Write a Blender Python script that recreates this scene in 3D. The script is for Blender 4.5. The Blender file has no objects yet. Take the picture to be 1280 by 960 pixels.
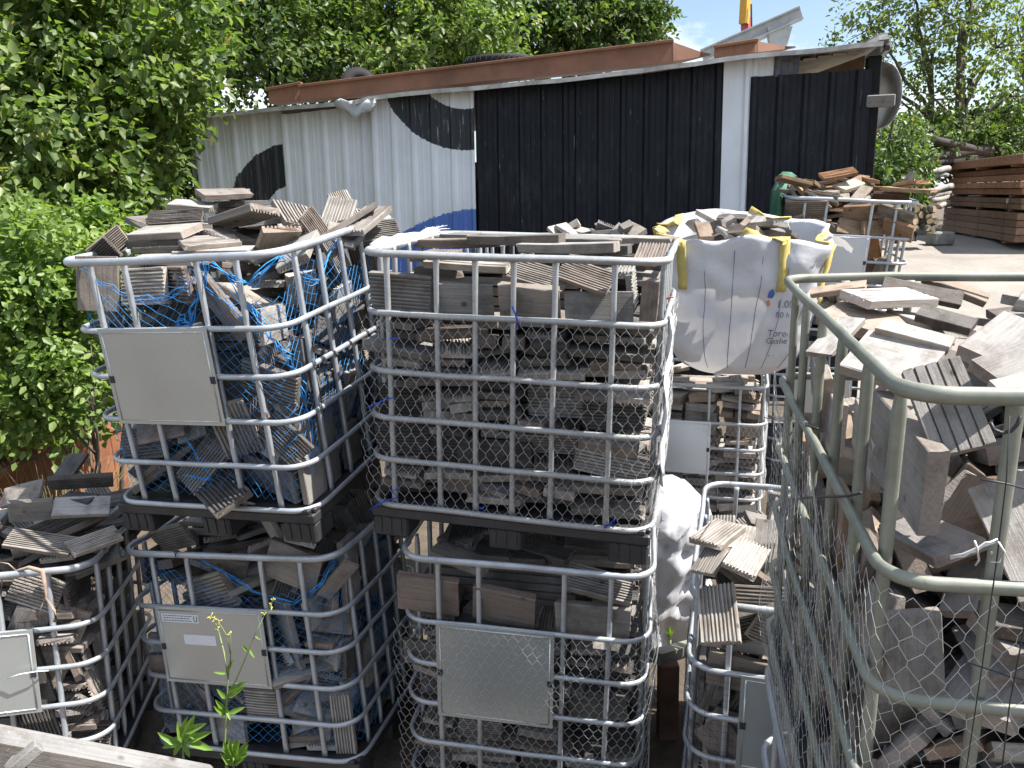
import bpy, math, random
import numpy as np
from mathutils import Vector, Matrix, Quaternion, Euler
R = math.radians
scene = bpy.context.scene
col = scene.collection
rnd = random.Random(7)

# ---------------------------------------------------------------- camera
CAM = Vector((0, 0, 2.62)); PITCH = R(13.4); ROLL = R(1.767); FPX = 977.0
def at(px, py, Y):
    """world point seen at photo pixel (1280x960) at world distance Y along +Y"""
    X, V = (px - 640) / FPX, (480 - py) / FPX
    c, s = math.cos(ROLL), math.sin(ROLL)
    X, V = X * c + V * s, -X * s + V * c
    d = Vector((X, math.cos(PITCH) + V * math.sin(PITCH), V * math.cos(PITCH) - math.sin(PITCH)))
    return CAM + d * (Y / d.y)
def at_z(px, py, z):
    a = at(px, py, 1.0) - CAM
    return CAM + a * ((z - CAM.z) / a.z)
cam_data = bpy.data.cameras.new('camera'); cam = bpy.data.objects.new('camera', cam_data); col.objects.link(cam)
cam_data.sensor_width = 36; cam_data.lens = 36 * FPX / 1280; cam_data.clip_start = 0.02; cam_data.clip_end = 3000
c_, s_ = math.cos(PITCH), math.sin(PITCH)
M3 = Matrix(((1, 0, 0), (0, s_, -c_), (0, c_, s_)))     # columns: right, up, back
cam.matrix_world = Matrix.Translation(CAM) @ M3.to_4x4() @ Matrix.Rotation(-ROLL, 4, 'Z')
scene.camera = cam

# ---------------------------------------------------------------- tags
def tag(o, label=None, cat=None, group=None, kind=None):
    if label: o['label'] = label
    if cat: o['category'] = cat
    if group: o['group'] = group
    if kind: o['kind'] = kind
    return o
def empty(name, loc=(0, 0, 0), mat=None):
    o = bpy.data.objects.new(name, None); col.objects.link(o); o.empty_display_size = .1
    if mat is not None: o.matrix_world = mat
    else: o.location = loc
    return o

# ---------------------------------------------------------------- mesh builder
class MB:
    def __init__(s): s.v = []; s.f = []; s.sm = []
    def add(s, vs, fs, smooth=False, M=None):
        n = len(s.v)
        s.v += [tuple(M @ Vector(p)) for p in vs] if M is not None else [tuple(p) for p in vs]
        s.f += [tuple(i + n for i in f) for f in fs]; s.sm += [smooth] * len(fs)
    def box(s, c, size, M=None, ch=0.0):
        x, y, z = (t / 2 for t in size); cx, cy, cz = c
        if ch <= 0:
            vs = [(cx + a * x, cy + b * y, cz + d * z) for d in (-1, 1) for a, b in ((-1, -1), (1, -1), (1, 1), (-1, 1))]
            s.add(vs, [(3, 2, 1, 0), (4, 5, 6, 7), (0, 1, 5, 4), (1, 2, 6, 5), (2, 3, 7, 6), (3, 0, 4, 7)], False, M)
        else:
            ch = min(ch, x * .45, y * .45, z * .45)
            rings = []
            for dz, ins in ((-z, ch), (-z + ch, 0), (z - ch, 0), (z, ch)):
                a, b = x - ins, y - ins
                rings.append([(cx - a + ch, cy - b, cz + dz), (cx + a - ch, cy - b, cz + dz), (cx + a, cy - b + ch, cz + dz), (cx + a, cy + b - ch, cz + dz),
                              (cx + a - ch, cy + b, cz + dz), (cx - a + ch, cy + b, cz + dz), (cx - a, cy + b - ch, cz + dz), (cx - a, cy - b + ch, cz + dz)])
            s.loft(rings, True, False, M)
    def loft(s, rings, cap=True, smooth=True, M=None, closed=False):
        n = len(rings[0]); vs = [p for r in rings for p in r]; fs = []
        m = len(rings)
        for i in range(m if closed else m - 1):
            j = (i + 1) % m
            for k in range(n):
                l = (k + 1) % n
                fs.append((i * n + k, i * n + l, j * n + l, j * n + k))
        if cap and not closed:
            fs.append(tuple(range(n - 1, -1, -1))); fs.append(tuple((m - 1) * n + k for k in range(n)))
        s.add(vs, fs, smooth, M)
    def tube(s, pts, r, n=6, closed=False, up=Vector((0, 0, 1)), prof=None, smooth=True, M=None, cap=True):
        """r: number or list; prof: list of (side, up) offsets instead of a circle"""
        pts = [Vector(p) for p in pts]; m = len(pts); rings = []
        for i, p in enumerate(pts):
            a = pts[(i - 1) % m] if (closed or i > 0) else p
            b = pts[(i + 1) % m] if (closed or i < m - 1) else p
            t = (b - a); t = t.normalized() if t.length > 1e-9 else Vector((0, 0, 1))
            sd = t.cross(up)
            if sd.length < 1e-4: sd = t.cross(Vector((0.3, 1, 0.1)))
            sd.normalize(); u = sd.cross(t)
            rr = r[i] if isinstance(r, (list, tuple)) else r
            if prof: rings.append([p + sd * (q[0]) + u * (q[1]) for q in prof])
            else: rings.append([p + (sd * math.cos(2 * math.pi * k / n) + u * math.sin(2 * math.pi * k / n)) * rr for k in range(n)])
        s.loft(rings, cap, smooth, M, closed)
    def mesh(s, name, mat):
        me = bpy.data.meshes.new(name); me.from_pydata(s.v, [], s.f)
        me.polygons.foreach_set('use_smooth', s.sm)
        for m in (mat if isinstance(mat, (list, tuple)) else [mat]): me.materials.append(m)
        me.update(); return me
    def build(s, name, mat, parent=None, loc=None):
        o = bpy.data.objects.new(name, s.mesh(name, mat)); col.objects.link(o)
        if parent is not None: o.parent = parent
        if loc is not None: o.location = loc
        return o
def new_obj(name, me, parent=None, M=None):
    o = bpy.data.objects.new(name, me); col.objects.link(o)
    if parent is not None: o.parent = parent
    if M is not None: o.matrix_world = M
    return o

# ---------------------------------------------------------------- materials
def new_mat(name):
    m = bpy.data.materials.new(name); m.use_nodes = True
    nt = m.node_tree; b = nt.nodes['Principled BSDF']
    return m, nt, b
def N(nt, t, **kw):
    n = nt.nodes.new(t)
    for k, v in kw.items():
        if k in n.inputs.keys() if hasattr(n.inputs, 'keys') else False: n.inputs[k].default_value = v
        else: setattr(n, k, v)
    return n
def ramp(nt, fac, stops):
    r = nt.nodes.new('ShaderNodeValToRGB'); e = r.color_ramp.elements
    while len(e) < len(stops): e.new(.5)
    for el, (p, c) in zip(e, stops):
        el.position = p; el.color = (*c, 1) if len(c) == 3 else c
    nt.links.new(fac, r.inputs[0]); return r.outputs[0]
def math_(nt, op, a, b=None, c=None):
    n = nt.nodes.new('ShaderNodeMath'); n.operation = op
    for i, x in enumerate((a, b, c)):
        if x is None: continue
        if isinstance(x, (int, float)): n.inputs[i].default_value = x
        else: nt.links.new(x, n.inputs[i])
    return n.outputs[0]
def mixc(nt, fac, a, b, mode='MIX'):
    n = nt.nodes.new('ShaderNodeMix'); n.data_type = 'RGBA'; n.blend_type = mode
    for i, x in ((0, fac), (6, a), (7, b)):
        if isinstance(x, (int, float)): n.inputs[i].default_value = x
        elif isinstance(x, tuple): n.inputs[i].default_value = (*x, 1)
        else: nt.links.new(x, n.inputs[i])
    return n.outputs[2]
def noise(nt, scale, detail=4, rough=.6, vec=None, dist=0):
    n = nt.nodes.new('ShaderNodeTexNoise'); n.inputs['Scale'].default_value = scale; n.inputs['Detail'].default_value = detail
    n.inputs['Roughness'].default_value = rough; n.inputs['Distortion'].default_value = dist
    if vec is not None: nt.links.new(vec, n.inputs['Vector'])
    return n.outputs[0]
def objco(nt, scale=(1, 1, 1), jitter=False, which='Object'):
    tc = nt.nodes.new('ShaderNodeTexCoord'); mp = nt.nodes.new('ShaderNodeMapping')
    mp.inputs['Scale'].default_value = scale
    if jitter:
        oi = nt.nodes.new('ShaderNodeObjectInfo'); cb = nt.nodes.new('ShaderNodeVectorMath'); cb.operation = 'SCALE'
        cb.inputs[0].default_value = (37, 53, 71); nt.links.new(oi.outputs['Random'], cb.inputs['Scale'])
        ad = nt.nodes.new('ShaderNodeVectorMath'); nt.links.new(tc.outputs[which], ad.inputs[0]); nt.links.new(cb.outputs[0], ad.inputs[1])
        nt.links.new(ad.outputs[0], mp.inputs['Vector'])
    else: nt.links.new(tc.outputs[which], mp.inputs['Vector'])
    return mp.outputs[0]
def bump(nt, b, h, strength=.3, dist=.01):
    n = nt.nodes.new('ShaderNodeBump'); n.inputs['Strength'].default_value = strength; n.inputs['Distance'].default_value = dist
    nt.links.new(h, n.inputs['Height']); nt.links.new(n.outputs[0], b.inputs['Normal'])
def simple(name, base, rough=.6, metal=0.0, var=.25, scale=6.0, bmp=.15, spec=.5, bscale=None, dark=None):
    m, nt, b = new_mat(name)
    v = objco(nt); n1 = noise(nt, scale, 6, .65, v)
    d = dark or tuple(x * (1 - var * 1.3) for x in base); l = tuple(min(1, x * (1 + var)) for x in base)
    nt.links.new(ramp(nt, n1, [(.28, d), (.5, base), (.74, l)]), b.inputs['Base Color'])
    b.inputs['Roughness'].default_value = rough; b.inputs['Metallic'].default_value = metal; b.inputs['Specular IOR Level'].default_value = spec
    if bmp: bump(nt, b, noise(nt, bscale or scale * 8, 4, .6, v), bmp, .004)
    return m
MAT = {}
def mat_galv(name, base, rough, metal, dirt):
    m, nt, b = new_mat(name); v = objco(nt, which='Object')
    n1 = noise(nt, 9, 6, .7, v); n2 = noise(nt, 60, 3, .6, v)
    c = ramp(nt, n1, [(.3, tuple(x * .72 for x in base)), (.55, base), (.8, tuple(min(1, x * 1.18) for x in base))])
    c = mixc(nt, ramp(nt, n2, [(.55, (0, 0, 0)), (.75, (.5, .5, .5))]), c, dirt)
    rs = ramp(nt, noise(nt, 22, 5, .75, v), [(.66, (0, 0, 0)), (.74, (.7, .7, .7))]); c = mixc(nt, rs, c, (.17, .095, .055))   # rust freckles
    nt.links.new(c, b.inputs['Base Color']); b.inputs['Metallic'].default_value = metal
    rr = math_(nt, 'MULTIPLY_ADD', n1, .3, rough - .12); nt.links.new(rr, b.inputs['Roughness'])
    bump(nt, b, n2, .12, .002); return m
MAT['galv'] = mat_galv('galvanised_tube', (.47, .50, .53), .42, .5, (.42, .40, .37))
MAT['galv_old'] = mat_galv('dull_galvanised_tube', (.40, .41, .41), .5, .4, (.29, .27, .24))
MAT['galv_moss'] = mat_galv('weathered_olive_tube', (.265, .275, .225), .5, .3, (.22, .20, .155))
def mat_plate(name, base, rough):
    """rolled zinc plate: near-even tone, faint vertical rolling marks, a few smears and scratches"""
    m, nt, b = new_mat(name); v = objco(nt); n1 = noise(nt, 2.2, 4, .5, v); n2 = noise(nt, 1.0, 5, .6, objco(nt, (70, 1, 2.5)))
    c = ramp(nt, n1, [(.3, tuple(x * .90 for x in base)), (.7, tuple(x * 1.07 for x in base))]); c = mixc(nt, .5, c, ramp(nt, n2, [(.3, (.98, .98, .98)), (.7, (1.02, 1.02, 1.02))]), 'MULTIPLY')
    sm = ramp(nt, noise(nt, 7, 6, .75, v, 1.0), [(.62, (0, 0, 0)), (.72, (.28, .28, .28))]); c = mixc(nt, sm, c, tuple(x * .75 for x in base))
    nt.links.new(c, b.inputs['Base Color']); b.inputs['Metallic'].default_value = .55; nt.links.new(math_(nt, 'MULTIPLY_ADD', n1, .12, rough), b.inputs['Roughness']); bump(nt, b, n1, .08, .02); return m
MAT['plate'] = mat_plate('plate_metal', (.50, .535, .53), .2)
MAT['plate_white'] = mat_plate('plate_bright', (.60, .64, .67), .34)
MAT['wire'] = simple('zinc_wire', (.68, .68, .66), .45, .45, .2, 20, 0)
MAT['wire_dark'] = simple('black_wire', (.03, .03, .035), .5, 0, .2, 20, 0)
MAT['black_plastic'] = simple('black_plastic', (.035, .035, .037), .5, 0, .45, 7, .25, dark=(.02, .02, .021))
MAT['blue_net'] = simple('blue_net_twine', (.035, .30, .72), .6, 0, .3, 30, 0)
MAT['blue_tie'] = simple('blue_twine', (.02, .08, .5), .5, 0, .2, 30, 0)
MAT['white_tie'] = simple('white_plastic', (.75, .76, .78), .5, 0, .1, 30, 0)
MAT['tar_black'] = simple('tar_black_timber', (.012, .012, .013), .8, 0, .4, 8, .2, .2)
MAT['sticker'] = simple('paper_sticker', (.72, .74, .76), .6, 0, .05, 30, 0)
MAT['ink'] = simple('dark_print', (.03, .03, .04), .7, 0, .1, 30, 0)

def mat_wood(name, stops=None, streak=.45, rough=.85, mass=False):
    """weathered timber: every piece gets its own tone, long grain streaks, stains and lichen flecks"""
    m, nt, b = new_mat(name)
    oi = nt.nodes.new('ShaderNodeObjectInfo')
    if stops: base = ramp(nt, oi.outputs['Random'], stops)
    elif mass:
        at_ = nt.nodes.new('ShaderNodeAttribute'); at_.attribute_name = 'tone'; base = at_.outputs['Color']
    else: base = oi.outputs['Color']
    def co(scale):
        if not mass: return objco(nt, scale, True)
        a = nt.nodes.new('ShaderNodeAttribute'); a.attribute_name = 'grain'; mp = nt.nodes.new('ShaderNodeMapping'); mp.inputs['Scale'].default_value = scale
        nt.links.new(a.outputs['Vector'], mp.inputs['Vector']); return mp.outputs[0]
    v = co((1.2, 34, 34)); grain = noise(nt, 3.2, 7, .68, v, .4)
    v2 = co((1, 1, 1)); blot = noise(nt, 9, 5, .6, v2); speck = noise(nt, 120, 2, .6, v2)
    g = ramp(nt, grain, [(.25, (1 - streak,) * 3), (.5, (.95,) * 3), (.8, (1.18, 1.16, 1.13))])
    c = mixc(nt, 1.0, base, g, 'MULTIPLY')
    st = ramp(nt, blot, [(.36, (.62, .58, .54)), (.52, (1, 1, 1)), (.72, (1.12, 1.1, 1.06))])
    c = mixc(nt, .8, c, st, 'MULTIPLY')
    c = mixc(nt, ramp(nt, speck, [(.62, (0, 0, 0)), (.74, (.45, .45, .45))]), c, (.40, .385, .34))
    if not mass:   # sawn ends and hidden flat sides are fresher and pinker than the weathered ribbed face
        tcn = nt.nodes.new('ShaderNodeTexCoord'); sn = nt.nodes.new('ShaderNodeSeparateXYZ'); nt.links.new(tcn.outputs['Normal'], sn.inputs[0])
        ef = math_(nt, 'GREATER_THAN', math_(nt, 'ABSOLUTE', sn.outputs[0]), .8); c = mixc(nt, math_(nt, 'MULTIPLY', ef, .75), c, mixc(nt, 1.0, c, (1.12, .98, .92), 'MULTIPLY'))
        sf = math_(nt, 'GREATER_THAN', math_(nt, 'ABSOLUTE', sn.outputs[1]), .85); c = mixc(nt, math_(nt, 'MULTIPLY', sf, .8), c, mixc(nt, 1.0, c, (.80, .72, .65), 'MULTIPLY'))
    # knots and nail stains
    kn = nt.nodes.new('ShaderNodeTexVoronoi'); kn.inputs['Scale'].default_value = 7.0; nt.links.new(v2, kn.inputs['Vector'])
    c = mixc(nt, ramp(nt, kn.outputs['Distance'], [(.05, (.75, .75, .75)), (.11, (0, 0, 0))]), c, (.055, .042, .032))
    li = ramp(nt, noise(nt, 26, 5, .7, v2), [(.66, (0, 0, 0)), (.73, (.5, .5, .5))]); c = mixc(nt, li, c, (.34, .34, .27))
    nt.links.new(c, b.inputs['Base Color']); b.inputs['Roughness'].default_value = rough; b.inputs['Specular IOR Level'].default_value = .25
    h = math_(nt, 'ADD', grain, math_(nt, 'MULTIPLY', speck, .4)); bump(nt, b, h, .5, .004)
    return m
MAT['wood'] = mat_wood('weathered_timber'); MAT['wood_pale'] = mat_wood('pale_hardwood', None, .3); MAT['wood_mass'] = mat_wood('weathered_timber_mass', None, .45, .85, True)
MAT['wood_red'] = mat_wood('reddish_sawn_timber', [(0, (.27, .145, .088)), (.5, (.36, .20, .122)), (1, (.43, .26, .17))], .35)
MAT['wood_old'] = mat_wood('old_dark_sleeper_timber', [(0, (.165, .108, .076)), (.5, (.215, .14, .096)), (1, (.27, .185, .13))], .4)
MAT['wood_plank'] = mat_wood('grey_sawn_plank', [(0, (.22, .215, .207)), (1, (.25, .243, .235))], .3)

# ---------------------------------------------------------------- timber offcut shapes: long grooves run along local x
def offcut_mesh(name, L, W, T, kind, mat, seed):
    r = random.Random(seed); b = MB(); sec = []
    if kind == 'fine': n, gw, gd = max(5, round(W / .0145)), (.46 + .1 * r.random()), .0085
    elif kind == 'coarse': n, gw, gd = 5, .15, .009
    else: n = 0
    ch = .003
    top = []
    if n:
        p = W / n
        for i in range(n):
            y0 = -W / 2 + i * p; hw = p * gw / 2; mid = y0 + p
            if i == 0: top.append((-W / 2, T / 2 - ch)); top.append((-W / 2 + ch * .7, T / 2))
            if i < n - 1:
                top += [(mid - hw - .0008, T / 2), (mid - hw + .001, T / 2 - gd), (mid + hw - .001, T / 2 - gd), (mid + hw + .0008, T / 2)]
        top += [(W / 2 - ch * .7, T / 2), (W / 2, T / 2 - ch)]
    else:
        top = [(-W / 2, T / 2 - ch), (-W / 2 + ch, T / 2), (W / 2 - ch, T / 2), (W / 2, T / 2 - ch)]
    sec = top + [(W / 2, -T / 2 + ch), (W / 2 - ch, -T / 2), (-W / 2 + ch, -T / 2), (-W / 2, -T / 2 + ch)]
    sec = sec[::-1]
    a0, a1 = r.uniform(-.07, .07), r.uniform(-.07, .07); warp = r.uniform(-.004, .004)
    rings = []
    for t in (0, .004 / L, .33, .66, 1 - .004 / L, 1):
        ins = 1 - .012 if t in (0, 1) else 1
        sh = a0 * (1 - t) + a1 * t if True else 0
        rings.append([(-L / 2 + t * L + (a0 if t < .1 else a1 if t > .9 else 0) * y, y * ins, z * ins + warp * math.sin(t * math.pi)) for y, z in sec])
    # worn: nicked ridges, ragged saw cuts, one chipped corner
    cx, cy = r.choice((-1, 1)), r.choice((-1, 1)); chip = r.uniform(.0, .02)
    for k in range(len(rings)):
        ring = []
        for x, y, z in rings[k]:
            e = k in (0, 1, 4, 5); x += r.gauss(0, .0016 if e else 0); y += r.gauss(0, .0006); z += r.gauss(0, .0007)
            if e and (k > 2) == (cx > 0) and y * cy > W * .32 and z > 0: x -= cx * chip * (y * cy - W * .32) / (W * .18); z -= chip * .35
            ring.append((x, y, z))
        rings[k] = ring
    b.loft(rings, True, False)
    return b.mesh(name, MAT[mat])
SIZES = [ # L, W, T, kind   (shared by every timber palette)
 (.29, .145, .028, 'fine'), (.24, .145, .028, 'fine'), (.20, .145, .028, 'fine'), (.33, .145, .028, 'fine'), (.17, .14, .027, 'fine'), (.26, .12, .03, 'fine'),
 (.27, .14, .03, 'flat'), (.21, .15, .028, 'flat'), (.32, .13, .035, 'flat'), (.18, .12, .04, 'flat'), (.23, .09, .045, 'flat'), (.30, .095, .03, 'fine'),
 (.36, .20, .045, 'flat'), (.28, .22, .05, 'flat'), (.24, .17, .04, 'flat'), (.31, .19, .035, 'coarse'), (.26, .16, .035, 'coarse'), (.20, .145, .06, 'flat'),
 (.40, .145, .028, 'fine'), (.42, .11, .04, 'flat')]
KIND_WORD = {'fine': 'grooved', 'coarse': 'broad-ribbed', 'flat': 'smooth'}
_off = {}
def offcut(var, mat):
    k = (var, mat)
    if k not in _off:
        L, W, T, kd = SIZES[var]; _off[k] = offcut_mesh('timber_offcut', L, W, T, kd, mat, var * 7 + len(mat))
    return _off[k]
# ---------------------------------------------------------------- wire cages (bulk container frames)
CH = 1.066
R4 = [0, .265, .45, .63, .815, 1.0]
RD = [0, .222, .447, .634, .806, 1.0]
def pose(x, y, z, yaw, pit, rol):
    return Matrix.Translation((x, y, z)) @ Matrix.Rotation(R(yaw), 4, 'Z') @ Matrix.Rotation(R(pit), 4, 'X') @ Matrix.Rotation(R(rol), 4, 'Y')
def ring_pts(W, D, z, rc=.115, seg=5, jit=0, rr=None):
    pts = []
    for cx, cy, a0 in ((W / 2 - rc, -D / 2 + rc, -90), (W / 2 - rc, D / 2 - rc, 0), (-W / 2 + rc, D / 2 - rc, 90), (-W / 2 + rc, -D / 2 + rc, 180)):
        for i in range(seg + 1):
            a = R(a0 + 90 * i / seg); pts.append(Vector((cx + rc * math.cos(a), cy + rc * math.sin(a), z)))
    out = []
    for i, p in enumerate(pts):
        q = pts[(i + 1) % len(pts)]; out.append(p)
        if (q - p).length > .3:
            for k in (1, 2, 3):
                o = p.lerp(q, k / 4)
                if jit: o = o + Vector((rr.uniform(-jit, jit), rr.uniform(-jit, jit), rr.uniform(-jit, jit)))
                out.append(o)
    return out
def prof(w, h, c):
    return [(-w + c, -h), (w - c, -h), (w, -h + c), (w, h - c), (w - c, h), (-w + c, h), (-w, h - c), (-w, -h + c)]
CAGES = {}
def cage(key, label, pos, W, D, rails=R4, style='galv', front=(.155, .32, .66, .84), side=(.17, .33, .5, .67, .83), plate=None, plate_mat='plate', pallet=True, H=CH, rc=.115, group='wire cages filled with timber offcuts', jit=.003):
    M = pose(*pos); root = empty('wire_cage', mat=M); tag(root, label, 'wire cage', group)
    rr = random.Random(sum(map(ord, label))); m = MAT[style]
    rnd_tube = style == 'galv_old'
    for i, fr in enumerate(rails):
        b = MB(); z = H * (1 - fr)
        w, h = (.0105, .0155) if i == 0 else (.009, .012)
        if rnd_tube: w, h = (.0145, .0145) if i == 0 else (.0105, .0125)
        if style == 'galv_moss': w, h = (.009, .0125) if i == 0 else (.0085, .011)
        b.tube(ring_pts(W, D, z, rc, 6, jit, rr), 1, closed=True, prof=prof(w, h, min(w, h) * .75), smooth=True)
        b.build('rail', m, root)
    ins = .021
    def up(x, y, ax):
        b = MB(); w = .0105 if not style == 'galv_moss' else .0095
        jx = rr.uniform(-.006, .006)
        zz = [0, .03, .06, H * .5, H - .05, H - .02, H - .005]
        pts = [(x + (jx * t / H if ax == 'x' else 0), y + (jx * t / H if ax == 'y' else 0), t) for t in zz]
        # tube flattened where it meets the top and bottom rails
        rings = []
        for (px, py, t), k in zip(pts, (.55, .6, 1, 1, 1, .65, .55)):
            a, c = (w * (1.25 if k < 1 else 1), w * k)
            if ax == 'y': a, c = c, a
            rings.append([(px + sx * a * e1, py + sy * c * e2, t) for sx, sy, e1, e2 in ((-1, -1, .6, 1), (1, -1, .6, 1), (1, -1, 1, .6), (1, 1, 1, .6), (1, 1, .6, 1), (-1, 1, .6, 1), (-1, 1, 1, .6), (-1, -1, 1, .6))])
        b.loft(rings, True, True); b.build('upright', m, root)
    for f in front: up(-W / 2 + f * W, -D / 2 + ins, 'x')
    for f in (.155, .32, .66, .84): up(-W / 2 + f * W, D / 2 - ins, 'x')
    for f in side: up(W / 2 - ins, -D / 2 + f * D, 'y'); up(-W / 2 + ins, -D / 2 + f * D, 'y')
    if plate:
        x0, x1, r0, r1 = plate[:4]
        X0, X1 = -W / 2 + x0 * W, -W / 2 + x1 * W; z1, z0 = H * (1 - r0) + .012, H * (1 - r1) - .012
        y = -D / 2 - .016; b = MB()
        b.box(((X0 + X1) / 2, y, (z0 + z1) / 2), (X1 - X0, .004, z1 - z0), ch=.0015)
        e = .018   # pressed border
        for (ax, az, bx, bz) in ((X0 + e, z0 + e, X1 - e, z0 + e), (X1 - e, z0 + e, X1 - e, z1 - e), (X1 - e, z1 - e, X0 + e, z1 - e), (X0 + e, z1 - e, X0 + e, z0 + e)):
            b.tube([(ax, y - .002, az), (bx, y - .002, bz)], .0032, 6, up=Vector((0, 1, 0)))
        p = b.build('label_plate', MAT[plate_mat], root)
        for xx in (X0 + .016, X1 - .016):
            s = MB(); s.box((xx, y - .003, (z0 + z1) / 2 - .01), (.022, .004, .03)); s.build('slot', MAT['ink'], p)
        if len(plate) > 4:
            s = MB(); s.box((X0 + .13, y - .003, z1 - .055), (.20, .001, .042)); st = s.build('sticker', MAT['sticker'], p)
            s = MB(); s.box((X0 + .22, y - .003, z1 - .16), (.17, .001, .05)); s.build('sticker', MAT['sticker'], p)
            l = MB(); rl = random.Random(3)
            for row in range(3):                                 # rows of print too small to read, and a large U
                x = X0 + .04
                while x < X0 + .18:
                    w_ = rl.uniform(.006, .016); l.box((x + w_ / 2, y - .0038, z1 - .043 - row * .012), (w_, .0006, .0035)); x += w_ + .004
            ux, uz = X0 + .213, z1 - .055
            U = [(ux - .008, uz + .014), (ux - .008, uz - .006), (ux - .005, uz - .012), (ux + .005, uz - .012), (ux + .008, uz - .006), (ux + .008, uz + .014)]
            l.tube([(a, y - .0038, c) for a, c in U], .0019, 4, up=Vector((0, 1, 0)))
            l.build('sticker_print', MAT['ink'], p)
    if pallet:
        b = MB(); b.box((0, 0, -.0385), (W - .01, D - .01, .045), ch=.006)
        for sx in (-1, 1): b.box((sx * (W / 2 - .03), 0, -.005), (.05, D - .05, .022), ch=.005)
        for sy in (-1, 1): b.box((0, sy * (D / 2 - .03), -.005), (W - .05, .05, .022), ch=.005)
        pl = b.build('pallet', MAT['black_plastic'], root)
        for ix in (-1, 0, 1):
            for iy in (-1, 0, 1):
                f = MB(); w_ = .16 if ix else .14; cx = ix * (W / 2 - .09); cy = iy * (D / 2 - .085)
                f.box((cx, cy, -.107), (w_, .15, .091), ch=.008)
                for k in (-1, 0, 1): f.box((cx + k * .045, cy - .077, -.1), (.012, .006, .07))
                f.build('pallet_block', MAT['black_plastic'], pl)
    CAGES[key] = (M, W, D, H, root)
    return root
P4 = (.155, .675, .265, .63)
def sc(p, k): return (p[0] * k, p[1] * k, 2.62 + (p[2] - 2.62) * k, *p[3:])
cage('A', 'tilted upper left cage under a high mound of offcuts, blue netting and a blank plate', (-1.156, 3.736, 1.417, -15.6, 4.9, -1.5), 1.0, 1.2, plate=P4)
cage('B', 'bottom cage under the tilted cage, its plate carrying two white stickers', sc((-1.266, 3.938, -.112, -14.4, -2.1, -3.2), .93), 1.2 * .93, 1.0 * .93, plate=(.155, .66, .265, .63, 1), H=CH * .93)
cage('C', 'low cage at the far left edge, heaped with dark grooved offcuts behind thin black netting', sc((-2.70, 3.662, -.082, 11.2, -4, 1.6), .93), 1.2 * .93, 1.0 * .93, plate=(.26, .78, .265, .63), H=CH * .93)
cage('D', 'flat topped upper cage of dull round tubes, wrapped in chicken wire', (.074, 3.494, 1.351, -14.1, 1.5, 2.5), 1.2, 1.0, rails=RD, style='galv_old', front=(.093, .264, .392, .522, .655, .845))
cage('E', 'bottom cage below the black pallet with chicken wire over its blank plate', sc((.089, 3.419, .198, -10.0, 3.0, 2.4), 1.07), 1.07, 1.28, plate=(.15, .63, .265, .66), H=CH * 1.07)
cage('F', 'cage carrying the big white bag on its stacked blocks', (1.415, 6.139, .146, -16.9, -.9, .5), 1.2, 1.0, plate=P4, plate_mat='plate_white')
cage('G', 'low cage of grooved boards between the white bag below and the big olive-grey cage', (1.276, 3.106, .075, -16.6, 1.3, 1.1), 1.0, 1.2, plate=(.2, .7, .265, .63))
cage('H', 'big near cage of dusty olive-grey tubes full of pale smooth offcuts', (1.152, 1.548, 1.293, -11.6, 1.6, 0), 1.0, 1.2, style='galv_moss', rc=.065, front=(.15, .32, .66, .84), side=(.08, .24, .42, .6, .78, .93))
cage('I', 'lower cage mostly hidden directly under the near olive-grey cage', (1.17, 1.60, .06, -11.6, 0, 0), 1.0, 1.2)
cage('J', 'far cage heaped with brown boards before the shed, green sheet at one corner', (2.843, 7.035, 1.492, -14.1, 3.4, 4.1), 1.0, 1.2, plate=P4, plate_mat='plate_white')
cage('K', 'supporting cage hidden beneath the far cage of brown boards', (2.86, 7.06, .28, -14.1, 0, 0), 1.0, 1.2, plate=P4)
cage('L', 'cage hidden behind the flat topped cage', (.22, 5.0, 1.30, -14, 0, 0), .86, .9, style='galv')
# ---------------------------------------------------------------- ground
def gz(x, y):
    s = max(0.0, min(y, 21) - 4.0) * .075
    k = min(1, max(0, (x + 1.5) / 4.0)) if y < 14 else 1
    return -.142 + s * (k * .85 + .15)
def at_ground(px, py):
    a = at(px, py, 1.0) - CAM; lo, hi = .5, 400
    t = .5
    while t < 400:
        p = CAM + a * t
        if p.z < gz(p.x, p.y): break
        t *= 1.004
    return CAM + a * t
def grid_sheet(name, xs, ys, dz, mat, kind, mask=None):
    vs = [(x, y, gz(x, y) + dz) for y in ys for x in xs]; n = len(xs); fs = []
    for j in range(len(ys) - 1):
        for i in range(n - 1):
            if mask and not mask((xs[i] + xs[i + 1]) / 2, (ys[j] + ys[j + 1]) / 2): continue
            fs.append((j * n + i, j * n + i + 1, (j + 1) * n + i + 1, (j + 1) * n + i))
    me = bpy.data.meshes.new(name); me.from_pydata(vs, [], fs); me.materials.append(mat)
    o = bpy.data.objects.new(name, me); col.objects.link(o); tag(o, kind=kind); return o
def frange(a, b, n): return [a + (b - a) * i / (n - 1) for i in range(n)]
m, nt, b = new_mat('bare_soil'); v = objco(nt)
n1 = noise(nt, .8, 8, .65, v); n2 = noise(nt, 14, 6, .7, v)
c = ramp(nt, n1, [(.3, (.07, .052, .037)), (.5, (.12, .092, .066)), (.7, (.19, .15, .11))])
c = mixc(nt, .55, c, ramp(nt, n2, [(.3, (.35, .33, .3)), (.6, (1, 1, 1)), (.8, (1.25, 1.2, 1.1))]), 'MULTIPLY')
nt.links.new(c, b.inputs['Base Color']); b.inputs['Roughness'].default_value = .95; bump(nt, b, n2, .8, .03); MAT['soil'] = m
m, nt, b = new_mat('dusty_yard'); v = objco(nt)
n1 = noise(nt, .5, 8, .6, v); n2 = noise(nt, 9, 6, .7, v)
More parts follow.
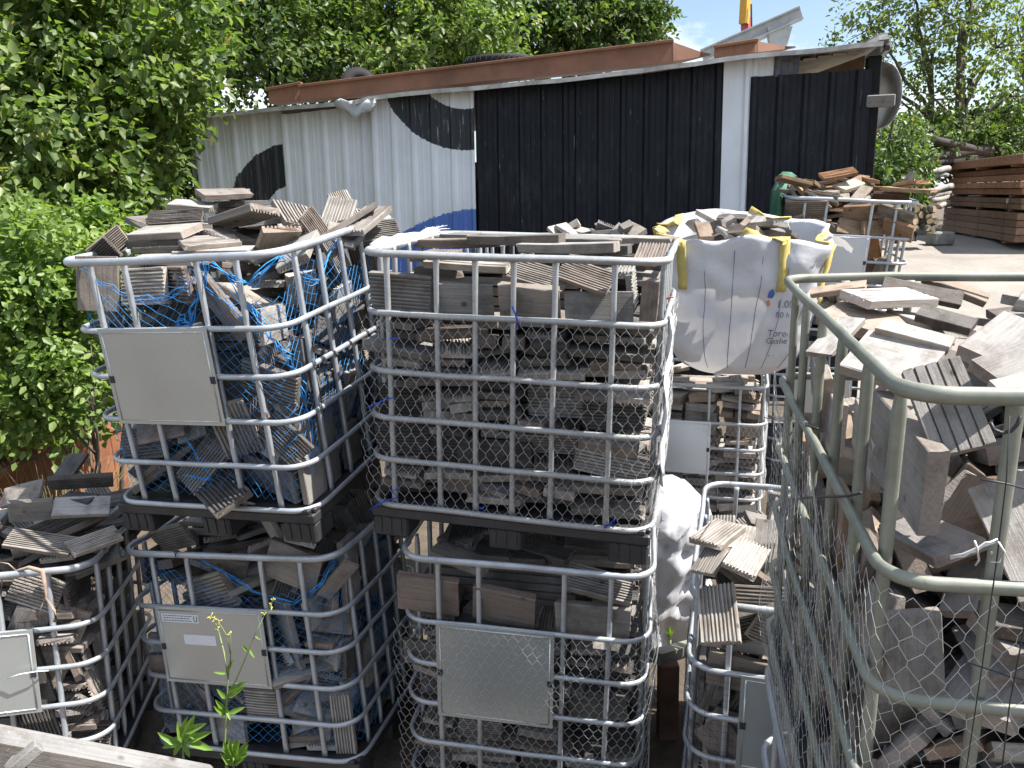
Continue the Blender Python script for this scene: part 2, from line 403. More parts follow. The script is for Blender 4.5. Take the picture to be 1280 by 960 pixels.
c = ramp(nt, n1, [(.3, (.225, .20, .172)), (.5, (.285, .256, .222)), (.72, (.335, .305, .268))])
c = mixc(nt, .4, c, ramp(nt, n2, [(.3, (.6, .58, .55)), (.55, (1, 1, 1)), (.8, (1.1, 1.08, 1.05))]), 'MULTIPLY')
nt.links.new(c, b.inputs['Base Color']); b.inputs['Roughness'].default_value = .95; bump(nt, b, n2, .5, .02); MAT['yard'] = m
ys = [-30, -5] + frange(0, 24, 60) + [30, 45, 80, 160, 400, 1200]
xs = [-900, -200, -60, -25] + frange(-12, 16, 60) + [20, 30, 60, 200, 900]
grid_sheet('ground', xs, ys, 0, MAT['soil'], 'structure')
grid_sheet('yard', frange(3.0, 60, 100), frange(6.2, 24, 50), .004, MAT['yard'], 'structure', lambda x, y: x > 3.2 + .12 * (y - 6) + .25 * math.sin(y * 1.7))

# ---------------------------------------------------------------- shed of painted corrugated sheets
WL = at(232, 150, 10.6); WR = at(1088, 100, 8.75)
shed_o = Vector((WL.x, WL.y, 0)); wdir = Vector((WR.x - WL.x, WR.y - WL.y, 0)); WLEN = wdir.length; wdir.normalize()
wn = Vector((wdir.y, -wdir.x, 0))            # towards the camera
SM = Matrix.Translation(shed_o) @ Matrix((wdir, -wn, Vector((0, 0, 1)))).transposed().to_4x4()   # local: x along wall, y inwards, z up
SMI = SM.inverted()
def wuv(px, py, off=0.0):
    """photo pixel -> (x, z) on the wall plane (off metres in front of it)"""
    a = at(px, py, 1.0) - CAM; o = shed_o + wn * off
    p = CAM + a * ((o - CAM).dot(wn) / a.dot(wn)); q = SMI @ p
    return q.x, q.z
shed = empty('shed', mat=SM); tag(shed, 'low shed clad in white and black painted corrugated sheets with a sloping roof', 'shed')
def mat_sheet(name, base, rough, paint=None, chips=None):
    """painted steel sheet; paint = list of (kind, params, colour) shapes brushed onto it"""
    m, nt, b = new_mat(name); v = objco(nt); tc = nt.nodes.new('ShaderNodeTexCoord')
    sp = nt.nodes.new('ShaderNodeSeparateXYZ'); nt.links.new(tc.outputs['Object'], sp.inputs[0]); X, Z = sp.outputs[0], sp.outputs[2]
    n1 = noise(nt, 1.3, 6, .6, v); n2 = noise(nt, 1.0, 5, .7, objco(nt, (9, 9, .9))); n3 = noise(nt, 30, 4, .7, v)
    c = ramp(nt, n1, [(.3, tuple(x * .86 for x in base)), (.6, base), (.8, tuple(min(1, x * 1.06) for x in base))])
    c = mixc(nt, .5, c, ramp(nt, n2, [(.28, (.80, .79, .77)), (.46, (1, 1, 1)), (1, (1.03, 1.03, 1.03))]), 'MULTIPLY')
    wob = math_(nt, 'MULTIPLY', math_(nt, 'SUBTRACT', n3, .5), .05)
    for kind, prm, colr in paint or []:
        if kind == 'ring':
            cx, cz, r0, r1 = prm
            d = math_(nt, 'SQRT', math_(nt, 'ADD', math_(nt, 'POWER', math_(nt, 'SUBTRACT', X, cx), 2), math_(nt, 'POWER', math_(nt, 'SUBTRACT', Z, cz), 2)))
            d = math_(nt, 'ADD', d, wob)
            f = math_(nt, 'MULTIPLY', math_(nt, 'GREATER_THAN', d, r0), math_(nt, 'LESS_THAN', d, r1))
        else:   # everything inside a big disc
            cx, cz, r1 = prm
            d = math_(nt, 'SQRT', math_(nt, 'ADD', math_(nt, 'POWER', math_(nt, 'SUBTRACT', X, cx), 2), math_(nt, 'POWER', math_(nt, 'SUBTRACT', Z, cz), 2)))
            f = math_(nt, 'LESS_THAN', math_(nt, 'ADD', d, math_(nt, 'MULTIPLY', wob, 2.2)), r1)
        worn = ramp(nt, noise(nt, 1.0, 6, .75, objco(nt, (26, 26, 3))), [(.30, (.35, .35, .35)), (.42, (1, 1, 1))])
        f2 = nt.nodes.new('ShaderNodeMix'); f2.data_type = 'FLOAT'; nt.links.new(f, f2.inputs[0]); f2.inputs[2].default_value = 0; nt.links.new(worn, f2.inputs[3])
        pc = mixc(nt, math_(nt, 'MULTIPLY', n2, .6), colr, tuple(min(1, x * 1.8 + .02) for x in colr))
        c = mixc(nt, f2.outputs[0], c, pc)
    if chips:
        # flaked strips where the paint has come off, mostly along the ribs
        s1 = noise(nt, 1.0, 5, .75, objco(nt, (60, 60, 4))); s2 = noise(nt, 1.1, 3, .5, v)
        f = math_(nt, 'MULTIPLY', ramp(nt, s1, [(.66, (0, 0, 0)), (.70, (1, 1, 1))]), ramp(nt, s2, [(.45, (0, 0, 0)), (.53, (1, 1, 1))]))
        c = mixc(nt, f, c, chips)
        dust = math_(nt, 'MULTIPLY', ramp(nt, noise(nt, 1.0, 6, .7, objco(nt, (18, 18, 5))), [(.45, (0, 0, 0)), (.8, (.30, .30, .30))]), ramp(nt, n1, [(.4, (0, 0, 0)), (.7, (1, 1, 1))]))
        c = mixc(nt, dust, c, (.16, .165, .17))
    nt.links.new(c, b.inputs['Base Color']); b.inputs['Roughness'].default_value = rough; b.inputs['Specular IOR Level'].default_value = .25 if base[0] < .05 else .5
    bump(nt, b, n1, .15, .05); return m
BLK = (.008, .010, .016); WHT = (.80, .835, .87); BLU = (.06, .135, .40)
def sheet(name, label, tl, tr, bl, br, mat, off=0.0, rib=.262, depth=.032, phase=0.0, zb=None, seed=1):
    """trapezoid-ribbed steel sheet between four wall points given as photo pixels"""
    r = random.Random(seed)
    TL, TR, BL, BR = (wuv(*p) for p in (tl, tr, bl, br))
    if zb is not None: BL = (BL[0], zb); BR = (BR[0], zb)
    w = (TR[0] - TL[0] + BR[0] - BL[0]) / 2; us = []; x = -phase
    while x < w:
        for dx, y in ((0, 0), (.028, depth), (.062, depth), (.09, 0), (.143, 0), (.150, .005), (.160, .005), (.167, 0), (.203, 0), (.210, .005), (.220, .005), (.227, 0)):
            if 0 <= x + dx <= w: us.append(((x + dx) / w, y))
        x += rib
    us = [(0, 0)] + us + [(1, 0)]
    nz = 7; vs = []; fs = []
    dent = [[r.gauss(0, .004) for _ in range(nz)] for _ in range(6)]
    for k in range(nz):
        t = k / (nz - 1)
        for u, y in us:
            xt = TL[0] + (TR[0] - TL[0]) * u; zt = TL[1] + (TR[1] - TL[1]) * u; xb = BL[0] + (BR[0] - BL[0]) * u; zb_ = BL[1] + (BR[1] - BL[1]) * u
            i = min(4, int(u * 5)); q = u * 5 - i; d = dent[i][k] * (1 - q) + dent[i + 1][k] * q
            vs.append((xt + (xb - xt) * t, -off - y - d, zt + (zb_ - zt) * t))
    n = len(us)
    for k in range(nz - 1):
        for i in range(n - 1): fs.append((k * n + i, (k + 1) * n + i, (k + 1) * n + i + 1, k * n + i + 1))
    b = MB(); b.add(vs, fs); o = b.build(name, mat, shed)
    so_ = o.modifiers.new('thickness', 'SOLIDIFY'); so_.thickness = .0015
    if label: o['label'] = label
    return o
def disc(px, py, rpx):
    cx, cz = wuv(px, py); ex, _ = wuv(px + rpx, py); return cx, cz, ex - cx
r1 = disc(374, 282, 46); r1b = disc(374, 282, 93); r2 = disc(583, 66, 66); r2b = disc(583, 66, 116); bl_ = disc(612, 470, 208)
mW1 = mat_sheet('white_sheet_with_lower_black_arc', WHT, .45, [('ring', (r1[0], r1[1], r1[2], r1b[2]), BLK)])
mW2 = mat_sheet('plain_white_sheet', WHT, .42)
mW3 = mat_sheet('white_sheet_with_black_arc_and_blue', WHT, .45, [('ring', (r2[0], r2[1], r2[2], r2b[2]), BLK), ('disc', bl_, BLU)])
mBK = mat_sheet('black_painted_sheet', BLK, .5, None, (.42, .43, .44))
mG = mat_sheet('grey_blue_sheet', (.10, .115, .14), .45)
ZB = -.15
sheet('wall_sheet', 'white sheet with a black arc at its foot', (239, 149), (352, 138), (262, 330), (362, 330), mW1, .0, zb=ZB, seed=1)
sheet('wall_sheet', 'plain white sheet, buckled at its top', (352, 144), (467, 131), (362, 330), (470, 330), mW2, .03, zb=ZB, seed=2)
sheet('wall_sheet', 'white sheet with a black arc above and blue paint below', (465, 123), (594, 113), (469, 330), (594, 330), mW3, .075, rib=.25, zb=ZB, seed=3)
sheet('wall_sheet', 'left black painted sheet', (594, 112), (718, 98), (594, 330), (716, 330), mBK, .01, zb=ZB, seed=4)
sheet('wall_sheet', 'right black painted sheet', (718, 99), (906, 78), (716, 330), (899, 330), mBK, .014, zb=ZB, seed=5)
sheet('wall_sheet', 'narrow white sheet', (905, 77), (942, 73), (898, 330), (931, 330), mW2, .03, rib=.5, phase=.3, zb=ZB, seed=6)
sheet('wall_sheet', 'short white piece under the roof', (940, 73), (968, 71), (938, 98), (966, 96), mW2, .02, seed=7)
sheet('wall_sheet', 'short slate coloured piece under the roof', (968, 72), (1000, 69), (966, 97), (998, 95), mG, .018, seed=8)
sheet('wall_sheet', 'black sheet hung at the right end', (938, 97), (1089, 87), (930, 330), (1070, 330), mBK, .045, zb=ZB, seed=9)
# narrow loose strip at the left end
sheet('edge_strip', None, (229, 168), (237, 168), (247, 330), (256, 330), mat_sheet('grey_strip', (.40, .42, .43), .5), -.10, rib=.5, depth=.01, zb=ZB, seed=10)
MAT['roof'] = simple('roof_sheet', (.42, .41, .39), .55, .2, .35, 3, .15, dark=(.20, .19, .17))
MAT['roof_under'] = simple('cream_roof_underside', (.52, .47, .38), .7, 0, .25, 3, .1)
MAT['dark_inside'] = simple('dark_inside_boards', (.05, .045, .04), .9, 0, .3, 4, 0)
MAT['brown_board'] = simple('brown_board', (.20, .115, .065), .85, 0, .35, 5, .2)
# roof: follows the sheet tops from left to right, runs back from the wall
rp = [(205, 149), (300, 139), (440, 127), (462, 121), (594, 108), (700, 99), (800, 88), (905, 73), (1000, 63), (1104, 53)]
fr = [wuv(x, y, .28) for x, y in rp]
b = MB(); vs = []; rr = random.Random(4)
for (x, z) in fr:
    for y, dz in ((-.28, 0), (-.02, .015), (1.6, .0), (3.6, -.12)): vs.append((x, y, z + dz + rr.uniform(-.008, .008)))
fs = [(i * 4 + k, (i + 1) * 4 + k, (i + 1) * 4 + k + 1, i * 4 + k + 1) for i in range(len(fr) - 1) for k in range(3)]
b.add(vs, fs); o = b.build('roof_sheet', MAT['roof'], shed); sm_ = o.modifiers.new('thickness', 'SOLIDIFY'); sm_.thickness = .012
# ragged flashing along the eave
b = MB(); path = []
for i in range(len(fr) - 1):
    for t in (0, .33, .66):
        x = fr[i][0] * (1 - t) + fr[i + 1][0] * t; z = fr[i][1] * (1 - t) + fr[i + 1][1] * t
        path.append((x, -.285 + rr.uniform(-.012, .012), z + rr.uniform(-.01, .006)))
path.append((fr[-1][0], -.285, fr[-1][1]))
b.tube(path, 1, prof=[(-.012, -.035), (.012, -.035), (.016, .01), (-.016, .014)], smooth=False)
b.build('eave_flashing', simple('pale_eave_flashing', (.50, .49, .46), .5, .3, .4, 5, .1, dark=(.22, .21, .19)), shed)
# crumpled flap where the eave is torn
x0, z0 = wuv(430, 133, .3); b = MB(); q = []
for i in range(7):
    for j in range(4): q.append((x0 + i * .085 - .1, -.30 - .05 * math.sin(i * 1.3 + j), z0 + .07 - j * .075 * (1 - abs(i - 3) / 4.5) + .02 * math.sin(i * 2.1)))
b.add(q, [(i * 4 + j, (i + 1) * 4 + j, (i + 1) * 4 + j + 1, i * 4 + j + 1) for i in range(6) for j in range(3)], True); o = b.build('torn_flap', mat_sheet('bent_white_flap', (.6, .62, .63), .35), shed)
o.modifiers.new('thickness', 'SOLIDIFY').thickness = .004
# underside boards + rear and end walls so the shed is a closed building
b = MB(); xr = WLEN
for k in range(9):
    xx = xr - 1.35 + k * .15; zt = wuv(1000, 63, .28)[1] + (xx - wuv(1000, 63)[0]) * .11
    b.box((xx, .88, zt - .045), (.135, 1.5, .02))
b.build('roof_board', MAT['roof_under'], shed)
xA, zA = wuv(1045, 92); xB, zB = wuv(1090, 62)
b = MB(); b.add([(xA - .35, .35, zA), (xB, .35, zA), (xB, .35, zB), (xA - .35, .38, zA), (xB, .38, zA), (xB, .38, zB)], [(0, 1, 2), (5, 4, 3), (0, 2, 5, 3), (0, 3, 4, 1), (1, 4, 5, 2)]); b.build('gable_board', MAT['brown_board'], shed)
b = MB(); b.box((WLEN / 2, 3.4, 1.55), (WLEN - .1, .05, 3.3)); b.build('rear_wall', MAT['dark_inside'], shed)
b = MB(); b.box((.06, 1.7, 1.5), (.04, 3.3, 3.1)); b.build('end_wall', MAT['dark_inside'], shed)
b = MB(); b.box((WLEN - .25, 1.9, 1.6), (.04, 2.9, 3.4)); b.build('end_wall', MAT['dark_inside'], shed)
b = MB(); b.box((WLEN / 2, .02 + .08, 1.4), (WLEN - .3, .03, 2.9)); b.build('inner_boarding', MAT['dark_inside'], shed)
xp, zp = wuv(1090, 70); b = MB(); b.box((xp + .03, .05, zp / 2), (.14, .14, zp + .0), ch=.01); b.build('corner_post', MAT['tar_black'], shed)
xw, zw = wuv(1093, 127); b = MB(); b.box((xw + .05, -.02, zw), (.28, .12, .12), ch=.01); b.build('rail_stub', MAT['wood_plank'], shed)
# curved bent sheet hanging at the corner, and rolled sheeting on the roof corner
x0, z0 = wuv(1103, 118); b = MB(); vs = []
for i in range(13):
    a = R(-95 + 190 * i / 12)
    for y in (.1, .7, 1.4): vs.append((x0 + .02 + .20 * math.cos(a) * (1 - .1 * y), y, z0 + .34 * math.sin(a)))
b.add(vs, [(i * 3 + j, i * 3 + j + 1, (i + 1) * 3 + j + 1, (i + 1) * 3 + j) for i in range(12) for j in range(2)], True)
o = b.build('bent_sheet', mat_galv('bent_grey_sheet', (.5, .5, .47), .45, .4, (.35, .30, .25)), shed); o.modifiers.new('thickness', 'SOLIDIFY').thickness = .006
x0, z0 = wuv(1102, 56); b = MB()
b.tube([(x0 - .20, -.27, z0 - .03), (x0 - .10, -.2, z0 + .01), (x0 - .02, -.12, z0 + .03), (x0 + .03, .1, z0 + .0), (x0 + .03, .6, z0 + .03), (x0 + .02, 1.3, z0 + .05)], [.03, .055, .07, .06, .08, .06], 7, smooth=False)
b.tube([(x0 + .02, -.18, z0 - .06), (x0 + .06, .0, z0 - .02), (x0 + .07, .5, z0 - .05)], [.03, .05, .04], 6, smooth=False)
tag(b.build('rolled_sheeting', MAT['black_plastic'], shed))

# ---------------------------------------------------------------- things on and behind the shed roof
MAT['rust'] = simple('rusty_red_steel', (.165, .075, .042), .7, .1, .35, 2.5, .25, dark=(.10, .046, .028))
MAT['rust_bright'] = simple('orange_rust_steel', (.24, .095, .045), .8, .1, .45, 5, .3, dark=(.15, .06, .035))
def beam(label, p, q, h, d, mat, name='steel_beam', cat='steel beam', group=None, cut=0.0, web=True):
    p, q = Vector(p), Vector(q); L = (q - p).length
    X = (q - p).normalized(); Y = Vector((0, 0, 1)).cross(X).normalized(); Z = X.cross(Y)
    M = Matrix.Translation(p) @ Matrix((X, Y, Z)).transposed().to_4x4()
    root = empty(name, mat=M); tag(root, label, cat, group)
    b = MB(); b.box((L / 2, 0, h / 2), (L, d * .2 if web else d, h - .03)); b.build('web', mat, root)
    for z in ((.012, h - .012) if web else ()):
        f = MB(); f.box((L / 2, 0, z), (L + .001, d, .022), ch=.004); f.build('flange', mat, root)
    if cut:
        e = MB(); e.add([(L, -d / 2, 0), (L, -d / 2, h), (L + cut, -d / 2, h * .55), (L, d / 2, 0), (L, d / 2, h), (L + cut, d / 2, h * .55)], [(0, 2, 1), (3, 4, 5), (1, 2, 5, 4), (0, 3, 5, 2)]); e.build('end_plate', mat, root)
    return root
def roof_pt(px, py, back):
    x, z = wuv(px, py, -back); return SM @ Vector((x, back, z))
RB = 'rusty beams laid along the shed roof'
def boxbeam(label, a, bb, h0, h1, d, mat, group):
    a, bb = Vector(a), Vector(bb); L = (bb - a).length; X = (bb - a).normalized(); Y = Vector((0, 0, 1)).cross(X).normalized(); Z = X.cross(Y)
    root = empty('steel_trough', mat=Matrix.Translation(a) @ Matrix((X, Y, Z)).transposed().to_4x4()); tag(root, label, 'steel trough', group)
    n = 14; rr_ = random.Random(L)
    fr_ = []; 
    for k in range(n + 1):
        t = k / n; h = h0 + (h1 - h0) * t; w = rr_.uniform(-.006, .006)
        fr_.append([(t * L, -d / 2 + w, 0), (t * L, -d / 2 + .03 + w, h), (t * L, d / 2, h), (t * L, d / 2, 0)])
    b = MB(); b.loft(fr_, True, False); b.build('body', mat, root)
    f = MB(); f.box((L / 2, -d / 2 + .02, (h0 + h1) / 2 + .012), (L + .02, .07, .03), Matrix.Translation((L / 2, 0, (h0 + h1) / 2)) @ Matrix.Rotation(-math.atan2(h1 - h0, L), 4, 'Y') @ Matrix.Translation((-L / 2, 0, -(h0 + h1) / 2)), ch=.006); f.build('lip', mat, root)
    e = MB(); e.add([(L, -d / 2, 0), (L, -d / 2 + .03, h1), (L + .42, -d / 2 + .2, h1 * .25), (L, d / 2, 0), (L, d / 2, h1), (L + .42, d / 2 - .2, h1 * .25)], [(0, 2, 1), (3, 4, 5), (1, 2, 5, 4), (0, 3, 5, 2)]); e.build('end_slope', mat, root)
boxbeam('long rust brown steel trough lying along the shed roof', roof_pt(382, 127, .5), roof_pt(842, 79, .5), .165, .21, .30, MAT['rust'], RB)
boxbeam('short darker rust brown trough end at the left of the long one', roof_pt(343, 131, .6), roof_pt(385, 126, .6), .17, .19, .3, MAT['rust'], RB)
boxbeam('short rust brown trough right of the long one under the grey girder', roof_pt(893, 74, .5), roof_pt(946, 68, .5), .10, .12, .3, MAT['rust'], RB)
beam('grey galvanised girder sticking up above the shed roof', at(880, 78, 11.5), at(1004, 24, 11.2), .17, .16, MAT['galv_old'], 'girder', 'girder')
g_ = beam('second grey girder rising behind the first above the roof', at(885, 80, 12.0), at(978, 38, 11.8), .14, .14, MAT['galv_old'], 'girder', 'girder')
p0, p1 = at(985, 38, 11.3), at(972, 66, 11.3); gp = empty('girder_strut', p1 - Vector((0, 0, .3))); tag(gp, 'tapered grey strut holding up the end of the girder', 'strut')
b = MB(); b.loft([[tuple(Vector((sx * w, sy * .05, z))) for sx, sy in ((-1, -1), (1, -1), (1, 1), (-1, 1))] for w, z in ((.06, 0), (.10, .35), (.17, .62))], True, False); b.build('gusset', MAT['galv_old'], gp)
MAT['yellow_paint'] = simple('yellow_crane_paint', (.62, .33, .03), .45, 0, .15, 5, 0); MAT['red_paint'] = simple('red_crane_paint', (.42, .08, .10), .45, 0, .15, 5, 0)
cr = empty('crane', at(934, 70, 38)); tag(cr, 'red and yellow crane mast standing far behind the shed', 'crane')
def wbeam(name, a, bb, w, mat, parent):
    inv = parent.matrix_world.inverted(); b = MB(); b.tube([a - parent.location, bb - parent.location], w, 4, smooth=False); return b.build(name, mat, parent)
base = at(937, 300, 38); base.z = gz(base.x, base.y)
wbeam('mast', base, at(933, 22, 38), .26, MAT['red_paint'], cr); wbeam('jib', at(930, 30, 37.8), at(936, -70, 37.8), .24, MAT['yellow_paint'], cr); wbeam('hook_cable', at(939, 5, 37.6), at(940, 60, 37.6), .04, MAT['wire_dark'], cr)
MAT['rubber'] = simple('black_tyre_rubber', (.012, .012, .0125), .85, 0, .3, 8, .2)
def tyre(label, c, r, w, tilt):
    root = empty('tyre', mat=Matrix.Translation(c) @ Euler(tilt).to_matrix().to_4x4()); tag(root, label, 'tyre', 'tyres on the shed roof')
    b = MB(); n = 40; rings = []
    for i in range(n):
        a = 2 * math.pi * i / n; rings.append([((r + q) * math.cos(a), (r + q) * math.sin(a), z) for q, z in ((-.22 * r / .38, -w * .3), (-.1, -w * .5), (-.02, -w * .45), (0, -w * .3), (0, w * .3), (-.02, w * .45), (-.1, w * .5), (-.22 * r / .38, w * .3))])
    b.loft(rings, False, True, closed=True); b.build('carcass', MAT['rubber'], root)
    t = MB()
    for i in range(36):
        a = 2 * math.pi * i / 36; t.box((0, 0, 0), (.02, r * .11, w * .62), Matrix.Rotation(a, 4, 'Z') @ Matrix.Translation((r + .004, 0, 0)) @ Matrix.Rotation(.25, 4, 'X'))
    t.build('tread', MAT['rubber'], root)
tyre('wide black tyre lying flat behind the long rust brown trough', roof_pt(622, 81, 1.15), .43, .2, (.05, -.02, 0))
tyre('black tyre leaning low at the left end of the rust brown trough', roof_pt(449, 108, .95), .24, .17, (1.2, .2, .3))
# ---------------------------------------------------------------- foliage
def mat_leaf(name, cols, trans=.35, rough=.45):
    m = bpy.data.materials.new(name); m.use_nodes = True; nt = m.node_tree; b = nt.nodes['Principled BSDF']; out = nt.nodes['Material Output']
    g = nt.nodes.new('ShaderNodeNewGeometry'); c = ramp(nt, g.outputs['Random Per Island'], cols)
    n1 = noise(nt, 1.1, 3, .6, objco(nt)); c = mixc(nt, .7, c, ramp(nt, n1, [(.3, (.66, .74, .62)), (.55, (1, 1, 1)), (.75, (1.22, 1.14, .9))]), 'MULTIPLY')
    nt.links.new(c, b.inputs['Base Color']); b.inputs['Roughness'].default_value = rough; b.inputs['Specular IOR Level'].default_value = .45
    t = nt.nodes.new('ShaderNodeBsdfTranslucent'); tcol = mixc(nt, 1.0, c, (1.35, 1.5, .55), 'MULTIPLY'); nt.links.new(tcol, t.inputs['Color'])
    mx = nt.nodes.new('ShaderNodeMixShader'); mx.inputs[0].default_value = trans; nt.links.new(b.outputs[0], mx.inputs[1]); nt.links.new(t.outputs[0], mx.inputs[2]); nt.links.new(mx.outputs[0], out.inputs['Surface'])
    return m
LF = {
 'hazel': mat_leaf('hazel_leaf', [(0, (.065, .11, .032)), (.4, (.125, .185, .055)), (.75, (.19, .255, .085)), (.965, (.26, .32, .125)), (1, (.30, .24, .09))], .5),
 'dark': mat_leaf('alder_leaf', [(0, (.045, .08, .028)), (.5, (.085, .135, .042)), (.97, (.14, .195, .065)), (1, (.24, .19, .07))], .45),
 'bright': mat_leaf('young_bush_leaf', [(0, (.125, .20, .05)), (.5, (.20, .285, .08)), (1, (.28, .36, .12))], .45),
 'olive': mat_leaf('ash_leaf', [(0, (.08, .12, .04)), (.5, (.13, .18, .06)), (1, (.21, .24, .09))], .45),
 'dry': mat_leaf('dry_grass', [(0, (.22, .19, .10)), (.6, (.32, .27, .15)), (1, (.17, .2, .07))], .2, .7),
}
MAT['bark'] = simple('grey_bark', (.10, .088, .07), .9, 0, .45, 14, .5)
MAT['bark_dark'] = simple('dark_bark', (.05, .042, .034), .9, 0, .4, 14, .5)
def leaf_mesh(name, P, Dn, Nn, size, mat, wid=.62, seed=0):
    """P positions, Dn leaf directions, Nn face normals (n,3); folded six-vertex leaves"""
    n = len(P); S = np.cross(Nn, Dn); S /= np.linalg.norm(S, axis=1)[:, None] + 1e-9; Nn = np.cross(Dn, S)
    L = size[:, None]; W = L * wid * .5
    v = np.empty((n, 6, 3)); v[:, 0] = P; v[:, 1] = P + Dn * L * .38 + S * W + Nn * W * .3; v[:, 2] = P + Dn * L * .78 + S * W * .62 + Nn * W * .14 - Nn * L * .05
    v[:, 3] = P + Dn * L - Nn * L * .14; v[:, 4] = P + Dn * L * .78 - S * W * .62 + Nn * W * .14 - Nn * L * .05; v[:, 5] = P + Dn * L * .38 - S * W + Nn * W * .3
    me = bpy.data.meshes.new(name); me.vertices.add(n * 6); me.vertices.foreach_set('co', v.reshape(-1).astype(np.float32))
    idx = (np.arange(n)[:, None] * 6 + np.array([[0, 1, 2, 3, 0, 3, 4, 5]])).reshape(-1)
    me.loops.add(n * 8); me.loops.foreach_set('vertex_index', idx.astype(np.int32)); me.polygons.add(n * 2)
    me.polygons.foreach_set('loop_start', np.arange(0, n * 8, 4, dtype=np.int32)); me.polygons.foreach_set('loop_total', np.full(n * 2, 4, dtype=np.int32))
    me.materials.append(mat); me.update(calc_edges=True); me.validate(); return me
def unit(a): return a / (np.linalg.norm(a, axis=-1, keepdims=True) + 1e-9)
def crown_leaves(blobs, per, twig, lsize, g, inner=.35, droop=.25, cover=None):
    """blobs: (centre, radii, number of twigs). Leaves sit along short twigs that point outwards from each limb's end."""
    P, Dn, Nn, S = [], [], [], []
    for c, rad, k in blobs:
        c = np.array(c); rad = np.array(rad)
        d = unit(g.normal(size=(k, 3))); rr_ = np.where(g.random(k) < inner, g.uniform(.25, .8, k), g.uniform(.78, 1.05, k))
        lump = 1 + .16 * np.sin(d[:, 0] * 5 + c[0] * 3) * np.cos(d[:, 2] * 6 + c[2]) + .10 * np.sin(d[:, 1] * 9 + c[1] * 2)
        o = c + d * rad * (rr_ * lump)[:, None]
        td = unit(d + g.normal(size=(k, 3)) * .55 + np.array([0, 0, .1]))
        m = per; t = g.random((k, m)); up = np.array([0, 0, 1.0])
        p = o[:, None, :] + td[:, None, :] * (t * twig)[:, :, None] + g.normal(size=(k, m, 3)) * twig * .17
        p[:, :, 2] -= droop * twig * t ** 2
        ld = unit(td[:, None, :] * .7 + g.normal(size=(k, m, 3)) * .75 - up * .25)
        ln = unit(up * 1.0 + d[:, None, :] * .55 + g.normal(size=(k, m, 3)) * .55)
        P.append(p.reshape(-1, 3)); Dn.append(ld.reshape(-1, 3)); Nn.append(ln.reshape(-1, 3)); S.append(lsize * g.uniform(.6, 1.25, k * m))
    return np.concatenate(P), np.concatenate(Dn), np.concatenate(Nn), np.concatenate(S)
def limb(b, a, c, r0, r1, rr_, seg=5, wob=.06):
    a, c = Vector(a), Vector(c); L = (c - a).length; pts = []; rad = []
    for i in range(seg + 1):
        t = i / seg; p = a.lerp(c, t)
        if 0 < i < seg: p = p + Vector((rr_.gauss(0, wob), rr_.gauss(0, wob), rr_.gauss(0, wob * .5))) * L * .35
        p.z += math.sin(t * math.pi) * L * .04; pts.append(p); rad.append(r0 + (r1 - r0) * t)
    b.tube(pts, rad, 7); return pts
def tree(name, label, base, blobs, leaf, lsize, per, twig, seed, trunk_r=.12, group=None, cat='tree', bark='bark', top=None, stems=1, inner=.35, trunk_name='trunk'):
    root = empty(name, base); tag(root, label, cat, group); rr_ = random.Random(seed); g = np.random.default_rng(seed)
    bl = [((Vector(c) - Vector(base)), r, k) for c, r, k in blobs]
    P, Dn, Nn, S = crown_leaves([(tuple(c), r, k) for c, r, k in bl], per, twig, lsize, g, inner)
    new_obj('crown', leaf_mesh('crown', P, Dn, Nn, S, LF[leaf]), root)
    b = MB(); mid = sum((c for c, _, _ in bl), Vector()) / len(bl); tp = Vector(top) - Vector(base) if top else Vector((mid.x, mid.y, max(.4, mid.z * 1.15)))
    for s in range(stems):
        off = Vector((rr_.uniform(-.25, .25), rr_.uniform(-.2, .2), 0)) if s else Vector()
        st = limb(b, off - Vector((0, 0, .1)), tp + off * 2.5 + Vector((0, 0, -s * .3)), trunk_r, trunk_r * .3, rr_, 7, .03)
    for c, r, k in bl:
        a = min(st, key=lambda q: abs(q.z - max(.25, c.z * .6)))
        e = limb(b, a, c, trunk_r * .45, trunk_r * .12, rr_)
        for _ in range(5):
            d = Vector((rr_.gauss(0, 1), rr_.gauss(0, 1), rr_.gauss(0, .8))).normalized()
            limb(b, c, c + Vector((d.x * r[0], d.y * r[1], d.z * r[2])) * .85, trunk_r * .14, trunk_r * .03, rr_, 4)
    b.build(trunk_name, MAT[bark], root); return root
def gp(px, Y, extra=0):
    p = at(px, 400, Y); return Vector((p.x, p.y, gz(p.x, p.y)))
def B(px, py, Y, rx, ry, rz, k): return (tuple(at(px, py, Y)), (rx, ry, rz), k)
TG = 'trees standing behind the shed and cages'
tree('hazel_tree', 'broad leaved hazel at the far left, pale sunlit leaves in drooping layers', gp(60, 8.0),
     [B(40, 30, 7.8, .95, .8, .75, 170), B(150, 40, 8.2, .9, .8, .65, 160), B(30, 150, 7.4, .8, .7, .6, 130), B(105, 150, 7.9, .80, .7, .55, 130), B(150, 205, 8.4, .38, .4, .22, 34), B(80, 235, 7.6, .7, .6, .4, 90), B(-30, 80, 8.3, .8, .8, .9, 90)], 'hazel', .105, 30, .38, 3, .09, TG, stems=3)
tree('alder_tree', 'dense dark tree filling the gap left of the shed roof', gp(200, 11.2),
     [B(120, 60, 11, 1.6, 1.2, 1.3, 190), B(250, 20, 12.2, 1.5, .9, 1.1, 200), B(330, 50, 12.4, 1.1, .8, .7, 130), B(150, 150, 11.4, .9, .9, .8, 90), B(60, 170, 10.8, 1.4, 1.0, 1.0, 120), B(60, 260, 10.4, 1.3, .9, .8, 90), B(150, 240, 11.2, .7, .7, .8, 50)], 'dark', .112, 31, .45, 5, .16, TG, bark='bark_dark')
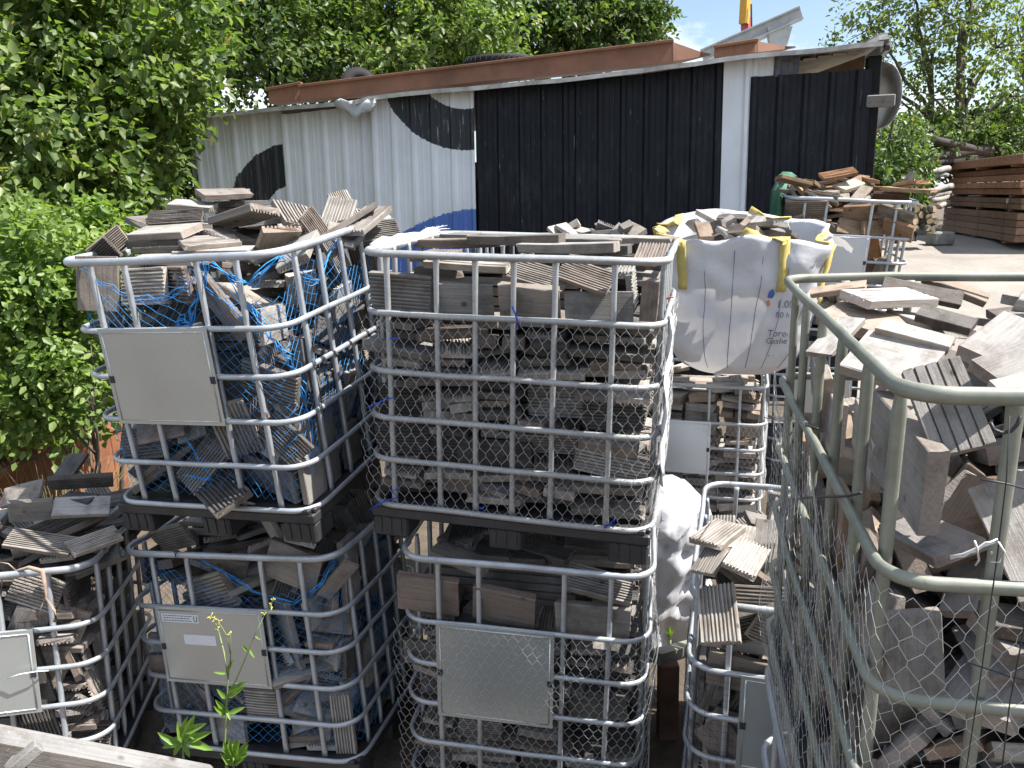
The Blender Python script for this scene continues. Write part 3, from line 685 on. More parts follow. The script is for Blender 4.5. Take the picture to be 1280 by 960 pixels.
tree('alder_tree', 'green leafy tree behind the left half of the rusty roof beam', gp(420, 13.8),
     [B(380, 10, 14.2, 1.5, 1.1, 1.1, 190), B(490, 30, 13.6, 1.3, 1.2, .85, 180), B(430, 70, 13.4, 1.2, 1.0, .6, 130), B(560, 20, 14, 1.1, 1.0, .9, 140), B(450, -70, 14, 1.6, 1.4, 1.1, 120), B(590, 55, 14, .8, .8, .45, 70)], 'hazel', .115, 30, .45, 7, .17, TG, bark='bark_dark')
tree('oak_tree', 'rounded dark green tree right of centre with its edge against the sky', gp(690, 16.5),
     [B(650, 20, 16.2, 1.1, 1.1, .9, 150), B(740, 10, 16.5, 1.2, 1.1, .8, 170), B(700, 45, 16.2, 1.1, .9, .45, 110), B(790, 12, 16.6, .72, .7, .5, 90), B(700, -60, 16.8, 1.6, 1.4, 1.1, 120), B(800, 38, 16.5, .35, .4, .2, 25)], 'dark', .12, 30, .42, 9, .18, TG, bark='bark_dark')
SG = 'bushes along the left edge'
tree('bush', 'bright yellow-green bush beside the tilted upper cage', gp(60, 5.6), [B(75, 330, 5.5, .40, .4, .30, 95), B(20, 330, 5.3, .42, .4, .34, 90), B(60, 420, 5.4, .42, .4, .36, 110), B(5, 440, 5.2, .4, .4, .4, 90), B(95, 480, 5.6, .30, .3, .25, 60), B(115, 300, 5.7, .22, .25, .16, 40), B(30, 500, 5.2, .35, .3, .25, 60)], 'bright', .066, 22, .24, 11, .025, SG, 'bush', stems=4, trunk_name='stem')
tree('bush', 'low green bush at the very left edge of the picture', gp(-40, 6.4), [B(-30, 370, 6.2, .5, .5, .5, 80), B(10, 290, 6.6, .5, .4, .35, 70), B(-20, 480, 6.0, .5, .5, .4, 60)], 'hazel', .075, 22, .28, 12, .03, SG, 'bush', stems=3, trunk_name='stem')
tree('bush', 'shadowed bush in the dark gap at the left end of the shed', gp(190, 11.8), [B(200, 190, 12.8, .7, .5, .9, 90), B(190, 110, 12.8, .7, .5, .6, 70), B(185, 170, 11.4, .5, .4, .7, 60), B(160, 250, 10.6, .5, .4, .6, 60), B(110, 300, 9.4, .7, .5, .6, 60)], 'dark', .10, 22, .35, 13, .04, SG, 'bush', stems=3, bark='bark_dark', trunk_name='stem')
RT = 'thin trees beyond the yard'
def rtree(label, px, Y, seed, top, blobs, leaf='olive', tr=.16, k=1.0): tree('ash_tree', label, gp(px, Y), [(c, r, int(n * k * .62)) for c, r, n in blobs], leaf, .17, 15, .6, seed, tr, RT, top=tuple(at(*top)), inner=.6)
rtree('slender tree left of the pair beyond the yard, sky showing through its thin crown', 1152, 27, 21, (1166, 60, 27), [B(1090, 35, 26.5, 1.3, 1.2, .8, 60), B(1140, 20, 27, 1.4, 1.2, .9, 80), B(1075, 75, 26.5, .9, .9, .5, 34), B(1150, 75, 27.3, 1.0, 1.0, .6, 36), B(1110, 110, 27, .9, .9, .6, 30), B(1130, -40, 27, 1.6, 1.3, .9, 60)])
rtree('thicker tree with a pale green crown beside the timber stacks', 1186, 26, 22, (1205, 30, 26), [B(1200, 25, 26, 1.5, 1.3, 1.0, 100), B(1245, 60, 26.3, 1.2, 1.1, .8, 66), B(1215, 100, 26, 1.0, 1.0, .6, 40), B(1170, 125, 26, .7, .7, .5, 22), B(1220, -50, 26.5, 1.7, 1.4, 1.0, 70), B(1262, 120, 26, .8, .8, .6, 40)], tr=.24)
rtree('tall leafy tree at the right edge beyond the timber stacks', 1268, 29, 23, (1280, 20, 29), [B(1270, 20, 29, 1.7, 1.4, 1.2, 100), B(1300, 90, 29, 1.7, 1.4, 1.2, 90), B(1262, 150, 28.5, 1.1, 1.0, .8, 70), B(1300, 160, 28, 1.3, 1.1, .8, 70)], tr=.2)
rtree('small leafy tree growing close behind the shed corner', 1112, 21, 24, (1115, 120, 21), [B(1108, 175, 20.5, .75, .8, .6, 60), B(1105, 222, 20, .6, .7, .5, 50), B(1095, 225, 20.5, .5, .6, .4, 40)], 'dark', .08)
BG = 'bushes beyond the yard'
def bushR(label, px, Y, seed, blobs, leaf='dark'): tree('bush', label, gp(px, Y), blobs, leaf, .17, 16, .5, seed, .05, BG, 'bush', stems=3, inner=.3, bark='bark_dark', trunk_name='stem')
bushR('dark bush behind the heaped far cage', 1125, 21.5, 31, [B(1110, 215, 21, .9, .8, .7, 70), B(1120, 232, 21.5, .6, .8, .45, 44), B(1130, 180, 22, .8, .7, .5, 44)])
bushR('dark hedge-like bush above the pale logs', 1190, 26, 32, [B(1170, 180, 25.5, 1.2, 1.0, .7, 80), B(1215, 175, 26, 1.2, 1.0, .7, 80), B(1140, 205, 26, .9, .8, .5, 50)])
bushR('green bush behind the top of the timber stacks', 1260, 27, 33, [B(1245, 165, 26.5, 1.2, 1.0, .7, 80), B(1285, 170, 27, 1.3, 1.0, .9, 80), B(1240, 195, 26, 1.0, .9, .5, 60)])
bushR('far pale bush on the skyline between the trunks', 1130, 34, 34, [B(1120, 165, 33, 1.6, 1.2, .7, 70), B(1175, 160, 34, 1.6, 1.2, .6, 60), B(1230, 160, 34, 1.4, 1.2, .6, 50)], 'olive')
# dry stalks under the bush: uncountable
g = np.random.default_rng(5); b = MB(); rr = random.Random(5)
for k in range(420):
    c = at(rr.uniform(-10, 75), rr.uniform(480, 580), rr.uniform(4.7, 5.6)); z = gz(c.x, c.y); h = rr.uniform(.35, .95) + max(0, c.z - .6) * .3
    lean = Vector((rr.gauss(0, .3), rr.gauss(0, .25), 0)); p = Vector((c.x, c.y, z))
    b.tube([p, p + Vector((0, 0, h * .5)) + lean * .3, p + Vector((0, 0, h)) + lean], [.003, .0026, .0012], 3)
tag(b.build('dry_stalks', LF['dry']), 'tangle of dry stalks under the bright bush', 'dry stalks', kind='stuff')
# ---------------------------------------------------------------- woven white bags
def mat_bag():
    m, nt, b = new_mat('woven_white_plastic'); v = objco(nt); n1 = noise(nt, 5, 6, .6, v); n2 = noise(nt, 2.2, 5, .65, v, .8)
    c = ramp(nt, n1, [(.3, (.52, .525, .56)), (.55, (.60, .605, .63)), (.8, (.66, .66, .67))])
    c = mixc(nt, ramp(nt, n2, [(.60, (0, 0, 0)), (.75, (.35, .35, .35))]), c, (.45, .43, .40))
    nt.links.new(c, b.inputs['Base Color']); b.inputs['Roughness'].default_value = .45
    w = nt.nodes.new('ShaderNodeTexNoise'); w.inputs['Scale'].default_value = 3.2; w.inputs['Detail'].default_value = 5; w.inputs['Distortion'].default_value = 1.2
    nt.links.new(objco(nt, (1, 1, .55)), w.inputs['Vector']); bump(nt, b, w.outputs[0], .3, .05)
    out = nt.nodes['Material Output']; t = nt.nodes.new('ShaderNodeBsdfTranslucent'); t.inputs[0].default_value = (.75, .74, .72, 1); mx = nt.nodes.new('ShaderNodeMixShader'); mx.inputs[0].default_value = .18
    nt.links.new(b.outputs[0], mx.inputs[1]); nt.links.new(t.outputs[0], mx.inputs[2]); nt.links.new(mx.outputs[0], out.inputs['Surface']); return m
MAT['bag'] = mat_bag(); MAT['webbing'] = simple('yellow_webbing', (.55, .44, .13), .7, 0, .18, 14, .2); MAT['seam'] = simple('blue_stitching', (.10, .13, .25), .7, 0, .1, 20, 0)
bc = at(918, 470, 5.55); bag_z0 = at(905, 471, 5.25).z; zf = at(930, 297, 5.12).z; zbk = at(870, 270, 6.0).z
BH = zf - bag_z0
bag = empty('bulk_bag', (bc.x, bc.y, bag_z0)); tag(bag, 'big white woven bag with yellow webbing loops, open and full of offcuts', 'bulk bag')
bag.rotation_euler.z = R(-14)
from mathutils import noise as mn
def bag_pt(a, t, off=0.0):
    ca, sa = math.cos(a), math.sin(a); n = 3.4
    hw = [.26, .39, .45, .485, .51, .53, .55, .565, .58]
    x = t * 8; i = min(7, int(x)); f = x - i; r = hw[i] * (1 - f) + hw[i + 1] * f
    k = (abs(ca) ** n + abs(sa) ** n) ** (-1 / n)
    q = Vector((ca * k * r * 1.02, sa * k * r * .95, 0))
    rim = BH + (.06 if sa > 0 else 0) * max(0, sa) + (zbk - zf) * max(0, sa) * (.6 + .6 * max(0, -ca)) - .05 * max(0, ca) * max(0, -sa) + .025 * math.sin(a * 4 + 1) + .008 * math.sin(a * 11)
    z = (1 - math.cos(t * math.pi / 2)) * .25 * rim + t * .75 * rim if False else rim * (t ** 1.25 * .9 + .1 * t)
    w = mn.noise(Vector((q.x * 2.6, q.y * 2.6, z * 1.6))) * .04 - abs(mn.noise(Vector((a * 2.2 + z * 1.5, z * 4.5, 1)))) * .03 * t + mn.noise(Vector((a * 4, z * 7, 3))) * .028 * t + mn.noise(Vector((a * 9, z * 14, 7))) * .007
    fold = .006 * math.sin(z * 19 + math.sin(a * 3) * 2.5) * (1 if t > .25 else 0) * (.4 + t)
    d = Vector((ca, sa, 0)).normalized()
    return q + d * (w + fold + off) + Vector((0, 0, z + .02 * mn.noise(Vector((a * 2.5, 9, 0))) * t))
NA, NT = 96, 34; vs = []; fs = []
for j in range(NT + 1):
    for i in range(NA): vs.append(bag_pt(2 * math.pi * i / NA, j / NT))
for j in range(NT):
    for i in range(NA): fs.append((j * NA + i, j * NA + (i + 1) % NA, (j + 1) * NA + (i + 1) % NA, (j + 1) * NA + i))
fs.append(tuple(range(NA - 1, -1, -1)))
# turned-in lip
base_n = len(vs)
for i in range(NA):
    p = bag_pt(2 * math.pi * i / NA, 1); vs.append(Vector((p.x * .93, p.y * .93, p.z - .02))); 
for i in range(NA):
    p = bag_pt(2 * math.pi * i / NA, 1); vs.append(Vector((p.x * .9, p.y * .9, p.z - .17)))
for q0, q1 in ((NT * NA, base_n), (base_n, base_n + NA)):
    for i in range(NA): fs.append((q0 + i, q0 + (i + 1) % NA, q1 + (i + 1) % NA, q1 + i))
b = MB(); b.add(vs, fs, True); bag_body = b.build('bag_body', MAT['bag'], bag)
def ribbon(pts, w, side, mat, name, parent, th=.004):
    b = MB(); pts = [Vector(p) for p in pts]; rings = []
    for i, p in enumerate(pts):
        t = (pts[min(i + 1, len(pts) - 1)] - pts[max(0, i - 1)]).normalized(); s = (side - t * side.dot(t)).normalized(); n = t.cross(s)
        rings.append([p + s * w + n * th, p - s * w + n * th, p - s * w - n * th, p + s * w - n * th])
    b.loft(rings, True, True); return b.build(name, mat, parent)
for a_, t0 in ((-1.15, .70), (-.62, .62), (1.0, .8), (2.25, .8), (-2.2, .72), (2.75, .78)):   # webbing straps with the loops lying over the rim
    a = a_; down = [bag_pt(a, t, .008) for t in [t0 + (1 - t0) * k / 8 for k in range(9)]]
    rim = bag_pt(a, 1); b2 = bag_pt(a + .42 * (1 if a_ > -.9 else -1), 1)
    arch = [rim.lerp(b2, k / 6) * (1 - .10 * math.sin(k / 6 * math.pi)) + Vector((0, 0, .075 * math.sin(k / 6 * math.pi) + .012)) for k in range(1, 7)]
    tang = Vector((-math.sin(a), math.cos(a), 0)); ribbon(down + arch, .034, tang if True else Vector((1, 0, 0)), MAT['webbing'], 'webbing_loop', bag)
for a in (-2.05, -1.75, -1.45, -1.2, -.95, -.7, -.45):
    b = MB(); b.tube([bag_pt(a + .10 * math.sin(t * 1.4), t, .006) for t in [.12 + .8 * k / 16 for k in range(17)]], .0022, 4); b.build('seam', MAT['seam'], bag)
# a torn flap at the right corner of the rim
b = MB(); c0 = bag_pt(-.25, .97); q = []
for i in range(6):
    for j in range(4): q.append(c0 + Vector((-.02 + .05 * j, -.14 + .05 * i, .05 + .03 * math.sin(i * 1.9 + j) - .03 * j)))
b.add(q, [(i * 4 + j, i * 4 + j + 1, (i + 1) * 4 + j + 1, (i + 1) * 4 + j) for i in range(5) for j in range(3)], True); b.build('torn_corner', MAT['bag'], bag)
# printed label lettering lies on the cloth
def lettering(txt, size):
    cu = bpy.data.curves.new('t', 'FONT'); cu.body = txt; cu.size = size; o = bpy.data.objects.new('t', cu); col.objects.link(o)
    dg = bpy.context.evaluated_depsgraph_get(); me = bpy.data.meshes.new_from_object(o.evaluated_get(dg)); bpy.data.objects.remove(o); return me
MAT['faded_print'] = simple('faded_print', (.16, .16, .18), .7, 0, .2, 30, 0)
for txt, a, t, size in (('1.00', -1.16, .60, .062), ('80 h', -1.16, .535, .05), ('Toren', -1.22, .40, .066), ('Gashe', -1.22, .345, .06), ('W', -1.2, .20, .07)):
    me = lettering(txt, size)
    for vv in me.vertices:
        x, y = vv.co.x, vv.co.y; vv.co = bag_pt(a + x / .60, t + y / BH, .0045)
    me.materials.append(MAT['faded_print']); o = bpy.data.objects.new('lettering', me); col.objects.link(o); o.parent = bag
b = MB(); p = [bag_pt(-1.27 + dx, .655 + dy, .006) for dx, dy in ((0, 0), (.06, 0), (.07, .03), (.035, .06), (0, .04))]; b.add(p, [(0, 1, 2, 3, 4)]); b.build('blue_mark', simple('blue_print', (.06, .14, .42), .6, 0, .1, 10, 0), bag)
b = MB(); p = [bag_pt(-1.28 + dx, .60 + dy, .006) for dx, dy in ((0, .03), (.03, 0), (.06, .01), (.035, .045))]; b.add(p, [(0, 1, 2, 3)]); b.build('orange_mark', simple('orange_print', (.55, .22, .10), .6, 0, .1, 10, 0), bag)
# crumpled second bag on the soil between the stacks
lb = at(843, 700, 4.35); lz = gz(lb.x, lb.y); top = at(835, 612, 4.4).z
low = empty('bulk_bag', (lb.x - .06, lb.y + .22, lz)); tag(low, 'crumpled white bag slumped on the soil between the stacked cages', 'bulk bag')
vs = []; fs = []; NA2, NT2 = 64, 26
for j in range(NT2 + 1):
    t = j / NT2; r = (.29 + .08 * math.sin(t * 3.0)) * (1 if t < .78 else math.sqrt(max(.0, 1 - ((t - .78) / .22) ** 2)) * .9 + .1)
    for i in range(NA2):
        a = 2 * math.pi * i / NA2; d = Vector((math.cos(a), math.sin(a), 0))
        w = .10 * mn.noise(Vector((d.x * 2.2, d.y * 2.2, t * 4))) - .11 * abs(mn.noise(Vector((d.x * 3, d.y * 3 + t * 2, t * 6)))) + .05 * mn.noise(Vector((d.x * 5, d.y * 5, t * 13))) + .02 * math.sin(t * 34 + d.x * 4) * (1 if .2 < t < .8 else 0)
        vs.append(d * (r + w) + Vector((-.05 * t + .06 * mn.noise(Vector((t * 3, 1, 2))), 0, t * (top - lz) + .05 * mn.noise(Vector((d.x * 3, d.y * 3, 5))) * t)))
for j in range(NT2):
    for i in range(NA2): fs.append((j * NA2 + i, j * NA2 + (i + 1) % NA2, (j + 1) * NA2 + (i + 1) % NA2, (j + 1) * NA2 + i))
fs.append(tuple(NT2 * NA2 + i for i in range(NA2))); fs.append(tuple(range(NA2 - 1, -1, -1)))
b = MB(); b.add(vs, fs, True); b.build('bag_body', MAT['bag'], low)
ribbon([(-.12, -.36, .15), (-.16, -.40, .32), (-.10, -.39, .46), (-.14, -.36, .62)], .02, Vector((1, 0, 0)), MAT['bag'], 'loop', low)

# ---------------------------------------------------------------- timber stacks beyond the yard
A0 = at_ground(1177, 290); A1 = at_ground(1266, 314); A0 = Vector((A0.x, A0.y, 0)); A1 = Vector((A1.x, A1.y, 0)); ex = A1 - A0; SL = ex.length; ex.normalize(); ey = Vector((-ex.y, ex.x, 0))
bz = gz(A0.x, A0.y); Hs = at(1182, 204, A0.y).z - bz
TM = Matrix.Translation((A0.x, A0.y, bz)) @ Matrix((ex, ey, Vector((0, 0, 1)))).transposed().to_4x4()
DW = SL * .75; GT = 'stacked timber bundles at the edge of the yard'
def bundle(label, z0, z1, rows, across, mat, ox, oy, L, w, straps=True, text=False, slack=.02, seed=1):
    root = empty('timber_bundle', mat=TM @ Matrix.Translation((ox, oy, z0))); tag(root, label, 'timber bundle', GT); r = random.Random(seed)
    h = (z1 - z0 - .06) / rows; bw = w / across
    for i in (0.12, .5, .88):
        b = MB(); b.box((L * i, w / 2, .03), (.12, w, .056)); b.build('bearer', MAT['wood_old'], root)
    for k in range(rows):
        for j in range(across):
            if 0 < k < rows - 1 and 0 < j < across - 1: continue
            b = MB(); b.box((L / 2 + r.uniform(-.04, .04), bw * (j + .5) + r.uniform(-.2, .2) * slack, .06 + h * (k + .5)), (L, bw - .012, h - .012), Matrix.Translation((0, 0, 0)), ch=.008)
            o = b.build('sawn_beam', MAT[mat], root)
    if straps:
        for i in (.2, .55, .86):
            b = MB(); x = L * i; zt = z1 - z0; b.tube([(x, -.014, .03), (x, -.014, zt + .008), (x, w + .014, zt + .008), (x, w + .014, .03)], 1, closed=True, up=Vector((1, 0, 0)), prof=[(-.004, -.02), (.004, -.02), (.004, .02), (-.004, .02)], smooth=False); b.build('strap', MAT['wire_dark'], root)
    if text:
        me = lettering('60', .17); me.materials.append(MAT['sticker']); o = bpy.data.objects.new('lettering', me); col.objects.link(o); o.parent = root; o.matrix_local = Matrix.Translation((L * .86, -.035, (z1 - z0) * .62)) @ Matrix.Rotation(R(90), 4, 'X')
    return root
hs = Hs
bundle('lowest dark brown timber bundle of the stack, tied with black straps', 0, hs * .36, 4, 5, 'wood_old', 0, 0, SL, DW, seed=1)
bundle('middle greyish timber bundle marked with the number 60', hs * .365, hs * .52, 2, 5, 'wood_old', -.05, .03, SL * 1.02, DW, True, True, seed=2)
bundle('upper reddish brown bundle of sawn beams with open gaps', hs * .525, hs * .86, 4, 4, 'wood_red', .1, .05, SL * .98, DW * .95, False, slack=.5, seed=3)
bundle('top layer of pale pinkish sawn boards, longest of the stack', hs * .865, hs * 1.0, 1, 7, 'wood_red', -.25, -.1, SL * 1.1, DW * 1.05, False, slack=.3, seed=4)
# second stack behind, running out of the picture
TM2 = TM; TM = TM @ Matrix.Translation((SL * .35, DW * 1.35, 0)); bundle('timber bundle standing behind the strapped stack at the right edge', 0, hs * .8, 5, 4, 'wood_red', 0, 0, SL * 1.2, DW, False, seed=5); TM = TM2
# logs
def birch_mat():
    m, nt, b = new_mat('birch_bark'); v = objco(nt, (14, 3, 3), True); n1 = noise(nt, 2, 5, .7, v)
    nt.links.new(ramp(nt, n1, [(.36, (.05, .045, .04)), (.46, (.28, .265, .235)), (.7, (.40, .385, .35))]), b.inputs['Base Color']); b.inputs['Roughness'].default_value = .85; return m
MAT['birch'] = birch_mat(); MAT['endgrain'] = simple('pale_end_grain', (.50, .37, .22), .85, 0, .25, 20, 0)
def log(label, p, q, r, group, mat='birch', name='birch_log', cat='log'):
    p, q = Vector(p), Vector(q); X = (q - p).normalized(); Y = Vector((0, 0, 1)).cross(X).normalized(); Z = X.cross(Y); L = (q - p).length
    root = empty(name, mat=Matrix.Translation(p) @ Matrix((X, Y, Z)).transposed().to_4x4()); tag(root, label, cat, group); rr_ = random.Random(int(p.x * 100 + p.z * 777))
    b = MB(); n = 6; b.tube([(L * k / n, rr_.uniform(-.02, .02), rr_.uniform(-.02, .02)) for k in range(n + 1)], [r * rr_.uniform(.9, 1.08) for _ in range(n + 1)], 10, cap=True); b.build('bark', MAT[mat], root)
    for x, s in ((-.004, -1), (L + .004, 1)):
        e = MB(); e.tube([(x, 0, 0), (x + s * .006, 0, 0)], r * .86, 10, smooth=False); e.build('cut_end', MAT['endgrain'], root)
    return root
GL = 'pale logs piled beyond the yard'
for lab, a, c, r in (('topmost pale log of the pile, longest and straightest', (1150, 217), (1186, 211), .12), ('thin pale log under the topmost one', (1147, 222), (1184, 218), .09), ('short pale log in the middle of the pile', (1158, 240), (1188, 233), .12), ('pale log lying lowest in the pile', (1152, 247), (1186, 241), .13), ('pale log sloping at the right of the pile beside the bundles', (1165, 252), (1188, 245), .10), ('pale stub standing out at the pile bottom', (1172, 258), (1187, 255), .10)):
    log(lab, at(*a, 21.5), at(*c, 22.3), r * .72, GL)
GD = 'dark trunks lying beyond the log pile'
for lab, a, c, r in (('dark fallen trunk sloping down behind the timber stack', (1160, 172), (1238, 192), .13), ('long dark trunk lying level behind the pale logs', (1135, 200), (1238, 187), .16), ('lower dark trunk just above the pale logs', (1140, 207), (1230, 197), .15), ('blackish trunk on the ground left of the pale logs', (1142, 243), (1165, 252), .16)):
    log(lab, at(*a, 24), at(*c, 25), r, GD, 'bark_dark', 'tree_trunk')
GF = 'split firewood heaped at the yard edge'
rr = random.Random(8)
for k in range(16):
    px, py = 1146 + (k % 4) * 7.5 + rr.uniform(-2, 2), 284 - (k // 4) * 7 + rr.uniform(-2, 2); p = at(px, py, 19.6 + rr.uniform(0, .3)); d = Vector((rr.gauss(0, .25), 1, rr.gauss(0, .15))).normalized() * .42
    o = log('split firewood log with a pale cut end in the small heap beyond the yard', p, p + d, rr.uniform(.07, .10), GF, 'bark', 'firewood_log', 'firewood')
b_ = at(1178, 268, 20.5)
b = MB(); b.box((b_.x, b_.y, gz(b_.x, b_.y) + .17), (.55, .45, .34), ch=.04); tag(b.build('concrete_block', simple('mossy_concrete', (.20, .20, .18), .9, 0, .4, 3, .3)), 'grey concrete block beside the firewood heap', 'concrete block')

# ---------------------------------------------------------------- rusty trough, planks, posts near the cages
def prism_from(label, name, cat, pts_front, depth_vec, mat, group=None):
    b = MB(); n = len(pts_front); a = [Vector(p) for p in pts_front]; c = [p + depth_vec for p in a]
    b.add(a + c, [tuple(range(n - 1, -1, -1)), tuple(range(n, 2 * n))] + [(i, (i + 1) % n, n + (i + 1) % n, n + i) for i in range(n)]); o = b.build(name, MAT[mat]); tag(o, label, cat, group); return o
q0, q1 = at(-40, 612, 4.75), at(150, 530, 6.6)
tr_ = empty('steel_skip', q0); tag(tr_, 'orange rusty steel skip edge behind the far left cage', 'steel skip')
def skip_wall(off, h, thick, up):
    b = MB(); X = (q1 - q0); X.z *= 1; side = Vector((-X.y, X.x, 0)).normalized(); a = side * off
    v = [a, a + X, a + X + Vector((0, 0, -h)), a + Vector((0, 0, -h))]; c = [p + side * thick for p in v]
    b.add(v + c, [(3, 2, 1, 0), (4, 5, 6, 7), (0, 1, 5, 4), (1, 2, 6, 5), (2, 3, 7, 6), (3, 0, 4, 7)])
    l = MB(); l.tube([a + side * thick / 2 + Vector((0, 0, -.0)), a + X + side * thick / 2], 1, prof=[(-.045, -.02), (.045, -.02), (.045, .02), (-.045, .02)], smooth=False)
    o = b.build('side_wall', MAT['rust_bright'], tr_); l.build('top_rail', MAT['rust_bright'], tr_)
skip_wall(0, .9, .02, 0); skip_wall(.62, .9, .02, 0)
b = MB(); X = (q1 - q0); side = Vector((-X.y, X.x, 0)).normalized(); b.add([X * .9, X * .9 + side * .62, X * .9 + side * .62 - Vector((0, 0, .9)), X * .9 - Vector((0, 0, .9))], [(0, 1, 2, 3)]); o = b.build('end_wall', MAT['rust_bright'], tr_); o.modifiers.new('t', 'SOLIDIFY').thickness = .02
pa, pb = at(-120, 902, 1.62), at(268, 974, 1.85)
root = empty('timber_plank', pa); tag(root, 'pale grey thick plank across the bottom left corner, nearest the camera', 'plank')
X = (pb - pa); L = X.length; Xn = X.normalized(); Yn = Vector((0, 0, 1)).cross(Xn).normalized(); Zn = Xn.cross(Yn); root.matrix_world = Matrix.Translation(pa) @ Matrix((Xn, Yn, Zn)).transposed().to_4x4()
b = MB(); b.box((L / 2, .03, -.09), (L, .07, .18), ch=.006); b.build('board', MAT['wood_plank'], root)
b = MB(); c = at(30, 948, 1.5); b.box((0, 0, 0), (.075, .028, .028), Matrix.Translation(c) @ Matrix.Rotation(R(38), 4, 'Z') @ Matrix.Rotation(R(-28), 4, 'Y'), ch=.003)
for pxy in ((0,),): b.box((0, 0, -.12), (.03, .03, .3), Matrix.Translation(c - Vector((.02, 0, .03))), ch=.003)
tag(b.build('wooden_batten', MAT['wood_plank']), 'small pale batten end sticking up before the near plank', 'batten')
MAT['post'] = simple('brown_steel_post', (.13, .07, .05), .8, .1, .4, 6, .2)
ps = at(835, 850, 3.55); root = empty('steel_post', (ps.x, ps.y, gz(ps.x, ps.y))); tag(root, 'rusty brown post with a grey cross rail beside the lower middle cage', 'post')
h = at(835, 828, 3.55).z - root.location.z
b = MB(); b.box((0, 0, h / 2), (.10, .08, h), ch=.005); b.build('upright_post', MAT['post'], root)
e = at(868, 808, 3.9) - root.location; b = MB(); b.tube([Vector((-.07, 0, h + .03)), Vector((e.x, e.y, e.z))], 1, prof=[(-.035, -.03), (.035, -.03), (.035, .03), (-.035, .03)], smooth=False); b.build('cross_rail', MAT['galv_moss'], root)
# green sheeting pulled over the corner of the far cage
MAT['green'] = simple('green_sheeting', (.05, .15, .09), .5, 0, .3, 6, .2)
M, W, D, H_, _ = CAGES['J']; vs = []
for i in range(11):
    s = i / 10
    for j in range(9):
        t = j / 8; x = -W / 2 - .03 + .02 * math.sin(i * 2.1 + j); y = -D / 2 + .05 + s * .9
        if t < .45: q = (x + .22 * (1 - t / .45) * (.3 + .7 * s), y + .25, H_ + .16 * (1 - abs(t - .2)) + .03 * math.sin(i * 1.7 + j * 2.3) - .12 * (1 - s))
        else: q = (x - .03 * math.sin(s * 7 + t * 5), y - .05 * (1 - s), H_ + .1 - (t - .45) * 2.0)
        vs.append(q)
b = MB(); b.add(vs, [(i * 9 + j, (i + 1) * 9 + j, (i + 1) * 9 + j + 1, i * 9 + j + 1) for i in range(10) for j in range(8)], True, M)
tag(b.build('green_sheeting', MAT['green']), 'green plastic sheet hanging over the left corner of the far cage', 'sheeting')

# ---------------------------------------------------------------- netting
def wires(edges, r, b):
    for p, q in edges:
        d = (q - p)
        if d.length < 1e-5: continue
        d.normalize(); s = d.cross(Vector((.31, .52, .79))).normalized(); u = s.cross(d)
        ring = [s * r, (-s * .5 + u * .866) * r, (-s * .5 - u * .866) * r]; n = len(b.v)
        b.v += [tuple(p + w) for w in ring] + [tuple(q + w) for w in ring]
        for k in range(3):
            l = (k + 1) % 3; b.f.append((n + k, n + l, n + 3 + l, n + 3 + k)); b.sm.append(True)
def hexnet(U, V, cell, f, r, jit, seed, twist=True, keep=None):
    """hexagonal wire mesh over a U x V sheet mapped by f(u, v)"""
    rr_ = random.Random(seed); b = MB(); dx = cell; dy = cell * .866; cache = {}
    def pt(i, j, k):
        key = (i, j, k)
        if key not in cache:
            u = i * dx + (dx / 2 if j % 2 else 0); v = j * dy + (cell * .29 if k else 0)
            cache[key] = None if (u < 0 or u > U or v > V or (keep and not keep(u, v))) else f(u + rr_.uniform(-jit, jit), v + rr_.uniform(-jit, jit))
        return cache[key]
    E = []
    for j in range(int(V / dy) + 2):
        for i in range(int(U / dx) + 2):
            a, c = pt(i, j, 0), pt(i, j, 1)
            if a is not None and c is not None: E.append((a, c))
            if c is not None:
                for ii in ((i, i - 1) if j % 2 == 0 else (i, i + 1)):
                    d = pt(ii, j + 1, 0)
                    if d is not None: E.append((c, d))
    wires(E, r, b); return b
def around(key, off, z1, sag=.012, seed=0, corner=.115, start=0.0, dirn=1):
    """walks along the outside of a cage: u metres from the front-left corner, v metres down from z1"""
    M, W, D, H_, _ = CAGES[key]; o = W / 2 + off; d = D / 2 + off
    def f(u, v):
        u = u + start; w = sag * mn.noise(Vector((u * 3 + seed, v * 3, seed))) * 2 + .006 * mn.noise(Vector((u * 11, v * 11, seed)))
        rc = corner + off; z = z1 - v
        if dirn > 0:      # front then right side
            L1 = 2 * o - rc; arc = rc * math.pi / 2
            if u < rc * .2: p = Vector((-o + u, -d + (rc * .2 - u), z)); n = Vector((-.3, -1, 0))
            elif u < L1: p = Vector((-o + u, -d, z)); n = Vector((0, -1, 0))
            elif u < L1 + arc: a = (u - L1) / rc; p = Vector((o - rc + rc * math.sin(a), -d + rc - rc * math.cos(a), z)); n = Vector((math.sin(a), -math.cos(a), 0))
            else: p = Vector((o, -d + rc + (u - L1 - arc), z)); n = Vector((1, 0, 0))
        else:             # left side (from the back) then front
            L1 = 2 * d - rc; arc = rc * math.pi / 2
            if u < L1: p = Vector((-o, d - u, z)); n = Vector((-1, 0, 0))
            elif u < L1 + arc: a = (u - L1) / rc; p = Vector((-o + rc - rc * math.cos(a), -d + rc - rc * math.sin(a), z)); n = Vector((-math.cos(a), -math.sin(a), 0))
            else: p = Vector((-o + rc + (u - L1 - arc), -d, z)); n = Vector((0, -1, 0))
        return M @ (p + n * (w + abs(w) * .5))
    return f
def net(b, mat, label, name='wire_netting', cat='netting', group=None): tag(b.build(name, MAT[mat]), label, cat, group)
GN = 'hexagonal wire netting tied round the cages'
Hd = CAGES['D'][3]
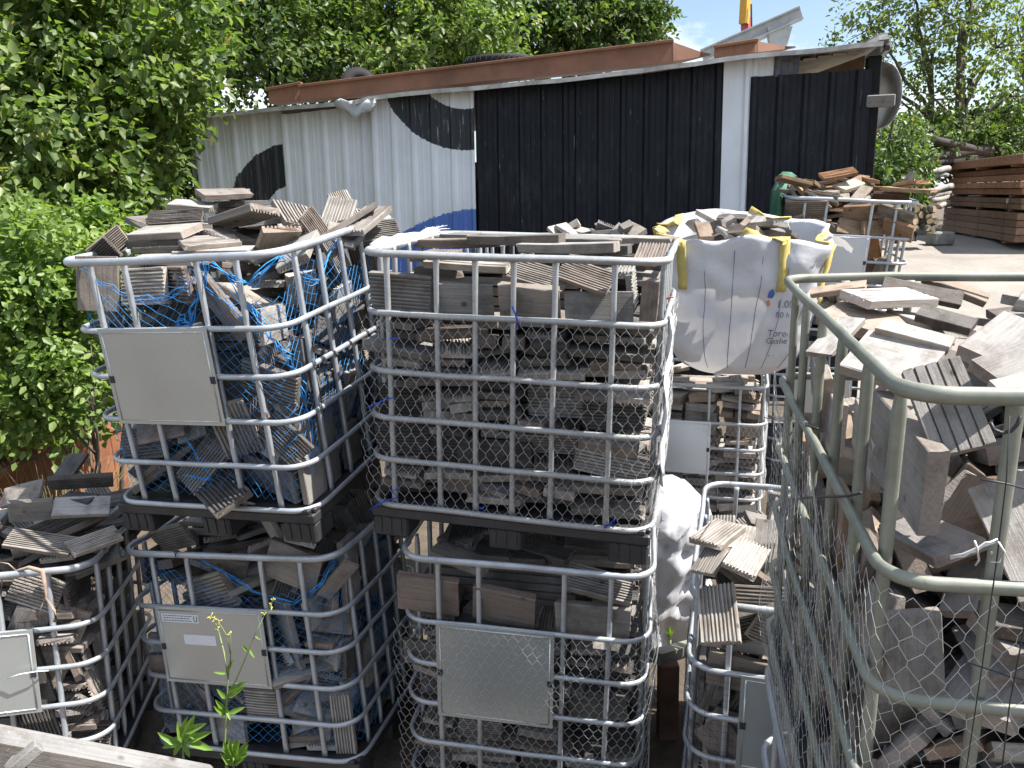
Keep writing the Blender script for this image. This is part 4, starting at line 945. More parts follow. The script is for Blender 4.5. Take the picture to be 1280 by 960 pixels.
net(hexnet(2.1, Hd * .78, .045, around('D', .014, Hd * .775, .012, 1), .0008, .003, 1), 'wire', 'chicken wire stretched round the flat topped upper cage', group=GN)
He = CAGES['E'][3]
net(hexnet(2.2, He * .72, .041, around('E', .030, He * .745, .010, 2), .0008, .003, 2), 'wire', 'chicken wire in front of the bottom cage and its blank plate', group=GN)
Hh = CAGES['H'][3]
net(hexnet(1.95, Hh * .85, .033, around('H', .010, Hh * .755, .014, 3, dirn=-1, corner=.065), .0005, .003, 3, keep=lambda u, v: v > .0 + .05 * math.sin(u * 2) and u < 1.15 + 1.0 * (v > 0.02)), 'wire', 'chicken wire sagging round the near olive-grey cage', group=GN)
M, W, D, H_, _ = CAGES['F']
net(hexnet(1.6, .62, .038, around('F', .014, H_ * .74, .010, 4, start=.45), .0008, .003, 4), 'wire', 'crumpled chicken wire round the cage carrying the white bag', group=GN)
def sqnet(U, V, cell, f, r, jit, seed, diag=False):
    rr_ = random.Random(seed); nx, ny = int(U / cell), int(V / cell); P = [[f(i * cell + rr_.uniform(-jit, jit), j * cell + rr_.uniform(-jit, jit)) for i in range(nx + 1)] for j in range(ny + 1)]; E = []
    for j in range(ny + 1):
        for i in range(nx + 1):
            if diag:
                if j < ny and i < nx and (i + j) % 2 == 0: E.append((P[j][i], P[j + 1][i + 1]))
                if j < ny and i > 0 and (i + j) % 2 == 0: E.append((P[j][i], P[j + 1][i - 1]))
                continue
            if i < nx: E.append((P[j][i], P[j][i + 1]))
            if j < ny: E.append((P[j][i], P[j + 1][i]))
    b = MB(); wires(E, r, b); return b
M, W, D, H_, _ = CAGES['G']
net(sqnet(1.6, H_ * .7, .028, around('G', .012, H_ * .73, .010, 5, start=.75, dirn=-1), .0006, .001, 5), 'wire_dark', 'fine black square mesh on the low cage of grooved boards', 'mesh_netting')
M, W, D, H_, _ = CAGES['C']
net(sqnet(1.4, H_ * .95, .026, around('C', -.05, H_ * .97, .010, 6, start=.3), .0005, .001, 6), 'wire_dark', 'thin black square mesh hanging inside the far left cage', 'mesh_netting')
# blue fishing net draped just inside the cages, gathered into thick ropes
def blue(key, label, U0, U, top, bottom, seed, ropes, sag):
    M, W, D, H_, _ = CAGES[key]; rr_ = random.Random(seed); f0 = around(key, -.047, H_, .016, seed, corner=.09, start=U0)
    def f(u, v):
        t = u / U; tp = top(t); vv = tp + v * (bottom - tp) / 1.0; uu = u + .05 * math.sin(v * 6 + u * 5) * v + .03 * mn.noise(Vector((u * 4, v * 5, seed)))
        return f0(min(max(uu, 0), U), vv * H_)
    cells = sqnet(U, 1.0, .026, f, .0010, .003, seed, True); root = empty('blue_netting', M.translation); tag(root, label, 'netting')
    sh = Matrix.Translation(-M.translation)
    cells.v = [tuple(Vector(p) - M.translation) for p in cells.v]; cells.build('mesh_cloth', MAT['blue_net'], root)
    for pts, r in ropes:
        P = [f0(min(max(u, 0), U), v * H_) - M.translation + (M.to_3x3() @ Vector((0, -.012, 0))) for u, v in pts]; Q = []
        for a_, c_ in zip(P, P[1:]):
            for k in range(6): Q.append(a_.lerp(c_, k / 6) + Vector((rr_.gauss(0, .003), rr_.gauss(0, .002), rr_.gauss(0, .003))))
        Q.append(P[-1])
        for s in range(4 if r > .002 else 1):
            b = MB(); o = Vector((rr_.gauss(0, 1), rr_.gauss(0, .5), rr_.gauss(0, 1))) * r * 1.5; b.tube([q + o * (1 + .8 * math.sin(k * .9 + s)) for k, q in enumerate(Q)], r * .34, 4); b.build('rope', MAT['blue_net'], root)
blue('A', 'blue fishing net draped inside the tilted upper cage', .03, 1.75, lambda t: .03 + .13 * abs(math.sin(t * 2 * math.pi * 1.35 + .5)), .98, 3,
     [([(.02, .02), (.12, .09), (.25, .15), (.38, .155), (.5, .12), (.62, .02)], .003), ([(.62, .02), (.60, .10), (.54, .17), (.50, .25), (.47, .275)], .006), ([(.47, .27), (.44, .26), (.46, .23), (.5, .25)], .005), ([(.64, .02), (.72, .07), (.80, .10), (.93, .03), (1.0, .01)], .006), ([(.70, .08), (.78, .22), (.86, .35), (.93, .46), (.96, .58)], .006), ([(.60, .12), (.70, .2), (.8, .3)], .003), ([(1.0, .01), (1.12, .12), (1.22, .17), (1.34, .08), (1.45, .03)], .005), ([(.96, .55), (.98, .68), (.95, .8), (.90, .93)], .004), ([(.36, .72), (.40, .82), (.44, .9), (.3, .88)], .004), ([(.02, .03), (-.0, .2), (.02, .3)], .003)], .1)
blue('B', 'blue fishing net sagging inside the bottom cage with the stickers', .03, 1.6, lambda t: .02 + .2 * max(0, math.sin(t * 1.7 * math.pi - .35)), .97, 4,
     [([(.30, .02), (.45, .10), (.62, .20), (.80, .23), (.95, .13), (1.06, .03)], .004), ([(.03, .02), (.12, .1), (.2, .2)], .002), ([(.7, .22), (.75, .27), (.9, .24)], .002)], .1)

# ---------------------------------------------------------------- ties, string, wire ends
def cage_pt(key, x, y, z): M = CAGES[key][0]; return M @ Vector((x, y, z))
def strand(label, pts, r, mat, name='cable_tie', cat='cable tie', group=None, n=4):
    b = MB(); b.tube(pts, r, n); tag(b.build(name, MAT[mat]), label, cat, group)
def loop(c, r, ax, k=10, tail=None):
    ax = ax.normalized(); s = ax.cross(Vector((0.2, .1, 1))).normalized(); u = ax.cross(s); P = [c + (s * math.cos(2 * math.pi * i / k) + u * math.sin(2 * math.pi * i / k)) * r for i in range(k + 1)]
    return P + ([P[-1] + t for t in tail] if tail else [])
GB = 'blue twine ties on the wire covered cage'
M, W, D, Hd, _ = CAGES['D']; zr = [Hd * (1 - f) for f in RD]
def dfront(px, py, off=-.02):
    """point on the front plane of the flat topped cage seen at a photo pixel"""
    n = M.to_3x3() @ Vector((0, -1, 0)); o = M @ Vector((0, -D / 2 + off, 0)); a = at(px, py, 1) - CAM; return CAM + a * ((o - CAM).dot(n) / a.dot(n))
for lab, ps in (('blue twine tie on the second rail of the flat topped cage, below its front boards', [(640, 383), (644, 392), (647, 403), (650, 408), (646, 409)]), ('short blue tie high on the leftmost upright of the flat topped cage', [(487, 423), (492, 424), (496, 423)]), ('long blue tie at the left end of the third lowest rail', [(459, 510), (470, 505), (480, 500), (491, 497)]), ('blue twine with loose ends at the lower left corner of the flat topped cage', [(462, 637), (475, 629), (486, 625), (497, 622), (489, 613), (500, 611)]), ('small blue tie on the bottom rail of the flat topped cage', [(598, 634), (603, 636), (605, 633)]), ('blue twine hooked at the lower right of the flat topped cage', [(755, 660), (763, 655), (768, 648), (766, 659)])):
    strand(lab, [dfront(*p) for p in ps], .0035, 'blue_tie', 'twine_tie', 'twine', GB)
strand('thin red string tied round the right corner of the flat topped cage', [dfront(833, 374), dfront(838, 371), dfront(842, 372)], .003, 'red_paint', 'string', 'string')
# white wrapped stretch of the back left rim with a frayed end
b = MB(); rr = random.Random(3); pts = []
for i in range(9):
    y = -D / 2 + .16 + i * (D - .25) / 8; pts.append(M @ Vector((-W / 2, y, Hd + .006 + rr.uniform(-.004, .004))))
b.tube(pts, [.026 + rr.uniform(-.006, .01) for _ in pts], 8)
e = pts[-1]
for k in range(16): b.tube([e, e + Vector((rr.gauss(.0, .02), rr.gauss(0, .02), rr.uniform(.005, .022))), e + Vector((rr.gauss(.01, .035), rr.gauss(0, .03), rr.uniform(.0, .04)))], [.003, .002, .001], 3)
tag(b.build('plastic_wrapping', MAT['white_tie']), 'white plastic wrapping with a frayed end along the left rim of the flat topped cage', 'wrapping')
b = MB(); vs = []
for i in range(12):
    for j in range(4): vs.append(M @ Vector((W / 2 + .02 + .012 * math.sin(i * 1.3 + j * 2), -D / 2 + .05 + j * .045 + .02 * math.sin(i * .7), Hd * .80 - i * .062)))
b.add(vs, [(i * 4 + j, (i + 1) * 4 + j, (i + 1) * 4 + j + 1, i * 4 + j + 1) for i in range(11) for j in range(3)], True); o = b.build('plastic_strip', MAT['white_tie']); o.modifiers.new('t', 'SOLIDIFY').thickness = .002
tag(o, 'white plastic strip hanging down the right side of the flat topped cage', 'plastic strip')
GK = 'black cable ties on the cages'
M2, W2, D2, H2, _ = CAGES['H']
def hside(px, py, off=-.012):
    n = M2.to_3x3() @ Vector((-1, 0, 0)); o = M2 @ Vector((-W2 / 2 + off, 0, 0)); a = at(px, py, 1) - CAM; return CAM + a * ((o - CAM).dot(n) / a.dot(n))
def hfront(px, py, off=-.02):
    n = M2.to_3x3() @ Vector((0, -1, 0)); o = M2 @ Vector((0, -D2 / 2 + off, 0)); a = at(px, py, 1) - CAM; return CAM + a * ((o - CAM).dot(n) / a.dot(n))
strand('long black cable tie from the bag cage to the upper rail of the near cage', [at(955, 522, 5.6), at(985, 527, 3.2), hside(1010, 532), hside(1022, 536)], .003, 'wire_dark', group=GK)
strand('long black cable tie across the sagging wire on the near cage side', [hside(990, 624), hside(1010, 622), hside(1060, 620), hside(1076, 616)], .0025, 'wire_dark', group=GK)
strand('curly black wire round the top of the front upright of the near cage', [hfront(x, y) for x, y in ((1238, 528), (1242, 537), (1252, 541), (1264, 539), (1272, 530), (1276, 520))], .0028, 'wire_dark', 'wire_tie', 'wire', None)
strand('black wire crossing the front upright of the near cage halfway down', [hfront(x, y) for x, y in ((1225, 599), (1245, 602), (1260, 605), (1285, 612))], .0014, 'wire_dark', 'wire_tie', 'wire', None)
for lab, ps in (('left of two thin black wires hanging beside the near cage upright', ((1262, 520), (1258, 600), (1246, 700), (1228, 830), (1205, 980))), ('right of two thin black wires hanging beside the near cage upright', ((1300, 690), (1281, 780), (1262, 880), (1250, 980)))):
    strand(lab, [hfront(x, y, -.03) for x, y in ps], .0011, 'wire_dark', 'hanging_wire', 'wire')
strand('dark wire drooping across the lower right of the near cage', [hfront(x, y) for x, y in ((1196, 826), (1215, 830), (1240, 838), (1262, 846), (1290, 852))], .0013, 'wire_dark', 'wire_tie', 'wire')
b = MB(); tw = [(1188, 697), (1205, 693), (1220, 687), (1232, 680), (1247, 676)]
for k in range(3): b.tube([hfront(x, y + 2.2 * math.sin(i * 1.7 + k * 2.1), -.028) for i, (x, y) in enumerate(tw)], .0016, 5)
b.tube([hfront(x, y, -.03) for x, y in ((1247, 676), (1256, 690), (1250, 703), (1238, 702), (1240, 690))], .0014, 5); b.tube([hfront(x, y, -.03) for x, y in ((1218, 676), (1221, 684), (1224, 700), (1219, 707))], .0016, 5)
tag(b.build('wire_twist', MAT['wire']), 'shiny twisted wire knot on the front upright of the near cage', 'wire')
for lab, key, u in (('black tie on the top rail of the bottom cage under the tilted cage', 'B', .30), ('black tie at the left end of that bottom cage rail', 'B', .03)):
    M3_, W3, D3, H3, _ = CAGES[key]; c = cage_pt(key, -W3 / 2 + u * W3, -D3 / 2, H3); strand(lab, loop(c, .019, M3_.to_3x3() @ Vector((1, 0, 0)), tail=[Vector((0, -.005, .02)), Vector((.004, -.004, .05))]), .0022, 'wire_dark', group=GK)
M3_, W3, D3, H3, _ = CAGES['C']
c = cage_pt('C', W3 * .32, -D3 / 2 - .02, H3 * .55); strand('white cable tie sticking out beside the far left plate', [c, c + Vector((-.03, -.03, .018)), c + Vector((-.09, -.05, .02)), c + Vector((-.15, -.05, 0))], .003, 'white_tie')
b = MB(); c = cage_pt('C', W3 * .30, -D3 / 2 - .015, H3)
rt = [c + Vector(v) for v in ((-.16, .02, -.10), (-.13, .0, -.02), (-.07, .01, .01), (0, -.01, .035), (.06, -.02, .02), (.07, -.03, -.04), (.06, -.03, -.10), (.09, -.03, -.16), (.085, -.03, -.21))]
b.tube(rt, [.003, .004, .006, .008, .012, .008, .006, .005, .010], 6); b.tube([rt[6], rt[6] + Vector((-.03, 0, -.05)), rt[6] + Vector((-.045, 0, -.12))], [.004, .003, .001], 5); b.tube([rt[2], rt[2] + Vector((-.02, -.01, .04)), rt[2] + Vector((-.06, -.01, .05))], [.004, .003, .001], 5)
tag(b.build('dry_root', simple('pale_dry_root', (.33, .25, .19), .85, 0, .3, 12, .2)), 'dried pinkish root hooked over the far left cage rim', 'root')

# ---------------------------------------------------------------- weeds in front
LF['weed'] = mat_leaf('weed_leaf', [(0, (.15, .28, .04)), (1, (.24, .38, .07))], .4); MAT['stalk'] = simple('green_stalk', (.20, .26, .07), .6, 0, .25, 10, 0); MAT['petal'] = simple('yellow_petal', (.45, .42, .09), .6, 0, .2, 10, 0); MAT['stalk_red'] = simple('reddish_stalk', (.24, .13, .06), .6, 0, .25, 10, 0)
WY = 2.35
def weed(label, base_px, stems, leaves, flowers=(), Y=WY):
    c = at(*base_px, Y); z = gz(c.x, c.y); root = empty('weed', (c.x, c.y, z)); tag(root, label, 'weed', 'weeds in front of the bottom cages'); o = Vector((c.x, c.y, z))
    b = MB(); b.tube([Vector((0, 0, 0)), c - o], .006, 5)
    for s, r in stems: b.tube([at(x, y, Y + dy) - o for x, y, dy in s], [r * (1 - .6 * k / (len(s) - 1)) for k in range(len(s))], 5)
    b.build('stem', MAT['stalk'], root)
    P, Dn, Nn, S = [], [], [], []; rr_ = random.Random(len(label))
    for x, y, tx, ty, w in leaves:
        a = at(x, y, Y) - o; e = at(tx, ty, Y - .03 * rr_.random()) - o; P.append(tuple(a)); d = e - a; Dn.append(tuple(d.normalized())); S.append(d.length); n = Vector((rr_.gauss(.1, .25), -.75, .65)); n = n - n.project(d); Nn.append(tuple(n.normalized()))
    for q0 in range(len(P)): new_obj('leaf', leaf_mesh('leaf', np.array(P[q0:q0 + 1]), np.array(Dn[q0:q0 + 1]), np.array(Nn[q0:q0 + 1]), np.array(S[q0:q0 + 1]), LF['weed'], .27), root)
    for x, y in flowers:
        f = MB(); cc = at(x, y, Y) - o
        for k in range(7): f.tube([cc, cc + Vector((rr_.gauss(0, .005), rr_.gauss(0, .005), rr_.gauss(.001, .005)))], [.001, .0022], 4)
        f.build('flower', MAT['petal'], root)
lv = []
for k, (tx, ty) in enumerate(((196, 917), (200, 935), (214, 947), (232, 897), (240, 896), (262, 915), (265, 938), (248, 925), (222, 905), (238, 948), (210, 925), (254, 905))): lv.append((228 + (k % 3), 932 - (k % 4) * 5, tx, ty, .4))
weed('bright green leafy weed without flowers behind the near plank', (230, 958), [([(230, 958, 0), (229, 940, 0), (228, 920, 0)], .004)], lv)
st = [([(283, 960, 0), (281, 930, 0), (283, 890, 0), (285, 850, 0), (280, 815, 0), (272, 785, 0), (266, 772, 0)], .004), ([(285, 850, 0), (288, 820, 0), (284, 795, 0), (275, 780, 0)], .0025), ([(288, 830, 0), (289, 805, 0), (288, 792, 0)], .002), ([(284, 870, 0), (295, 850, 0), (310, 815, 0), (320, 790, 0), (330, 770, 0)], .003), ([(330, 770, 0), (337, 760, 0), (341, 750, 0)], .002)]
lv = [(284, 895, 268, 884, 0), (284, 893, 305, 884, 0), (282, 872, 302, 860, 0), (283, 875, 272, 862, 0), (285, 868, 306, 852, 0), (284, 842, 267, 840, 0), (284, 840, 290, 825, 0), (312, 812, 318, 822, 0), (310, 815, 303, 807, 0), (283, 880, 277, 898, 0), (282, 884, 288, 900, 0), (281, 888, 270, 876, 0), (318, 794, 326, 800, 0)]
weed('tall spindly weed with small yellow flowers before the stickered plate', (283, 958), st, lv, [(263, 771), (268, 775), (274, 777), (271, 786), (341, 750), (338, 756), (340, 760), (287, 793), (331, 768)])
lv = []
for k in range(16): a = 2 * math.pi * k / 16; lv.append((292 + 3 * math.cos(a), 943 + (k % 4) * 5, 292 + (12 + (k * 7) % 9) * math.cos(a), 938 + 14 * math.sin(a) * .9, .3))
weed('small feathery weed at the foot of the tall flowering one', (292, 962), [([(292, 962, 0), (291, 945, 0), (291, 930, 0)], .003)], lv)
weed('little green seedling at the foot of the crumpled bag', (838, 800), [([(838, 800, 0), (837, 792, 0)], .003)], [(837, 797, 833, 789, 0), (837, 796, 842, 788, 0), (837, 795, 837, 785, 0)], Y=3.95)
KEYS = ['A', 'B', 'C', 'D', 'E', 'F', 'G', 'H', 'I', 'J', 'L', 'bag']
CORES = {"A": [-0.424, 0.219, -0.319, 0.524, 0.766], "B": [-0.482, 0.277, -0.184, 0.389, 0.74], "C": [-0.482, 0.277, -0.184, 0.389, 0.74], "G": [-0.219, 0.424, -0.319, 0.524, 0.816], "H": [-0.219, 0.424, -0.319, 0.524, 0.716], "I": [-0.219, 0.424, -0.319, 0.524, 0.966], "J": [-0.424, 0.219, -0.319, 0.524, 0.816], "D": [-0.55, 0.25, -0.2, 0.45, 0.95], "E": [-0.48, 0.2, -0.3, 0.6, 1.0], "F": [-0.55, 0.25, -0.15, 0.45, 0.95]}
# cage, shape, scale, position (mm), rotation, stands alone, tone
TILES = [
[0,6,1066,1066,1066,-1503,3504,2519,109,-983,146,-34,1,4],[0,6,1077,1077,1077,-1519,3524,2487,99,-989,108,-28,1,-1],[0,0,823,823,823,-1542,3726,2576,964,252,9,85,1,-1],[0,1,720,720,720,-1761,3509,2465,781,522,-198,280,1,-1],[0,2,720,720,720,-1740,3429,2438,564,753,-336,41,1,-1],[0,7,1077,1077,1077,-1692,3245,2327,578,-470,-511,-429,1,6],
[0,2,1048,1048,1048,-1501,3235,2310,761,634,-104,-94,1,-1],[0,2,1040,1040,1040,-1370,3239,2314,626,700,-267,-218,1,-1],[0,1,1196,1196,1196,-1188,3624,2573,107,953,-274,70,1,3],[0,0,1192,1192,1192,-999,3782,2569,832,-40,193,-518,1,4],[0,4,720,720,720,-863,3556,2533,743,394,541,-10,1,-1],[0,2,1130,1130,1130,-992,3426,2470,841,-123,-197,-488,1,-1],
[0,2,1061,1061,1061,-873,3306,2431,1,716,634,294,1,-1],[0,1,724,724,724,-784,3585,2404,780,257,568,-50,1,3],[0,0,762,762,762,-813,4057,2586,817,243,368,-372,0,7],[0,7,890,890,890,-932,3508,2259,762,-166,-411,-472,1,8],[0,1,1097,1097,1097,-989,3120,1907,600,771,-43,-207,1,-1],[0,1,1091,1091,1091,-1164,3151,1713,498,567,580,-308,1,-1],
[0,1,881,881,881,-943,3087,1679,678,622,223,-321,1,-1],[0,1,1199,1199,1199,-1257,3162,1428,870,207,-63,-443,1,-1],[3,1,1078,1078,1078,-438,3170,2262,650,753,-49,-94,1,4],[3,7,1069,1069,1069,-174,3094,2229,817,-575,28,4,1,4],[3,7,1149,1149,1149,80,3035,2218,870,-481,90,-62,1,4],[3,6,965,965,965,340,2965,2196,634,-766,82,-64,1,3],
[3,10,720,720,720,527,2929,2230,511,-499,-334,-616,1,-1],[3,0,749,749,749,294,2986,2322,883,360,39,-300,1,7],[3,3,741,741,741,111,3053,2325,910,356,72,-200,1,4],[3,2,931,931,931,629,3455,2363,801,120,-123,574,1,7],[4,7,1299,1299,1299,-392,3113,950,789,-609,80,-12,1,6],[4,7,1300,1300,1300,-61,3036,921,810,-572,120,-38,1,6],
[4,6,1171,1171,1171,310,2994,865,740,-666,79,-51,1,4],[4,0,942,942,942,-246,3164,1088,974,6,110,-197,1,4],[4,0,959,959,959,347,3038,1010,965,224,105,-84,1,-1],[1,7,1222,1222,1222,-1008,3244,1038,693,-692,189,73,1,6],[1,2,1300,1300,1300,-1443,3360,855,674,685,-278,14,1,-1],[1,2,991,991,991,-1685,3569,1048,572,797,-183,64,1,-1],
[1,11,741,741,741,-804,3192,990,748,-513,-305,-289,1,-1],[1,2,1058,1058,1058,-1372,3382,988,441,874,152,-134,1,-1],[2,11,912,912,912,-2091,3573,1352,454,867,201,48,1,-1],[2,9,788,788,788,-2055,3476,1301,4,-997,23,70,0,-1],[2,0,797,797,797,-2020,3424,1279,222,-953,-172,113,1,-1],[2,3,786,786,786,-2088,3190,1211,972,140,170,86,1,-1],
[2,0,720,720,720,-1891,3257,1180,906,160,45,389,1,-1],[2,2,843,843,843,-2207,3342,1305,805,-529,-78,256,1,-1],[2,0,720,720,720,-2374,3561,1303,360,-925,-18,-117,1,-1],[2,1,720,720,720,-2270,3808,1351,153,-707,-675,-149,1,-1],[6,1,921,921,921,779,2801,1331,910,-14,-3,416,1,7],[6,0,833,833,833,837,2623,1316,858,127,73,492,1,8],
[6,1,942,942,942,714,2528,1149,598,289,73,-744,1,8],[6,4,720,720,720,720,2682,1279,894,25,-263,363,1,4],[7,15,502,476,500,697,1208,2272,607,408,176,-659,1,1],[7,12,741,741,741,669,1272,2164,492,-438,557,-506,1,1],[7,12,450,450,450,686,1201,2048,53,-732,664,-141,1,0],[7,12,396,636,500,712,1428,2300,220,-886,407,-12,1,2],
[7,11,439,439,500,769,1463,2342,184,-908,375,21,1,3],[7,6,639,417,500,728,1722,2294,57,-917,-362,-159,1,1],[7,15,604,604,604,935,1921,2351,993,66,18,94,1,3],[7,13,531,565,531,897,1366,2334,188,-933,-282,-121,1,1],[7,12,321,315,500,786,1186,2344,248,-953,-149,-91,1,0],[7,14,337,219,500,742,1104,2330,210,-971,-90,-71,1,2],
[7,12,450,450,450,649,1150,1863,428,-496,-489,-575,1,1],[7,19,275,452,500,972,1724,2326,211,-903,373,31,1,6],[7,19,450,450,450,1072,2026,2348,346,-905,248,11,1,6],[7,6,504,504,504,863,2050,2359,46,-962,248,-106,1,-1],[7,6,646,646,646,1227,2153,2339,101,-936,299,154,1,-1],[9,1,1287,1287,1287,2439,6524,2460,421,887,-165,-93,1,3],
[9,0,935,935,935,2807,6428,2293,501,-854,111,80,1,1],[9,7,1093,1093,1093,2841,6445,2410,875,-460,57,-140,1,2],[9,0,940,940,940,3098,6356,2402,328,902,-147,-240,1,-1],[9,7,843,843,843,2554,6500,2310,873,-473,32,-112,0,-1],[9,2,1028,1028,1028,2363,6546,2334,187,552,-765,274,0,-1],[9,7,1022,1022,1022,2949,6414,2276,670,-714,-150,137,1,-1],
[9,7,1135,1135,1135,3131,6357,2277,878,-330,265,-225,1,-1],[9,6,996,996,996,2993,7006,2634,182,-954,-234,-52,0,4],[9,1,720,720,720,3018,6805,2570,901,181,-266,291,0,-1],[9,3,825,825,825,3171,6604,2534,221,940,-238,-102,1,0],[0,1,1000,1000,1000,-1366,4150,2632,857,0,0,515,0,-1],[0,1,1000,1000,1000,-1359,4170,2606,879,0,0,477,0,-1],
[0,1,1000,1000,1000,-1373,4190,2577,899,0,0,438,0,-1],[0,0,1000,1000,1000,-1388,4100,2539,972,-8,-19,234,0,-1],[0,1,1000,1000,1000,-1355,4060,2504,839,37,50,541,0,-1],[0,0,1000,1000,1000,-1402,4020,2471,777,10,21,629,0,-1],[0,1,1000,1000,1000,-1348,3980,2436,269,-18,32,962,0,-1],[0,0,1000,1000,1000,-1316,3940,2402,83,21,-48,995,0,-1],
[0,1,1000,1000,1000,-1268,3900,2368,996,30,-32,74,0,-1],[0,0,1000,1000,1000,-1350,3860,2338,978,-50,82,186,1,-1],[0,1,1000,1000,1000,-1224,4000,2518,624,-19,34,781,0,-1],[0,0,1000,1000,1000,-1071,3970,2487,560,-62,-87,822,0,-1],[0,3,1000,1000,1000,-1097,3940,2462,118,-55,-36,991,0,-1],[0,1,1000,1000,1000,-1018,3910,2434,924,-70,-80,368,0,-1],
[0,3,1000,1000,1000,-1003,3880,2408,898,41,14,437,0,-1],[0,6,1000,1000,1000,-1173,3850,2388,854,90,11,512,0,-1],[0,0,1000,1000,1000,-982,3820,2357,618,75,9,783,0,-1],[0,3,1000,1000,1000,-1029,3790,2334,599,-133,-99,784,0,-1],[0,3,1000,1000,1000,-1435,3450,2444,-26,-1000,-17,0,1,-1],[0,1,1000,1000,1000,-1292,3450,2471,948,100,31,299,1,-1],
[0,2,1000,1000,1000,-1263,3600,2487,810,118,135,558,1,-1],[0,9,1000,1000,1000,-1479,3750,2527,985,0,0,174,0,-1],[0,1,1000,1000,1000,-1184,3900,2547,983,49,-27,175,0,-1],[0,0,1000,1000,1000,-1334,4000,2548,996,0,0,-87,0,-1],[0,2,1000,1000,1000,-790,4300,2528,861,369,218,274,0,-1],[0,6,1000,1000,1000,-1421,3350,2414,71,-992,106,10,0,-1],
[0,3,1000,1000,1000,-1258,3420,2431,35,-999,35,-1,1,-1],[3,19,1000,1000,1000,-222,3700,2425,0,-991,130,0,1,-1],[3,19,1000,1000,1000,22,3850,2420,0,-989,148,0,0,-1],[3,19,1000,1000,1000,255,3350,2409,0,-985,174,0,1,-1],[3,19,1000,1000,1000,37,3500,2442,0,-988,156,0,1,-1],[3,19,1000,1000,1000,330,3500,2387,0,-989,148,0,1,-1],
[3,6,1000,1000,1000,-462,3294,1398,994,21,-19,-104,1,-1],[3,2,1000,1000,1000,-464,3238,1444,55,-980,189,-19,1,-1],[3,1,1000,1000,1000,-460,3274,1499,788,79,4,611,1,-1],[3,1,1000,1000,1000,-455,3316,1536,26,773,634,8,0,-1],[3,1,1000,1000,1000,-474,3207,1638,685,716,-109,-74,1,-1],[3,2,1000,1000,1000,-471,3268,1789,714,690,-85,-82,1,-1],
[3,6,1000,1000,1000,-414,3323,1881,805,34,-12,592,0,-1],[3,4,1000,1000,1000,-442,3226,1927,801,-54,-2,596,0,-1],[3,4,1000,1000,1000,-444,3238,1971,992,67,40,-96,1,-1],[3,3,1000,1000,1000,-448,3242,2019,76,-987,116,76,1,-1],[3,6,1000,1000,1000,-409,3313,2088,820,39,20,571,0,-1],[3,7,1000,1000,1000,-420,3260,2129,843,45,15,535,1,-1],
[3,1,1000,1000,1000,-426,3276,2176,786,19,12,618,0,-1],[3,10,1000,1000,1000,-256,3238,1419,719,685,-57,-102,1,-1],[3,2,1000,1000,1000,-277,3181,1480,52,998,-47,-6,1,-1],[3,1,1000,1000,1000,-294,3181,1590,682,722,-47,-105,1,-1],[3,5,1000,1000,1000,-302,3289,1686,835,31,-34,548,0,-1],[3,5,1000,1000,1000,-200,3264,1681,833,31,-34,551,0,-1],
[3,9,1000,1000,1000,-294,3231,1740,791,3,23,611,0,-1],[3,9,1000,1000,1000,-191,3205,1735,795,3,23,606,0,-1],[3,9,1000,1000,1000,-313,3222,1792,718,-45,-30,694,0,-1],[3,9,1000,1000,1000,-201,3194,1787,692,-43,-34,720,0,-1],[3,4,1000,1000,1000,-303,3201,1847,776,19,-103,622,1,-1],[3,4,1000,1000,1000,-200,3175,1842,792,16,-102,602,1,-1],
[3,3,1000,1000,1000,-260,3169,1892,992,-39,-6,-120,1,-1],[3,1,1000,1000,1000,-241,3183,1936,24,-982,188,28,1,-1],[3,2,1000,1000,1000,-230,3218,1983,46,-800,-596,-52,0,-1],[3,1,1000,1000,1000,-235,3221,2030,676,96,-33,730,1,-1],[3,11,1000,1000,1000,-236,3190,2087,996,71,-27,-55,1,-1],[3,1,1000,1000,1000,-78,3141,1378,989,-57,12,-138,1,-1],
[3,1,1000,1000,1000,-51,3193,1423,104,-843,-524,55,1,-1],[3,6,1000,1000,1000,-45,3181,1474,997,42,-22,-62,1,-1],[3,8,1000,1000,1000,-80,3097,1581,772,-623,96,-89,1,-1],[3,7,1000,1000,1000,-48,3204,1667,34,-748,-662,25,0,-1],[3,5,1000,1000,1000,-77,3231,1712,801,116,32,586,0,-1],[3,5,1000,1000,1000,22,3206,1708,795,116,33,595,0,-1],
[3,4,1000,1000,1000,-49,3148,1747,998,23,20,-46,1,-1],[3,0,1000,1000,1000,-36,3229,1797,43,834,550,13,0,-1],[3,2,1000,1000,1000,-56,3143,1843,64,-984,166,-10,1,-1],[3,2,1000,1000,1000,-58,3138,1881,993,-12,22,-112,1,-1],[3,2,1000,1000,1000,-38,3173,1914,968,68,89,-224,0,-1],[3,1,1000,1000,1000,-47,3158,1958,788,29,-44,614,1,-1],
[3,1,1000,1000,1000,-26,3203,2013,809,-88,-31,580,0,-1],[3,10,1000,1000,1000,-88,3177,2064,745,33,30,666,1,-1],[3,10,1000,1000,1000,22,3150,2059,743,33,30,668,1,-1],[3,10,1000,1000,1000,-50,3260,2131,826,9,-18,564,0,-1],[3,10,1000,1000,1000,29,3241,2127,816,10,-18,577,0,-1],[3,7,1000,1000,1000,151,3177,1371,997,6,0,-75,0,-1],
